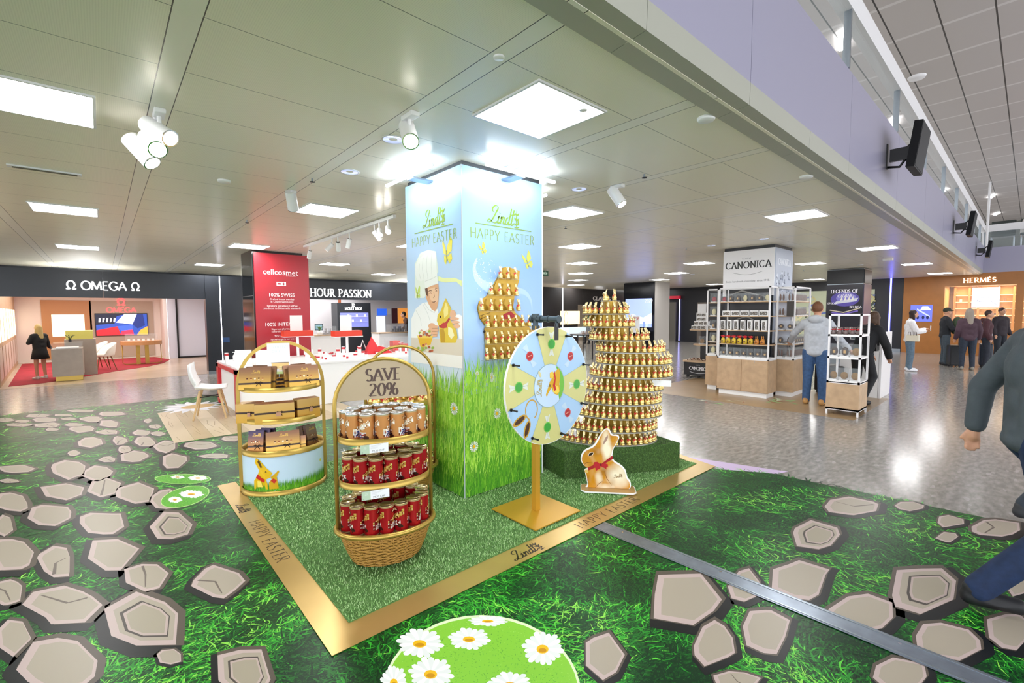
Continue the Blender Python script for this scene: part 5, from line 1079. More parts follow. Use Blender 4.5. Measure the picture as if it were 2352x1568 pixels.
# ============================================================ PEOPLE
def V3(p): return Vector(p)
def person(label, x, y, ang, h=1.75, top='8A8D92', bot='2C3A55', shoe='E8E8E8', hairc='2A1E18', hair='short', armL=None, armR=None, legL=None, legR=None, lean=0., headturn=(0, .02), skirt=False, sleeve=True, bulk=1., group=None, hood=False, vox=.013, skin='C99678', barelegs=False, collar=None, name='person'):
    s = h/1.75; t = thing(name, label, 'person', (x, y, 0), ang, group)
    cl, sl = cos(lean), sin(lean)
    def U(p):      # lean the upper body forwards (+y)
        z = p[2]-.95
        if z <= 0: return Vector(p)*s
        return Vector((p[0], p[1]*cl+z*sl, .95+z*cl-p[1]*sl))*s
    aL = armL or ((-.235, -.02, 1.14), (-.25, .08, .90)); aR = armR or ((.235, -.02, 1.14), (.25, .08, .90))
    lL = legL or ((-.105, .03, .50), (-.115, 0, .08)); lR = legR or ((.105, .03, .50), (.115, 0, .08))
    hx_, hy_ = headturn; HC = U((hx_, hy_+.01, 1.645))
    def arm(sd, a, k=0., r=1., wrist=1.): 
        sh = U((sd*.175, 0, 1.40)); e = U(a[0]); w_ = U(a[1]); w2 = e.lerp(w_, wrist)
        return [('c', sh, e, (.052+k)*s*r, (.041+k)*s*r), ('c', e, w2, (.040+k)*s*r, (.028+k*1.1)*s*r)]
    def hand(sd, a):
        e = U(a[0]); w_ = U(a[1]); d = (w_-e).normalized(); o = d.cross(Vector((0, 0, 1)));  o = o.normalized() if o.length > .1 else Vector((0, 1, 0)); n_ = d.cross(o).normalized(); it = [('c', w_, w_+d*.055*s, .026*s, .03*s)]
        for i, ln in enumerate((.058, .068, .064, .05)):
            b0 = w_+d*.07*s+o*((i-1.5)*.018*s); m_ = b0+d*ln*.55*s+n_*.006; it += [('c', b0, m_, .0095*s, .009*s), ('c', m_, m_+d*ln*.4*s+n_*.016*s, .009*s, .008*s)]
        it.append(('c', w_+d*.02*s-o*.02*s, w_+d*.07*s-o*.05*s, .012*s, .0095*s)); return it
    def leg(sd, a, k=0., r=1.):
        hp = Vector((sd*.09, 0, .90))*s; kn = V3(a[0])*s; an = V3(a[1])*s
        return [('c', hp, kn, (.082+k)*s*r, (.056+k)*s*r), ('c', kn, an, (.052+k)*s*r, (.038+k)*s*r)]
    def torso(k=0., b=1.):
        return [('e', U((0, 0, .94)), ((.150+k)*s*b, (.105+k)*s*b, .12*s)), ('e', U((0, 0, 1.10)), ((.135+k)*s*b, (.098+k)*s*b, .15*s)), ('e', U((0, 0, 1.27)), ((.160+k)*s*b, (.112+k)*s*b, .17*s)), ('c', U((-.13, 0, 1.40)), U((.13, 0, 1.40)), (.062+k)*s, (.062+k)*s)]+([('c', U((sx*.075, 0, 1.30)), U((sx*.07, 0, .95)), (.088+k*.9)*s, (.086+k*.9)*s) for sx in (-1, 1)] if k > 0 else [])
    foot = []
    for a in (lL, lR): an = V3(a[1])*s; foot.append(('c', an+Vector((0, 0, -.03))*s, Vector((an.x*1.05, an.y+.13*s, max(.03*s, an.z-.05*s))), .036*s, .03*s))
    head = [('e', HC, (.074*s, .092*s, .112*s)), ('e', HC+Vector((0, .035, -.055))*s, (.05*s, .05*s, .052*s)), ('c', HC+Vector((0, .086, .01))*s, HC+Vector((0, .104, -.022))*s, .009*s, .014*s), ('e', HC+Vector((0, .082, -.06))*s, (.024*s, .012*s, .009*s)), ('e', HC+Vector((-.076, 0, -.01))*s, (.012*s, .02*s, .03*s)), ('e', HC+Vector((.076, 0, -.01))*s, (.012*s, .02*s, .03*s)), ('c', U((0, -.005, 1.42)), HC+Vector((0, -.01, -.07))*s, .058*s, .052*s)]
    body = head+torso(-.004)+arm(-1, aL)+arm(1, aR)+hand(-1, aL)+hand(1, aR)+leg(-1, lL)+leg(1, lR)+foot
    o = meshobj('body', blob(body, vox*.8, 1, 'body'), mat('skin_'+skin, skin, .5), t)
    b = MB()
    for sx in (-1, 1): b.ell(HC+Vector((sx*.03, .082, .012))*s, .010*s, 8, 6)
    b.build('eyes', M_black, t)
    hm = mat('hair_'+hairc, hairc, .6, bump=.6, bscale=60)
    H = [('e', HC+Vector((0, -.018, .028))*s, (.084*s, .094*s, .105*s))]
    if hair == 'long': H += [('c', HC+Vector((0, -.06, .02))*s, HC+Vector((0, -.10, -.30))*s, .082*s, .07*s), ('c', HC+Vector((-.06, -.03, 0))*s, HC+Vector((-.09, -.03, -.2))*s, .035*s, .03*s), ('c', HC+Vector((.06, -.03, 0))*s, HC+Vector((.09, -.03, -.2))*s, .035*s, .03*s)]
    if hair == 'bob': H += [('c', HC+Vector((-.06, -.02, .02))*s, HC+Vector((-.062, .0, -.14))*s, .04*s, .03*s), ('c', HC+Vector((.06, -.02, .02))*s, HC+Vector((.062, .0, -.14))*s, .04*s, .03*s), ('e', HC+Vector((0, -.05, -.06))*s, (.08*s, .05*s, .09*s))]
    if hair in ('cap', 'beanie'):
        H = [('e', HC+Vector((0, -.01, .045))*s, (.09*s, .102*s, .085*s))]
        if hair == 'cap': H.append(('e', HC+Vector((0, .10, .03))*s, (.06*s, .06*s, .012*s)))
        meshobj('hat', blob(H, vox*.8, 2, 'hat'), mat('hat_'+hairc, hairc, .8), t)
    else: meshobj('hair', blob(H, vox*.8, 2, 'hair'), hm, t)
    tm = mat('cloth_'+top, top, .85, bump=.35, bscale=22, var=.12)
    k = .014+.010*bulk
    T = torso(k, 1)+arm(-1, aL, k*.85, 1, .93 if sleeve else .3)+arm(1, aR, k*.85, 1, .93 if sleeve else .3)+[('e', U((0, 0, .90)), ((.150+k)*s, (.112+k)*s, .08*s)), ('c', U((0, -.01, 1.40)), U((0, 0, 1.47)), .08*s, .07*s)]
    if hood: T += [('e', U((0, -.10, 1.47)), (.12*s, .065*s, .07*s)), ('c', U((-.09, -.02, 1.47)), U((.09, -.02, 1.47)), .05*s, .05*s)]
    meshobj('hooded_top' if hood else 'jacket', blob(T, vox, 5, 'jacket'), tm, t)
    bmn = mat('cloth_'+bot, bot, .8, bump=.3, bscale=25, var=.25)
    if skirt:
        b = MB(); b.lathe([(.17*s, 1.0*s), (.2*s, .85*s), (.235*s, .66*s), (.22*s, .66*s), (.15*s, .98*s)], 24, ex=1, ey=.8); b.build('skirt', bmn, t)
    else:
        meshobj('trousers', blob([('e', Vector((0, 0, .93))*s, (.163*s, .12*s, .10*s))]+leg(-1, lL, .018, 1.05)+leg(1, lR, .018, 1.05)+[('c', V3(a[1])*s+Vector((0, 0, .02)), V3(a[0])*s, .058*s, .07*s) for a in (lL, lR)], vox, 2, 'trousers'), bmn, t)
    for a in (lL, lR):
        an = V3(a[1])*s; e = Vector((an.x*1.05, an.y+.15*s, max(.036*s, an.z-.04*s)))
        meshobj('shoe', blob([('c', an+Vector((0, -.03, -.035))*s, e, .046*s, .040*s), ('c', an+Vector((0, -.02, .0))*s, an+Vector((0, .0, .02))*s, .047*s, .045*s), ('e', (an+e)/2+Vector((0, -.01*s, -.022*s)), (.05*s, .125*s, .022*s))], vox*.8, 1, 'shoe'), mat('shoe_'+shoe, shoe, .6), t)
    return t, s, U
def hold(name, label, cat, parent_loc, b, m, rz=0):
    o = b.build(name, m); o.location = parent_loc; o.rotation_euler = (0, 0, rz); return tag(o, label, cat)
# customer in grey hoodie
person('person in pale grey hooded top and jeans reaching for the shelves, seen from behind', 9.06, 2.42, -PI/2+.1, 1.74, 'B9BEC6', '3A5A86', 'B98A50', '6A4226', 'short', armL=((-.36, .16, 1.22), (-.46, .42, 1.08)), armR=((.30, .18, 1.15), (.42, .38, .98)), hood=True, vox=.011, lean=.06)
t, s, U = person('person in black coat with tousled brown hair bending over the till behind the small rack', 9.85, 1.93, -PI/2-.5, 1.62, '15161A', '121318', '1A1A1C', '4A3424', 'bob', lean=.35, bulk=1.9, armL=((-.28, .2, 1.15), (-.16, .42, 1.02)), armR=((.28, .15, 1.15), (.2, .4, 1.0)), legR=((.14, .1, .5), (.2, -.2, .08)))
# woman with a phone
A_w = rad(195)
t, s, U = person('person in white puffy jacket and wide jeans looking at a phone', 16.0, 2.12, A_w, 1.60, 'E6E4E6', '5F7486', 'ECECF2', '2A1614', 'bob', armL=((-.25, .12, 1.14), (-.08, .34, 1.20)), armR=((.25, .12, 1.14), (.1, .30, 1.16)), bulk=2.1, headturn=(0, .05), vox=.012)
o = hold('smartphone', 'pale smartphone held by the woman in the white jacket', 'phone', (16.0, 2.12, 0), MB().box(-.06, .02, .40, .41, 1.07, 1.2), M_white, A_w)
b = MB(); b.box(-.13, .13, -.05, .05, .80, .97); o = b.build('shoulder_bag', mat('bag_cream', 'D8D0BC', .6), bevel=.012); o.location = (15.78, 2.03, 0); o.rotation_euler = (0, 0, -PI/2-.2); tag(o, 'cream shoulder bag with straps on the woman in the white jacket', 'bag')
b = MB()
for sx in (-.06, .06): b.tube([(sx-.03, -.05, .95), (sx-.025, -.055, 1.04), (sx+.025, -.055, 1.04), (sx+.03, -.05, .95)], .006, 6)
b.build('handle', mat('strap_brown', '3A2420', .5), o)
t, s, U = person('person in dark green cap and black jacket with a green backpack', 18.4, 1.66, rad(200), 1.66, '23262C', '47525C', '2A2A2E', '33392C', 'cap', armL=((-.26, .1, 1.12), (-.1, .32, 1.10)), armR=((.26, .1, 1.12), (.12, .3, 1.08)), bulk=1.7, vox=.015)
me = blob([('e', (0, 0, 1.15), (.17, .13, .27)), ('e', (0, -.07, 1.05), (.12, .07, .14)), ('c', (-.1, .12, 1.38), (-.1, .16, 1.1), .02, .02), ('c', (.1, .12, 1.38), (.1, .16, 1.1), .02, .02)], .015, 2, 'bp'); o = meshobj('backpack', me, mat('bag_green', '4A5A44', .8, bump=.4)); o.location = (18.4, 1.66, 0); o.rotation_euler = (0, 0, rad(200)); o.location += Vector((cos(rad(290)), sin(rad(290)), 0))*.26; tag(o, 'large green backpack worn by the person in the dark green cap', 'backpack')
t, s, U = person('person in plum jacket with long grey-blond hair, back towards us', 17.3, 1.10, rad(-70), 1.63, '4A3540', '2A3342', '8A8478', '8F8478', 'long', bulk=1.7, vox=.015)
t, s, U = person('person in maroon coat with dark hood standing between the shoppers', 18.2, .80, rad(180), 1.58, '4A2A30', '252A36', '2A2A2E', '3A2824', 'short', bulk=1.9, vox=.016, hood=True)
t, s, U = person('person in dark jacket over teal shirt before the lit orange shop window', 20.6, .62, rad(140), 1.66, '2C242A', '1F242E', '2A2A2E', '3A2622', 'short', bulk=1.5, vox=.016)
def suitcase(label, x, y, rz, c, h=.62, w_=.42, d=.26):
    t = thing('suitcase', label, 'suitcase', (x, y, 0), rz); MB().box(-w_/2, w_/2, -d/2, d/2, .05, h).build('shell', mat('case_'+c, c, .4), t, bevel=.03)
    b = MB(); b.tube([(-.08, -d/2+.03, h), (-.08, -d/2+.03, h+.3), (.08, -d/2+.03, h+.3), (.08, -d/2+.03, h)], .009, 6); b.build('pull_handle', M_steel, t)
    for sx in (-1, 1):
        for sy in (-1, 1): MB().cyl((sx*w_*.38-.01, sy*d*.3, .028), (sx*w_*.38+.01, sy*d*.3, .028), .028, n=12).build('wheel', M_black, t)
P = G(2190, 842); suitcase('black suitcase in front of the person with the green backpack', P.x, P.y, .3, '14161A')
P = G(2262, 842); suitcase('dark blue suitcase beside the person with long grey-blond hair', P.x, P.y, .1, '1E2836', .66, .46)
P = G(1867, 905); suitcase('black suitcase behind the legs of the person in the grey hooded top', P.x+.3, P.y-.18, 1.2, '101114', .55)
# passer-by on the right
person('person in taupe coat walking out at the right edge, before the far shops', 5.3, -.22, rad(215), 1.74, '7A7470', '39424E', '33353A', '8A6A6A', 'short', bulk=1.6, vox=.015, legL=((-.1, .2, .5), (-.1, .25, .09)), legR=((.1, -.05, .48), (.1, -.3, .14)))
person('person in dark jeans and black shoes striding across the printed grass', 3.62, -.05, rad(200), 1.78, '4A5258', '182C50', '15161A', '3A2E28', 'short', bulk=.9, vox=.010, legL=((-.11, .30, .52), (-.10, .42, .09)), legR=((.10, .06, .47), (.10, -.22, .10)), armL=((-.25, -.14, 1.14), (-.26, -.16, .90)), armR=((.24, .1, 1.15), (.25, .26, .95)))
person('small person with long blond hair, black top and short skirt in the watch store', -1.18, 16.2, rad(40), 1.34, '17171B', '141418', 'C9C4C0', 'B49A62', 'long', skirt=True, vox=.014, armR=((.3, .08, 1.08), (.46, .2, .98)), armL=((-.26, .05, 1.18), (-.12, .2, 1.25)))
P = G(1349, 789); person('person in dark green coat far behind the rabbit tower', P.x, P.y, rad(100), 1.62, '1F5A3C', '1A1C20', '1A1A1C', '2A2220', 'short', vox=.02, bulk=1.5)
person('person in brown jumper and jeans leaning over the glass counter', 8.75, 15.75, rad(75), 1.66, '4A3024', '6A7A90', 'E0E0E0', '1E1614', 'short', lean=.3, vox=.016, armL=((-.2, .2, 1.15), (-.1, .4, 1.1)))
def seated():
    y = AX(2368, 560, 23.7).y; t, s, U = person('seated person in white top on the upper gallery at the right edge', 23.62, y, rad(90), 1.6, 'E4E0DA', '22262C', '1A1A1C', '4A3424', 'short', vox=.02, legL=((-.1, .42, .88), (-.1, .44, .46)), legR=((.1, .42, .88), (.1, .44, .46)), lean=.15); t.location.z = 3.75-.39
seated()

# ============================================================ CONFECTIONER SHELVES
def frame_tubes(b, x0, x1, y0, y1, z0, z1, r=.0125):
    for x in (x0+r, x1-r):
        for y in (y0+r, y1-r): b.box(x-r, x+r, y-r, y+r, z0, z1)
    for z in (z0+r, z1-r):
        for y in (y0+r, y1-r): b.box(x0, x1, y-r, y+r, z-r, z+r)
        for x in (x0+r, x1-r): b.box(x-r, x+r, y0, y1, z-r, z+r)
def shelfunit(label, x0, x1, y0, y1, doors, panel=True):
    t = thing('display_shelf', label, 'display shelf', ((x0+x1)/2, (y0+y1)/2, .0025)); X, Y = (x1-x0)/2, (y1-y0)/2
    MB().box(-X+.03, X-.03, -Y+.03, Y-.03, 0, .09).build('plinth', M_white, t); MB().box(-X, X, -Y, Y, .09, .69).build('cabinet', M_oak, t)
    b = MB(); frame_tubes(b, -X, X, -Y, Y, .69, 2.05); b.build('frame', M_whitem, t)
    MB().box(-X+.01, X-.01, -Y+.01, Y-.01, .70, .735).build('tray', M_white, t)
    for z in (.98, 1.24, 1.51, 1.78): MB().box(-X+.015, X-.015, -Y+.015, Y-.015, z-.018, z).build('shelf', M_oak, t)
    for d in doors:
        if d[0] == 'x':
            q = MB(); q.box(-X-.012, -X, d[1]-(y0+y1)/2, d[2]-(y0+y1)/2, .10, .68); q = q.build('door', M_oak, t); MB().cyl((-X-.02, (d[1]+d[2])/2-(y0+y1)/2, .66), (-X-.012, (d[1]+d[2])/2-(y0+y1)/2, .66), .006).build('lock', M_steel, q)
    return t
u1 = shelfunit('main white framed shelf with two oak doors under the confectioner banner', 8.99, 9.40, 3.13, 4.06, (('x', 3.14, 3.585), ('x', 3.605, 4.05)))
shelfunit('white framed oak-based shelf right of the main one, left of the customer', 9.5, 10.38, 2.88, 3.21, ())
shelfunit('white framed oak-based shelf at the far left end of the confectioner stand', 9.30, 10.3, 4.2, 4.44, ())
MB_ = MB().box(9.405, 9.425, 3.27, 4.1, .7, 2.05).build('back_panel', M_black); tag(MB_, 'black glossy picture panel behind the main confectioner shelf', 'panel')
b = MB(((9.404, 4.1, 0), (0, -1, 0), (0, 0, 1), (-1, 0, 0)))
for q in (((0, 1.9), (.3, 2.0), (.83, 1.85)), ((.1, 1.4), (.4, 1.5), (.7, 1.35)), ((.05, 1.0), (.3, 1.12), (.6, .98))): b.col('8A8780').strip(list(q), lambda a, t_: .03*sin(PI*t_)+.004, 1)
b.build('curl_print', M_gloss, MB_)
# goods, fronts towards -x
def clearbox(kind, w_=.095, h=.15, d=.095):
    t = thing('clear_gift_carton', '', 'chocolate box'); MB().box(-d/2, d/2, -w_/2, w_/2, 0, h).build('clear_box', M_acryl, t)
    if kind == 'disc': MB().cyl((.012, 0, .06), (-.012, 0, .06), .036, n=24).build('chocolate', mat('dark_choc', '3A241A', .35, bump=.5, bscale=90), t); MB().cyl((-.012, 0, .06), (-.014, 0, .06), .016, n=12).build('seal', mat('seal_gold', 'C9A060', .4), t)
    if kind == 'egg': MB().ell((0, 0, .062), (.026, .036, .052)).build('chocolate', mat('dark_choc', '3A241A', .35, bump=.5, bscale=90), t); MB().box(-.027, -.025, -.012, .012, .04, .075).build('seal', mat('seal_gold', 'C9A060', .4), t)
    if kind == 'white': MB().ell((0, 0, .062), (.026, .036, .052)).build('chocolate', mat('white_choc', 'D9CFA0', .35, bump=.5, bscale=90), t)
    if kind == 'bar':
        for yy in (-.022, .022): MB().ell((0, yy, .062), (.02, .014, .055)).build('chocolate', mat('milk_choc', '6A4430', .35), t)
    if kind == 'cookie': MB().ell((0, 0, .06), (.034, .038, .045)).build('chocolate', mat('cookie', '8A6838', .7, bump=1, bscale=60), t)
    if kind == 'red': MB().ell((0, 0, .05), (.03, .034, .042)).build('chocolate', mat('red_choc', 'A82A38', .4), t)
    MB().box(-d/2+.004, d/2-.004, -w_/2+.004, w_/2-.004, .001, .012).build('base_card', M_white, t); return Spawn(t)
CB = {k: clearbox(k) for k in ('disc', 'egg', 'white', 'bar', 'cookie', 'red')}
def carton(w_, h, d, wide):
    t = thing('window_carton', '', 'chocolate carton'); MB().box(-d/2, d/2, -w_/2, w_/2, 0, h).build('carton', M_white, t)
    q = MB().box(-d/2-.001, -d/2, -w_/2+.012, w_/2-.012, .015, h-.02).build('window', mat('choc_window', '55504A', .2), t)
    b = MB(((-d/2-.0012, 0, 0), (0, -1, 0), (0, 0, 1), (-1, 0, 0))); rg = random.Random(3)
    for i in range(14): b.col(rg.choice(['C9C4B8', '8A8478', '3A342E', '6E6258'])).poly(ellp(rg.uniform(-w_*.3, w_*.3), rg.uniform(.03, h-.03), .012 if wide else .006, .008, 6), 1+.1*i)
    b.build('pieces', M_print, q); return Spawn(t)
CW1 = carton(.15, .10, .07, True); CW2 = carton(.075, .19, .07, False)
def chick():
    t = thing('chick_bag', '', 'chocolate bag'); MB().lathe([(0, 0), (.036, 0), (.042, .05), (.032, .095), (.014, .11)], 16).build('bag', mat('chick_yellow', 'D9BE3C', .4), t)
    q = MB(); q.lathe([(.014, .108), (.034, .128), (.036, .15), (.012, .158), (0, .158)], 14); q.ell((-.01, .03, .14), .014); q.ell((-.01, -.03, .14), .014); q.build('red_top', M_red, t); MB().cyl((-.038, 0, .045), (-.046, 0, .045), .017, n=14).build('label_disc', mat('disc_print', '7A4A2A', .5), t); return Spawn(t)
CH = chick()
def bunbag():
    t = thing('rabbit_bag', '', 'chocolate bag'); MB().lathe([(0, 0), (.036, 0), (.042, .05), (.028, .10), (.0, .11)], 16).build('bag', mat('orange_bag', 'D08A3C', .4), t)
    for sy in (-1, 1): MB().ell((0, sy*.014, .13), (.008, .009, .032)).build('ear', mat('orange_bag', 'D08A3C'), t)
    MB().cyl((-.038, 0, .045), (-.046, 0, .045), .017, n=14).build('label_disc', MATS['disc_print'], t); return Spawn(t)
BB = bunbag()
ZS = dict(tray=.7375, s1=.9825, s2=1.2425, s3=1.5125, s4=1.7825)
for i in range(7): y = 3.97-.125*i; CB['disc']((9.07, y, ZS['tray']), 0, 'clear box with round dark chocolate, %s on the bottom tray of the main rack' % OR[i], 'clear boxes on the main bottom tray', 1.12)
for i in range(8):
    y = 3.99-.103*i
    if i < 6: CH((9.07, y, ZS['s1']), 0, 'yellow bag with red top, %s from the left in its row' % OR[i], 'yellow bags with red tops')
    else: BB((9.07, y, ZS['s1']), 0, 'orange rabbit-eared bag, %s of two right of the yellow bags' % ('left' if i == 6 else 'right'))
for i in range(7): CW2((9.08, 4.0-.125*i, ZS['s2']), 0, 'tall white carton with narrow window, %s from the left on the main rack' % OR[i], 'tall white window cartons')
for i in range(5): CW1((9.08, 3.93-.168*i, ZS['s3']), 0, 'low wide white window carton, %s from the left on the main rack' % OR[i], 'low white window cartons')
for i, k in enumerate(('red', 'egg', 'egg', 'white', 'egg', 'egg', 'white')): CB[k]((9.08, 3.99-.13*i, ZS['s4']), 0, 'clear chocolate box on the uppermost main shelf, number %s from its left end' % ['one', 'two', 'three', 'four', 'five', 'six', 'seven'][i], 'clear boxes on the top main shelf', 1.05)
for zn, k, l in (('tray', 'bar', 'bottom tray'), ('s1', 'egg', 'second shelf'), ('s2', 'disc', 'third shelf'), ('s3', 'bar', 'fourth shelf'), ('s4', 'bar', 'top shelf')):
    for i in range(2): CB[k]((9.575, 3.13-.15*i, ZS[zn]), 0, 'clear chocolate box, %s one at the left end of the right rack, %s' % (('left', 'right')[i], l), 'end boxes on the right rack, %s' % l, 1.2)
    for i in range(6): CB[k]((9.70+.115*i, 2.95, ZS[zn]), PI/2, 'clear chocolate box, %s along the front of the right rack, %s' % (OR[i], l), 'front boxes on the right rack, %s' % l, 1.12)
for zn, k, l in (('tray', 'white', 'bottom tray'), ('s1', 'white', 'second shelf'), ('s2', 'egg', 'third shelf'), ('s3', 'white', 'fourth shelf'), ('s4', 'red', 'top shelf')):
    CB[k]((9.37, 4.32, ZS[zn]), 0, 'clear chocolate box on the far left rack end, %s' % l, None, 1.25)
tag(MB().box(9.49, 9.495, 2.9, 3.02, 1.5, 1.78).build('photo_card', mat('card_photo', '3A3430', .4)), 'dark photo card standing on the right confectioner rack', 'card')
# small rack in front
t = thing('display_shelf', 'small square white rack on thin legs with oak box, in front of the customer', 'display shelf', (8.66, 1.87, .0)); X, Y = .26, .21
b = MB(); frame_tubes(b, -X, X, -Y, Y, .49, 1.55); frame_tubes(b, -X, X, -Y, Y, .075, .11); b.build('frame', M_whitem, t)
MB().box(-X, X, -Y, Y, .10, .49).build('oak_box', M_oak, t)
for sx in (-1, 1):
    for sy in (-1, 1): q = MB(); q.cbox((sx*(X-.0125), sy*(Y-.0125), .05), (.024, .024, .1)); q.build('leg', M_whitem, t)
for z in (.5, .87, 1.21): MB().box(-X, X, -Y, Y, z, z+.03).build('shelf', M_white, t)
for z, ks, l in ((.53, ('cookie', 'cookie', 'cookie'), 'lowest'), (.90, ('egg', 'egg', 'cookie'), 'middle')):
    for i, k in enumerate(ks): CB[k]((8.49, 2.01-.137*i, z), 0, 'clear chocolate box on the %s level of the small rack, %s' % (l, ['left', 'centre', 'right'][i]), None, 1.3)
def treat():
    t = thing('treat_bag', '', 'sweet bag'); MB().lathe([(0, 0), (.03, 0), (.034, .03), (.01, .075), (.026, .11), (0, .1)], 12).build('bag', mat('cello_dark', '6A5A58', .15), t); q = MB(); q.ell((-.012, .012, .075), (.01, .014, .01)); q.ell((-.012, -.012, .075), (.01, .014, .01)); q.build('bow', M_red, t); return Spawn(t)
TB = treat()
for i in range(5):
    for j in range(2): TB((8.46+.12*j, 2.03-.08*i, 1.24), 0, 'clear sweet bag with red bow on the small rack, %s in the %s row' % (OR[i], ('front', 'back')[j]), 'sweet bags with red bows')
# round trolley table at the left
t = thing('tiered_display_cart', 'black two-tier cart with oak tops and confectioner name, left of the shelves', 'display cart', (10.95, 5.25, 0))
MB().box(-.35, .35, -.35, .35, .07, .38).build('plinth', M_black, t); MB().box(-.37, .37, -.37, .37, .38, .42).build('oak_top', M_oak, t); MB().box(-.08, .08, -.08, .08, .42, 1.13).build('column', M_black, t)
for z, r in ((.78, .27), (1.14, .36)): MB().lathe([(0, z), (r, z), (r, z+.03), (0, z+.03)], 32, smooth=False).build('tier', M_oak, t)
for sx in (-1, 1):
    for sy in (-1, 1): MB().cyl((sx*.28-.01, sy*.28, .035), (sx*.28+.01, sy*.28, .035), .035, n=14).build('castor', M_black, t)
b = MB(((-.351, 0, 0), (0, -1, 0), (0, 0, 1), (-1, 0, 0))); b.col('E8E8EC'); glyph_text(b, 'CANONICA', .075, .02, .2, .18, .06, True, .9, .15, layer=1); glyph_text(b, 'GENEVE', .018, 0, .31, .14, .08, False, 1, .3, layer=1); b.strip([(-.2+.4*i/10, .15-.03*sin(PI*i/10)) for i in range(11)], lambda a, q: .008, 1); b.build('lettering', M_print, t)
for lv, (n, z) in enumerate(((4, 1.17), (3, 1.27), (2, 1.37), (2, 1.47))):
    for i in range(n): CW1((10.75+.0, 5.25+.12*(n-1)/2-.12*i, z), 0, 'white window carton in the cart pile, %s in the %s row' % (OR[i], ['lowest', 'second', 'third', 'top'][lv]), 'cartons on the cart, %s row' % ['lowest', 'second', 'third', 'top'][lv], (1, .75, .98))
CB['cookie']((10.8, 5.25, .81), 0, 'clear box on the lower tier of the oak-topped cart')
rg = random.Random(5)
b = MB()
for i in range(70): b.col(rg.choice(['8A5A48', 'D8CFC8', '5A3A30', 'B08A78'])).ell((rg.uniform(-.3, .1), rg.uniform(-.3, .3), rg.uniform(.01, .04)), (.022, .016, .013), 6, 4)
o = b.build('wrapped_sweets', M_gloss); o.location = (10.9, 5.25, .42); tag(o, 'loose wrapped sweets heaped on the cart plinth', 'sweets', kind='stuff')
tag(MB().box(10.74, 10.76, 5.15, 5.35, 1.57, 1.78).build('info_card', M_whitem), 'pale card standing on top of the carton pile on the cart', 'card')
tag(MB().box(11.4, 11.5, 4.6, 5.4, 0, 2.15).build('screen_wall', M_black), 'tall black board behind the oak-topped cart', 'board')
# till
t = thing('till_counter', 'white till counter with black cash drawer and touch screen', 'till', (10.95, 2.1, 0)); MB().box(-.42, .42, -.3, .3, 0, .86).build('body', M_white, t, bevel=.006); MB().box(-.42, .42, -.33, -.29, 0, 1.2).build('side_panel', M_whitem, t)
MB().box(-.40, .3, -.24, .28, .86, .96).build('cash_drawer', M_black, t); q = MB(); q.M = Matrix.Translation((-.25, 0, 1.17)) @ Matrix.Rotation(-.25, 4, 'Y'); q.box(-.012, .012, -.2, .2, -.12, .12); s_ = q.build('touch_screen', M_white, t)
q = MB(); q.M = Matrix.Translation((-.25, 0, 1.17)) @ Matrix.Rotation(-.25, 4, 'Y'); q.box(-.014, -.012, -.18, .18, -.1, .1); q.build('display', mat('pos_display', '6A7478', .2), s_); MB().cyl((-.24, 0, .96), (-.24, 0, 1.08), .03).build('screen_stand', M_black, t); MB().cyl((-.3, -.25, .96), (-.3, -.25, 1.12), .02).build('scanner', M_black, t)

# ============================================================ COSMETICS COUNTER
CT = AY(548, 846, 8.18).z
t = thing('cosmetics_counter', 'long white cosmetics counter with red end frame left of the easter pillar', 'counter', (1.53, 8.18, .0065))
MB().box(.03, 5.0, .0, 1.55, 0, CT-.03).build('body', M_white, t); MB().box(0, 5.03, -.02, 1.6, CT-.03, CT).build('worktop', M_white, t)
b = MB(); b.box(-.02, .03, -.02, .12, 0, CT-.03); b.box(-.02, .03, 1.45, 1.6, 0, CT-.03); b.box(-.02, .03, -.02, 1.6, CT-.10, CT-.031); b.box(.03, .5, -.02, -.001, CT-.12, CT-.031); b.build('red_frame', M_red, t)
TOP = CT+.0065
def cosmetic(nm, lab, px, py, b_fn, mats): pass
def prod(kind):
    t = thing(kind[0], '', kind[1])
    if kind[0] == 'cosmetic_carton': MB().box(-.035, .035, -.025, .025, 0, .10).build('carton', M_white, t); MB().box(-.036, .036, -.026, .026, .075, .095).build('red_band', M_red, t)
    if kind[0] == 'cream_jar': MB().lathe([(0, 0), (.035, 0), (.035, .04), (0, .04)], 18, smooth=False).build('jar', M_white, t); MB().lathe([(.036, .04), (.036, .065), (0, .065)], 18, smooth=False).build('red_lid', M_red, t)
    if kind[0] == 'pump_bottle': MB().lathe([(0, 0), (.032, 0), (.034, .09), (.012, .12), (.012, .15), (0, .15)], 18).build('bottle', M_white, t); MB().box(-.035, .01, -.008, .008, .148, .16).build('pump', M_white, t)
    if kind[0] == 'cosmetic_tube': MB().lathe([(0, 0), (.018, 0), (.018, .03), (.02, .035), (.02, .12), (.006, .14), (0, .14)], 14).build('tube', M_white, t); MB().lathe([(0, 0), (.0195, 0), (.0195, .034), (0, .034)], 14).build('red_cap', M_red, t)
    return Spawn(t)
KC = prod(('cosmetic_carton', 'cosmetic box')); KJ = prod(('cream_jar', 'cream jar')); KP = prod(('pump_bottle', 'bottle')); KT = prod(('cosmetic_tube', 'cosmetic tube'))
def on(px, py): P = G(px, py, TOP); return (P.x, P.y, TOP)
KC(on(521, 836), .2, 'slim white carton with red top at the left end of the cosmetics counter', None, (.6, 1, 1.9)); KP(on(540, 828), .3, 'white pump bottle behind the slim carton, left counter end'); KP(on(569, 823), .3, 'white pump bottle seen through the dark glass beside the gift rack arch')
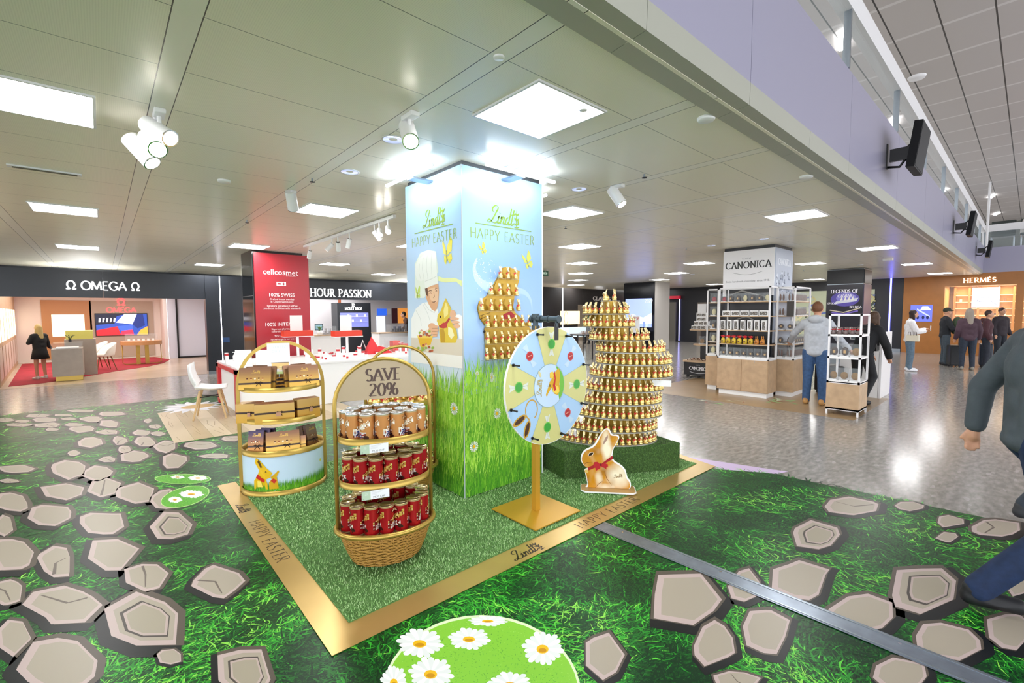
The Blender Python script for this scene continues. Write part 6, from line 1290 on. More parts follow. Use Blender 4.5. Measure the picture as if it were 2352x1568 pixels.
for px, w_, l in ((560, 1, 'white folded card left of the gift rack arch on the counter'), (607, 1, 'white folded card inside the gift rack arch on the counter')):
    x, y, z = on(px, 838); q = MB(); q.M = Matrix.Translation((x, y, z)) @ Matrix.Rotation(-.5, 4, 'Z'); q.box(-.12, .12, -.01, .01, 0, .25); q.box(-.07, .02, -.012, -.0101, .1, .11); tag(q.build('leaflet_stand', M_white), l, 'leaflet stand')
rg = random.Random(21); used_spots = []
def free(x, y):
    if any(math.hypot(x-a, y-c) < .085 for a, c in used_spots): return False
    used_spots.append((x, y)); return True
spots = []
while len(spots) < 42:
    px = rg.uniform(700, 940); py = 826-(px-700)*.075+rg.uniform(-9, 4); x, y, z = on(px, py)
    if y > 9.6 or y < 8.25 or not free(x, y): continue
    spots.append((px, (x, y, z), rg.randrange(3)))
cnt = [0, 0, 0]
for px, p, k in sorted(spots):
    (KC, KJ, KT)[k](p, rg.random(), ['white carton with red band, %s from the left on the counter', 'white cream jar with red lid, %s from the left on the counter', 'white tube on its red cap, %s from the left on the counter'][k] % OR[cnt[k]], ['cartons on the cosmetics counter', 'jars on the cosmetics counter', 'tubes on the cosmetics counter'][k]); cnt[k] += 1
for px0, l in ((685, 'tall white stand with red block and blank card before the red banner'), (798, 'tall white stand with red block and blank card before the black watch kiosk')):
    x, y, z = on(px0, 818); z2 = AY(px0, 773, y).z; t = thing('podium_stand', l, 'display stand', (x, y, z)); MB().cyl((0, 0, 0), (0, 0, z2-z), .025, n=16).build('post', M_white, t); MB().box(-.28, .28, -.12, .12, z2-z, z2-z+.012).build('top_plate', M_white, t)
    MB().box(-.27, .27, -.11, .11, z2-z+.012, z2-z+.12).build('red_block', mat('red_box', 'D8391F', .4), t); MB().box(-.13, .10, -.005, .005, z2-z+.12, z2-z+.42).build('card', M_white, t)
x, y, z = on(857, 812); t = thing('red_pyramid', 'faceted red pyramid ornament on the cosmetics counter', 'ornament', (x, y, z)); MB().add([(-.18, -.1, 0), (.15, -.12, 0), (.2, .12, 0), (-.15, .14, 0), (-.03, 0, .36)], [(0, 1, 4), (1, 2, 4), (2, 3, 4), (3, 0, 4), (0, 3, 2, 1)]).build('peak', mat('pyramid_red', 'D2202A', .5), t)
MB().add([(.1, -.1, 0), (.38, -.1, 0), (.35, .1, 0), (.12, .1, 0), (.12, 0, .16), (.3, 0, .11)], [(0, 1, 5, 4), (1, 2, 5), (2, 3, 4, 5), (3, 0, 4), (0, 3, 2, 1)]).build('foot_block', MATS['pyramid_red'], t)
x, y, z = on(834, 812); b = MB(); b.tube([(-.1, 0, 0), (0, 0, .28), (.1, 0, 0)], .012, 6); b.tube([(-.04, .12, 0), (0, 0, .28)], .01, 6); o = b.build('white_easel', M_white); o.location = (x, y, z); tag(o, 'small white A-shaped easel left of the red pyramid', 'easel')
t = thing('red_glass_case', 'clear case with two red blocks at the right counter end', 'display case', (4.9, 9.3, TOP)); MB().box(-.28, .32, -.13, .13, .0, .32).build('glass_cover', M_acryl, t)
for x_ in (-.1, .12): MB().box(x_-.08, x_+.09, -.08, .08, .002, .24-.08*(x_ > 0)).build('red_block', MATS['red_box'], t)

# ============================================================ CHAIRS
def shell_chair(label, x, y, a):
    t = thing('shell_chair', label, 'chair', (x, y, .006), a); b = MB(); n, m = 12, 14; vs = []
    for j in range(m+1):
        v = j/m
        if v < .5: yy, zz = .22-.40*(v/.5), .44-.02*sin(PI*v/.5); ww = .21+.015*sin(PI*v*2)
        else: q = (v-.5)/.5; yy, zz = -.18-.10*q-.03*sin(PI*q), .44+.38*q**1.1; ww = .215-.045*q**2
        for i in range(n+1): u = 2*i/n-1; c = (1-abs(v-.5)*1.1); vs.append((u*ww, yy+.05*u*u*(v > .5)*1.2, zz+.07*u*u*max(0, c)))
    b.add(vs, [(j*(n+1)+i, j*(n+1)+i+1, (j+1)*(n+1)+i+1, (j+1)*(n+1)+i) for j in range(m) for i in range(n)], True)
    o = b.build('seat_shell', M_white, t); md = o.modifiers.new('t', 'SOLIDIFY'); md.thickness = .012
    for sx in (-1, 1):
        for sy in (-1, 1): MB().cyl((sx*.12, sy*.12, .43), (sx*.21, sy*.21, 0), .02, .012, 10).build('leg', mat('beech', 'C9A878', .5), t)
    q = MB(); q.cyl((-.14, -.14, .33), (.14, .14, .33), .008); q.cyl((.14, -.14, .33), (-.14, .14, .33), .008); q.build('brace', M_black, t)
shell_chair('white shell chair with beech legs on the printed boards', 1.20, 8.36, -PI/2-.25)
def tub_chair(label, x, y, a):
    t = thing('tub_chair', label, 'armchair', (x, y, .012), a); b = MB(); b.lathe([(0, .40), (.24, .40), (.26, .44), (.24, .48), (0, .49)], 24, ex=1, ey=.95); b.build('seat', mat('ivory_fabric', 'E6DED4', .8), t)
    b = MB(); n = 20; vs = []
    for i in range(n+1):
        a_ = rad(170+200*i/n); hh = .46+.32*sin(PI*i/n)**.6
        for r, z in ((.25, .42), (.30, hh), (.27, hh+.01), (.22, .46)): vs.append((r*cos(a_), r*sin(a_), z))
    b.add(vs, [(i*4+j, i*4+j+1, i*4+5+j, i*4+4+j) for i in range(n) for j in range(3)], True); b.build('backrest', MATS['ivory_fabric'], t)
    for sx in (-1, 1):
        for sy in (-1, 1): MB().cyl((sx*.13, sy*.13, .40), (sx*.23, sy*.22, 0), .016, .010, 8).build('leg', mat('walnut', '7A5230', .4), t)
tub_chair('ivory tub chair on the red rug, nearer one', -.02, 17.4, PI/2+.3); tub_chair('ivory tub chair half hidden behind the nearer one', -.2, 18.1, PI/2+.3)

# ============================================================ WATCH STORE (open front, left)
def OY(px, py, Y): return AY(px, py, Y)
BY = 21.9
struct(MB().box(-6, 2.9, 14.55, 24, .0005, .004).build('floor_store', mat('store_floor', 'C4AE98', .25, var=.1, bscale=2)))
struct(MB().box(-6, 11.6, 14.52, 24, 2.35, 2.45).build('ceiling_store', M_white))
struct(MB().box(-4, 1.75, BY, BY+.1, 0, 2.4).build('wall_store_back', mat('store_wall', 'E2D8D0', .6)))
struct(MB().box(1.65, 1.75, 20.6, BY, 0, 2.4).build('wall_store_right', MATS['store_wall']))
struct(MB().box(1.75, 3.0, 20.4, 20.5, 0, 2.4).build('wall_store_glass', mat('frosted_pale', 'D0D4E2', .2)))
area('store_light', (-.1, 18.2, 2.3), 3.4, 5, 110, (0, 0, 0), (1, .96, .92)); area('store_light', (6, 16.8, 2.3), 4, 4, 110, (0, 0, 0), (1, .98, .96))
C_ = [G(390, 826), G(375, 834), G(340, 842), G(270, 852), G(190, 866), G(100, 880), G(14, 893)]
pts = [(p.x, p.y) for p in C_[:-1]]+[(-1.62, 15.0), (-1.98, 21.5), (1.4, 21.5)][:]
tag(MB().prism([(x, y) for x, y in pts][::-1], .004, .012).build('red_rug', mat('red_carpet', 'A82A38', .95, var=.25, bscale=3)), 'curved red rug on the watch store floor', 'rug')
b = MB()
t = thing('wall_cabinet', 'oak wall cabinet with lit showcases along the left wall of the watch store', 'cabinet', (-1.72, 14.9, 0), math.atan2(-.42, 7.0)*-1*0)
sk_ = .055
b = MB(); b.prism([(-.35, 0), (0, 0), (-sk_*7, 7), (-.9, 7)], .0, 2.3); b.build('carcass', M_oak, t)
for i in range(7):
    y0 = .15+i*.98; F_ = lambda y: -sk_*y+.004
    q = MB(); q.add([(F_(y0), y0, .95), (F_(y0+.8), y0+.8, .95), (F_(y0+.8), y0+.8, 1.75), (F_(y0), y0, 1.75)], [(0, 1, 2, 3)]); q.build('showcase', mat('showcase_glow', 'FFF2CF', emis=.9), t)
    q = MB(); q.add([(F_(y0), y0, .12), (F_(y0+.8), y0+.8, .12), (F_(y0+.8), y0+.8, .85), (F_(y0), y0, .85)], [(0, 1, 2, 3)]); q.build('door', mat('door_taupe', 'CFC3B6', .4), t)
t = thing('wall_panelling', 'oak framed panel with bright lit niche on the store back wall', 'wall panel', (0, BY, 0))
def bx(nm, px0, py0, px1, py1, Y, th, m, par): A, B = AY(px0, py1, Y), AY(px1, py0, Y); return MB().box(A.x, B.x, Y-th-par.location.y, Y-par.location.y, max(.02, A.z), B.z).build(nm, m, par)
bx('oak_panel', 102, 690, 208, 826, BY, .03, mat('warm_oak', 'B98555', .4), t); bx('lit_niche', 121, 722, 193, 773, BY-.031, .003, MATS['showcase_glow'], t)
t = thing('wall_panelling', 'taupe panel with red glowing brand name above the watch screen', 'wall panel', (0, BY, 0)); bx('panel', 212, 692, 350, 822, BY, .03, mat('taupe', 'B3A392', .5), t)
for px in (280, 284): pass
A = AY(279, 712, BY-.04); b = MB(FY(A.x, BY-.034-BY, A.z-.0)); b.col('FF5A5A'); glyph_text(b, 'OMEGA', .17, 0, -.08, .2, .14, False, 1.15, .06, layer=1); glyph_text(b, 'Ω', .26, 0, .16, .2, .12, False, 1, layer=1); b.build('glowing_sign', mat('red_glow', 'FF4A4A', emis=1.6), t)
t = thing('video_wall', 'wide screen showing blue and red shapes on the watch store back wall', 'screen', (0, BY, 0)); bx('housing', 220, 719, 338, 772, BY-.032, .04, M_black, t)
A, B = AY(222, 771, BY-.075), AY(337, 720.5, BY-.075); W_, H_ = B.x-A.x, B.z-A.z; b = MB(FY(A.x, -.074, A.z)); q = lambda *p: [(x*W_, y*H_) for x, y in p]
b.col('27449A').poly(q((0, 0), (1, 0), (1, 1), (0, 1)), 1); b.col('10142A').poly(q((0, .5), (.35, .55), (.4, .9), (.6, 1), (0, 1)), 2); b.col('C9D2E8').poly(q((.38, .6), (.7, .5), (.9, 1), (.55, 1)), 3); b.col('C4202A').poly(q((0, 0), (.47, 0), (.4, .42), (0, .25)), 4); b.col('3A5AC8').poly(q((.4, .42), (.7, .5), (.7, .25), (.47, .2)), 5); b.col('1C2A6A').poly(q((.7, .5), (.8, 1), (.92, 1), (.95, .45), (.8, .3)), 6); b.col('E89A3A').poly(q((.78, 0), (1, 0), (1, .4), (.85, .22)), 7); b.col('D8304A').poly(q((.47, 0), (.72, 0), (.7, .25), (.47, .2)), 8)
for i in range(5): b.col('E8ECF6').poly(q((.05+.07*i, .62), (.08+.07*i, .62), (.1+.07*i, .8), (.06+.07*i, .82)), 9)
b.build('picture', mat('screen_picture', rough=.3, vc=True, emis=.9), t)
# counter with glass case
t = thing('shop_counter', 'grey-oak block counter with glass case and brass foot on the red rug', 'counter', (-.66, 15.25, .012)); MB().box(-.27, .27, 0, .85, .11, .76).build('body', mat('grey_oak', 'A3968A', .5, var=.1, bscale=6), t); MB().box(-.22, .25, .04, .8, 0, .11).build('foot', M_brass, t); MB().box(-.27, .27, 0, .85, .76, .90).build('glass_case', M_acryl, t)
MB().box(-.2, .2, .1, .6, .765, .79).build('tray', M_white, t)
tag(MB().box(-.72, -.2, 16.45, 16.85, .95, 1.17).build('yellow_cushion', mat('yellow_pad', 'D8CF6A', .6)), 'pale yellow padded block behind the store counter', 'cushion'); tag(MB().box(-.75, -.15, 16.4, 16.9, .012, .95).build('side_counter', MATS['grey_oak']), 'second grey counter carrying the yellow block', 'counter')
t = thing('vase_of_leaves', 'small dark potted twig on the store counter', 'plant', (-.62, 15.9, .913)); MB().cyl((0, 0, 0), (0, 0, .06), .03).build('pot', M_black, t); b = MB()
for i in range(7): a = i*.9; b.tube([(0, 0, .05), (.04*cos(a), .04*sin(a), .13), (.1*cos(a), .1*sin(a), .17)], .006, 5)
b.build('leaves', mat('leaf_dark', '2E4A2E', .5), t)
P = G(328, 836); t = thing('drum_table', 'oak drum table with brass legs and watch cases near the back wall', 'table', (P.x, P.y, .012)); z = .74
MB().lathe([(0, z-.12), (.52, z-.12), (.52, z), (0, z)], 32, smooth=False).build('drum_top', MATS['warm_oak'], t); b = MB()
for x_ in (-.1, .12): q = MB(); q.box(x_-.05, x_+.05, -.05, .05, 0, z-.12); q.build('leg', M_brass, t)
MB().tube([(-.48, 0, z-.06), (-.48, 0, .05), (-.4, 0, .01), (.4, 0, .01), (.48, 0, .05), (.48, 0, z-.06)], .012, 8).build('loop_frame', M_brass, t)
MB().box(-.4, .4, -.2, .2, z, z+.22).build('glass_case', M_acryl, t)
q = MB()
for i in range(6): q.box(-.34+.12*i, -.28+.12*i, -.03, .03, z+.0, z+.06)
o = q.build('watch_cushions', M_white, t); o['kind'] = 'stuff'
P = G(437, 822); t = thing('side_chair', 'dark red-brown chair beyond the glass at the right of the store', 'chair', (2.35, 20.9, .004), .4); MB().box(-.22, .22, -.22, .22, .42, .48).build('seat', mat('oxblood', '5A2F28', .5), t); MB().box(-.22, .22, .18, .24, .48, .95).build('backrest', MATS['oxblood'], t)
for sx in (-1, 1):
    for sy in (-1, 1): MB().cyl((sx*.18, sy*.18, 0), (sx*.18, sy*.18, .42), .02).build('leg', MATS['oxblood'], t)
b = MB(); A, B = AY(409, 822, 20.38), AY(456, 690, 20.38)
for x0, x1, z0, z1 in ((A.x, A.x+.05, 0, 2.3), (A.x, 3.0, 0, .06)): b.box(x0, x1, 20.34, 20.39, z0, z1)
struct(b.build('trim_2', M_black))
tag(MB().box(AY(443, 0, 20.3).x, AY(458, 0, 20.3).x, 20.34, 20.38, AY(0, 762, 20.3).z, AY(0, 728, 20.3).z).build('framed_picture', M_white), 'small white framed notice on the pale glass wall', 'picture')
tag(MB().box(AY(477, 0, WY).x, AY(493, 0, WY).x, WY-.035, WY-.02, AY(485, 787, WY).z, AY(485, 776, WY).z).build('shop_plate', mat('plate_blue', '2A4A78', .4)), 'small blue plate on the dark wall beside the store', 'sign')

# signs on the left wall
def letters(label, txt, px0, py0, px1, py1, Y, thick, thin, serif, m, wide=1., space=.1, hs=1.):
    A, B = AY(px0, py0, Y), AY(px1, py1, Y); h = hs; W = (sum(GL[c][0]*wide+space for c in txt)-space)*h; k = (B.x-A.x)/W
    t = MB(FY((A.x+B.x)/2, Y-.012, A.z)); glyph_text(t, txt, h, 0, 0, thick, thin, serif, wide*k, space*k, layer=0, nib=.0)
    o = t.build('illuminated_lettering', m); md = o.modifiers.new('s', 'SOLIDIFY'); md.thickness = .02; return tag(o, label, 'sign')
M_sign = mat('sign_glow', 'FFFFFF', emis=1.8)
hh = AY(230, 646, WY).z-AY(230, 665, WY).z
letters('glowing white watch brand name between two omega symbols on the dark fascia', 'Ω OMEGA Ω', 152, 664, 321, 664, WY, .15, .09, False, M_sign, .6, .035, hh)
letters('glowing white serif lettering above the watch arcade', 'HOUR PASSION', 713, 680, 852, 680, WY, .14, .05, True, M_sign, 1, .14, AY(780, 663, WY).z-AY(780, 680, WY).z)
letters('pale lettering of the dark beauty boutique behind the rabbit tower', 'CLARINS', 1362, 689, 1402, 690, WY, .18, .07, True, mat('dim_letters', 'B8B0A8', .5, emis=.3), 1, .14, AY(1370, 682, WY).z-AY(1370, 690, WY).z)

# ============================================================ WATCH ARCADE
AYB = 19.0
struct(MB().box(2.95, 11.6, AYB, AYB+.1, 0, 2.4).build('wall_arcade_back', mat('arcade_wall', 'DCDCE2', .5))); struct(MB().box(2.95, 11.6, 14.55, AYB, .0005, .004).build('floor_arcade', mat('arcade_floor', 'B4A594', .2)))
struct(MB().box(2.9, 3.0, 14.55, 20.4, 0, 2.4).build('wall_arcade_left', MATS['arcade_wall'])); struct(MB().box(11.5, 11.6, 14.55, AYB, 0, 2.4).build('wall_arcade_right', MATS['arcade_wall']))
t = thing('watch_kiosk', 'black watch kiosk with lit niche and white brand lettering', 'kiosk', (0, 17.2, .004))
A, B = AY(775, 720, 17.2), AY(851, 696, 17.2); MB().box(A.x, B.x, 0, .6, 0, min(2.3, B.z)).build('body', M_dark, t)
A2, B2 = AY(782, 752, 17.2), AY(846, 718, 17.2); MB().box(A2.x, B2.x, -.006, -.001, A2.z, B2.z).build('lit_niche', mat('niche_blue', '6E74B8', .4, emis=.8), t)
for z in (.35, .7): MB().box(A2.x+.05, B2.x-.05, -.03, -.006, A2.z+(B2.z-A2.z)*z, A2.z+(B2.z-A2.z)*z+.012).build('glass_shelf', M_white, t)
for i in range(6): q = MB(); q.cbox((A2.x+.15+(B2.x-A2.x-.3)*i/5, -.02, A2.z+(B2.z-A2.z)*(.38+.35*(i % 2))+.04), (.07, .02, .09)); q.build('watch', M_white, t)
M_ = AY(812, 709, 17.19); b = MB(FY(M_.x, -.007, M_.z)); b.col('F4F4F8'); glyph_text(b, 'JAQUET DROZ', .085, 0, -.04, .2, .08, True, .95, .1, layer=1); glyph_text(b, 'JD', .11, 0, .08, .2, .08, True, .9, .12, layer=1); b.build('brand_lettering', MATS['sign_glow'], t)
t = thing('wall_displays', 'blue and amber lit watch displays on the arcade back wall', 'wall display', (0, AYB, 0))
for nm, q, m in (('blue_sign', (866, 709, 887, 724), mat('blue_lit', '2A5AC8', .4, emis=.8)), ('white_shelving', (866, 726, 884, 790), mat('white_lit', 'E8EEF6', .4, emis=.6)), ('clock_panel', (888, 709, 898, 722), M_white), ('amber_poster', (914, 708, 944, 742), mat('amber_lit', 'C9823A', .4, emis=.7)), ('dark_panel', (900, 708, 912, 742), mat('maroon_panel', '5A2A34', .4))): bx(nm, *q, AYB-.001, .03, m, t)
b = MB()
for (x0, px0, px1, pyt, pyb, Y, l, m, gl) in ((0, 716, 782, 768, 812, 15.6, 'white low counter with glass case and plant left in the arcade', M_white, 1), (0, 872, 945, 762, 800, 15.3, 'glass topped counter with pale front at the right of the arcade', M_whitem, 1)):
    A, B = AY(px0, pyb, Y), AY(px1, pyt, Y); t = thing('shop_counter', l, 'counter', ((A.x+B.x)/2, Y, .004)); w_ = (B.x-A.x)/2; MB().box(-w_, w_, 0, .6, .0, B.z-.03).build('body', m, t); MB().box(-w_-.02, w_+.02, -.03, .63, B.z-.03, B.z).build('oak_top', M_oak, t); MB().box(-w_*.2, w_*.8, .1, .5, B.z, B.z+.28).build('glass_case', M_acryl, t)
    q = MB()
    for i in range(8): q.box(-w_*.1+i*w_*.1, -.0+i*w_*.1+.03-w_*.1+.0, .15, .3, B.z, B.z+.05+.08*(i % 3))
    o = q.build('jewellery', M_chrome, t); o['kind'] = 'stuff'
    if px0 == 716: ZC = B.z; XC = AY(728, 765, Y).x
t = thing('potted_plant', 'green plant in white pot on the arcade counter', 'plant', (XC+.12, 15.68, ZC+.004)); MB().lathe([(0, 0), (.07, 0), (.09, .14), (0, .13)], 16).build('pot', M_white, t); b = MB(); rg = random.Random(2)
for i in range(12): a = i*.55; b.add([(0, 0, .12), (.06*cos(a-.3), .06*sin(a-.3), .24), (.15*cos(a), .15*sin(a), .3), (.06*cos(a+.3), .06*sin(a+.3), .24)], [(0, 1, 2, 3)])
b.build('leaves', mat('leaf_green', '4E7A3A', .5), t)
t = thing('tablet_stand', 'small black framed screen on the arcade counter', 'screen', (AY(732, 745, 15.9).x, 15.9, ZC+.004)); MB().box(-.13, .13, -.01, .01, .15, .36).build('screen', M_black, t); MB().box(-.11, .11, -.013, -.01, .17, .34).build('picture', mat('pic_teal', '7A9AA8', .3, emis=.4), t); MB().cyl((0, 0, 0), (0, 0, .15), .012).build('stem', M_black, t)
tag(MB().box(AY(756.5, 0, 18.5).x, AY(760, 0, 18.5).x+.03, 18.4, 18.5, .004, 2.3).build('copper_post', mat('copper', '9A4E2A', .4)), 'slim copper brown post in the arcade left of the black kiosk', 'post')

# ============================================================ FAR WALLS
# cream lit showcase and jewellery table by the dark boutique
t = thing('lit_showcase', 'cream lit wall showcase with curved line drawing, right of the easter pillar', 'showcase', (0, WY, 0)); bx('light_box', 1287, 714, 1330, 745, WY-.001, .04, mat('cream_lit', 'F2DDAE', .4, emis=.9), t); bx('pale_base', 1287, 750, 1345, 775, WY-.001, .03, mat('ice_lit', 'CFE2EA', .4, emis=.5), t)
A = AY(1300, 730, WY-.045); b = MB(FY(A.x, -.044, A.z)); b.col('7A5A30').strip(arcpts(0, 0, .12, .3, 30, 330), lambda a, q: .02, 1); b.build('line_drawing', M_print, t)
P = G(1337, 826); t = thing('jewellery_table', 'black legged table with glass jewellery case beyond the prize wheel', 'table', (P.x, P.y, 0)); zt = AD(0, 0) and 0
dd = (P-Vector((0, 0, 0))); zt = 1.6-(767-716)/(826-716)*1.6; MB().box(-.25, .30, -.25, .45, zt-.04, zt).build('top', M_black, t); MB().box(-.2, .25, -.2, .4, zt, zt+.22).build('glass_case', M_acryl, t)
for sx in (-.22, .27):
    for sy in (-.22, .42): q = MB(); q.cbox((sx, sy, (zt-.04)/2), (.03, .03, zt-.04)); q.build('leg', M_black, t)
q = MB()
for i in range(5): q.box(-.15+.08*i, -.1+.08*i, -.1, .0, zt, zt+.06+.05*(i % 2))
o = q.build('jewellery', M_chrome, t); o['kind'] = 'stuff'
struct(MB().box(16.98, 18.3, WY-.001, WY+.1, 0, .001).build('trim_3', M_black)); struct(MB().box(15.6, 21.9, 17.2, 17.3, 0, 2.6).build('wall_boutique_back', mat('boutique_beige', 'B4A48E', .5))); area('boutique_light', (18, 16, 1.94), 3, 1.6, 50, (0, 0, 0), (1, .95, .88))
# kiosk column with screen
t = thing('kiosk_screen', 'tall dark panel with blue city screen on the side of the grey column', 'screen', (17.05, 11.05, 0)); MB().box(-.06, -.002, -.72, .75, .0, 2.82).build('panel', mat('kiosk_black', '0E1018', .15), t)
b = MB(((-.0615, .68, 0), (0, -1, 0), (0, 0, 1), (-1, 0, 0))); b.col('8C9CF0').poly(rectp(.02, .95, 1.30, 2.15), 1); b.col('B8C4FA').poly([(.02, 1.3), (.4, 1.5), (.9, 1.35), (1.3, 1.55), (1.3, 1.1), (.02, 1.1)], 2); rg = random.Random(1)
for i in range(14): x0 = .05+rg.random()*1.1; b.col(rg.choice(['D6DEFF', '6A7EE0', 'A2B2F4'])).poly(rectp(x0, .96, x0+.1, 1.05+rg.random()*.25), 3+.1*i)
b.build('picture', mat('screen_blue', rough=.3, vc=True, emis=1.0), t)
b = MB(((-.0618, .68, 0), (0, -1, 0), (0, 0, 1), (-1, 0, 0))); b.col('F2F4FF'); glyph_text(b, '2029', .13, 1.15, 1.98, .16, .1, False, 1, .14, layer=5); b.build('screen_digits', M_print, t)
P = G(1487, 800); t = thing('notice_stand', 'white notice stand with red lettering before the blue screen', 'sign', (16.3, 10.75, 0)); MB().box(-.01, .01, -.2, .2, .75, 1.45).build('board', M_white, t); MB().cyl((.02, 0, 0), (.02, 0, .8), .015).build('post', M_steel, t); MB().box(-.12, .14, -.12, .12, 0, .01).build('foot', M_steel, t)
b = MB(((-.0105, 0, 0), (0, -1, 0), (0, 0, 1), (-1, 0, 0))); b.col('D8403A'); glyph_text(b, 'STOP', .11, 0, 1.26, .16, .1, False, 1, .12, layer=1); b.build('lettering', M_print, t)
# lift / doors between the grey column and the cart
b = MB(); A, B = AX(1602, 790, 22.9), AX(1640, 690, 22.9)
struct(MB().box(22.9, 22.99, AX(1655, 700, 22.95).y, AX(1603, 700, 22.95).y, 0, AX(1620, 694, 22.95).z).build('door_1', mat('taupe_panel', '6A6058', .25)))
struct(MB().box(22.9, 22.99, AX(1553, 700, 22.95).y, AX(1536, 700, 22.95).y, 0, 2.1).build('door_2', mat('lift_steel', '8A857C', .25, .5)))
o = tag(MB().box(22.8, 23.0, AX(1560, 700, 22.85).y, AX(1537, 700, 22.85).y, AX(1545, 686.5, 22.85).z, AX(1545, 679.5, 22.85).z).build('red_sign', mat('sign_crimson', 'A8182E', .4, emis=.5)), 'small crimson sign over the door beyond the grey column', 'sign')
tag(MB().box(22.94, 22.97, AX(1560, 700, 22.95).y-.03, AX(1560, 700, 22.95).y, .05, 2.4).build('light_strip', mat('strip_violet', '9A9AF0', emis=3)), 'thin violet light strip beside the far door', 'light strip')
# greenish lit shop windows far behind the confectioner stand
for i, (p0, p1, l) in enumerate(((1826, 1898, 'wide'), (1997, 2007, 'narrow'))):
    y1, y0 = AX(p0, 700, 22.9).y, AX(p1, 700, 22.9).y; o = struct(MB().box(22.93, 22.995, y0, y1, .3, 2.45).build('window_%d' % (i+1), mat('window_lit', '8C9078', .3, emis=.5)))
    b = MB(((22.925, y1, 0), (0, -1, 0), (0, 0, 1), (-1, 0, 0))); rg = random.Random(4)
    for k in range(40): a = rg.random()*PI; u, v = rg.random()*(y1-y0), .6+rg.random()*1.6; b.col(rg.choice(['C9C08A', 'D8D2A8', '4A5240', '5A6AA8'])).poly(ellp(u, v, .12, .04, 8, a), 1+.05*k)
    b.build('window_pattern', M_print, o)
# blue strip wall sign, leather shop
t = thing('wall_picture', 'blue lit jewellery picture on the orange wall', 'picture', (23, 0, 0)); A, B = AX(2090, 738, 22.97), AX(2142, 700, 22.97); MB().box(-.03, -.001, B.y, A.y, A.z, B.z).build('light_box', mat('pic_violet', '5C66C8', .4, emis=.7), t)
b = MB(((-.031, A.y, A.z), (0, -1, 0), (0, 0, 1), (-1, 0, 0))); w_ = A.y-B.y; h_ = B.z-A.z; b.col('E6E8C8').poly([(w_*.45, h_*.7), (w_*.55, h_*.92), (w_*.8, h_*.92), (w_*.95, h_*.7)], 1); b.col('B8C0F0').poly([(w_*.3, h_*.7), (w_*.9, h_*.25), (w_*.9, h_*.35), (w_*.3, h_*.8)], 2)
for u in (.35, .6, .8): b.col('1E2450').poly(ellp(w_*u, h_*.25, .04, .07, 8), 3)
b.build('picture', mat('pic_vc', rough=.3, vc=True, emis=.5), t)
M_lw = mat('light_wood', 'C98A48', .4)
struct(MB().box(24.9, 25, -3, 2.5, 0, 2.6).build('wall_leather_back', mat('leather_back', 'D8A860', .5))); struct(MB().box(23.15, 25, 2.16, 2.26, 0, 2.6).build('wall_leather_left', MATS['leather_back'])); struct(MB().box(23.15, 25, -3, 2.2, 2.5, 2.6).build('ceiling_leather', M_white)); area('leather_light', (24, 0, 2.45), 1.4, 4, 75, (0, 0, 0), (1, .86, .62))
struct(MB().box(23.06, 23.08, -9, 2.15, .0, 2.47).build('window_3', M_glass))
struct(MB().box(22.98, 23.14, .2, 2.15, 0, .9).build('wall_leather_parapet', M_org))
t = thing('wall_shelving', 'light wood shelving with lit glass shelves inside the orange shop', 'shelving', (24.6, 0, 0))
for y in (2.0, 1.6, 1.35, .85, .45, .15, -.4): MB().box(-.02, .28, y-.03, y+.03, 0, 2.5).build('upright', M_lw, t)
for z in (.9, 1.15, 1.4, 1.65, 1.9, 2.15): MB().box(0, .26, -.4, 2.0, z, z+.02).build('shelf', mat('lit_shelf', 'F4DFA8', .4, emis=.6), t)
rg = random.Random(7)
q = MB()
for i in range(40): y, z = rg.uniform(-.3, 1.9), rg.choice((.92, 1.17, 1.42, 1.67, 1.92)); q.col(rg.choice(['8A5A30', 'D8C090', 'B06A3A', '4A3A30', 'E8E0D0'])).box(.05, .15, y, y+.07, z, z+rg.uniform(.05, .12))
o = q.build('small_goods', M_gloss, t); o['kind'] = 'stuff'
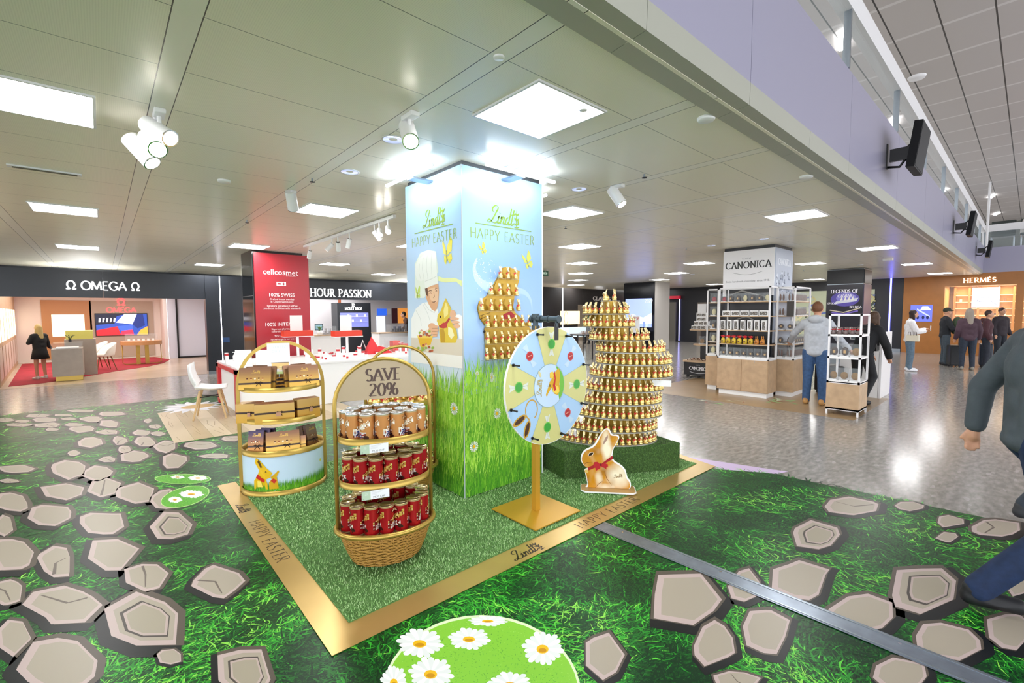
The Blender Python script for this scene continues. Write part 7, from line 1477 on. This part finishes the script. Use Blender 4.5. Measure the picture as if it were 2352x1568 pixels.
t = thing('hanging_picture', 'white drawing panel hung in the orange shop window', 'picture', (23.5, 0, 0)); A, B = AX(2231, 706, 23.5), AX(2298, 659, 23.5); MB().box(-.01, .01, B.y, A.y, A.z, B.z).build('panel', mat('panel_glow', 'ECEEFF', .4, emis=.9), t)
b = MB(((-.0108, A.y, A.z), (0, -1, 0), (0, 0, 1), (-1, 0, 0))); w_ = A.y-B.y; h_ = B.z-A.z; b.col('9AA0C0')
for q in (((.15, .3), (.5, .6), (.85, .3), (.15, .3)), ((.2, .35), (.2, .5), (.8, .5), (.8, .35)), ((.05, .1), (.3, .3), (.7, .3), (.95, .1))): b.strip([(w_*x, h_*y) for x, y in q], lambda a, t_: .012, 1)
b.build('drawing', M_print, t)
for y in (A.y-.02, B.y+.02): MB().cyl((0, y, B.z), (0, y, 2.5), .004).build('cord', M_steel, t)
A, B = AX(2213, 649, 22.98), AX(2287, 648, 22.98); txt = 'HERMÈS'; h = .15; W = (sum(GL[c][0]+.12 for c in txt)-.12)*h; k = (A.y-B.y)/W
q = MB(((22.985, (A.y+B.y)/2, A.z), (0, -1, 0), (0, 0, 1), (-1, 0, 0))); glyph_text(q, txt, h, 0, 0, .15, .055, True, k, .14*k, layer=0); o = q.build('illuminated_lettering', mat('sign_warm', 'FFF1D8', emis=2.2)); md = o.modifiers.new('s', 'SOLIDIFY'); md.thickness = .02; tag(o, 'glowing warm white name on the orange fascia of the leather shop', 'sign')
# gallery lights under the upper ceiling
t = tag(MB().box(-.3, .3, -.05, .05, -.03, 0).build('strip_light', M_lamp), '', 'ceiling light'); sp = Spawn(t)
for i, (px, py) in enumerate(((2278, 450), (2289, 490), (1935, 92), (2055, 278), (2168, 436))):
    P = G(px, py, 6); sp((P.x, P.y, 6), .2, 'small lit strip under the high ceiling, %s' % ['upper of two beyond the screens', 'lower of two beyond the screens', 'seen through the nearest glass pane', 'seen through the second glass pane', 'seen through the far glass panes'][i])
P = G(2106, 176, 6); o = tag(MB().lathe([(0, -.04), (.12, -.04), (.14, 0)], 20).build('round_vent', M_whitem), 'round pale disc vent on the high ceiling', 'vent'); o.location = P
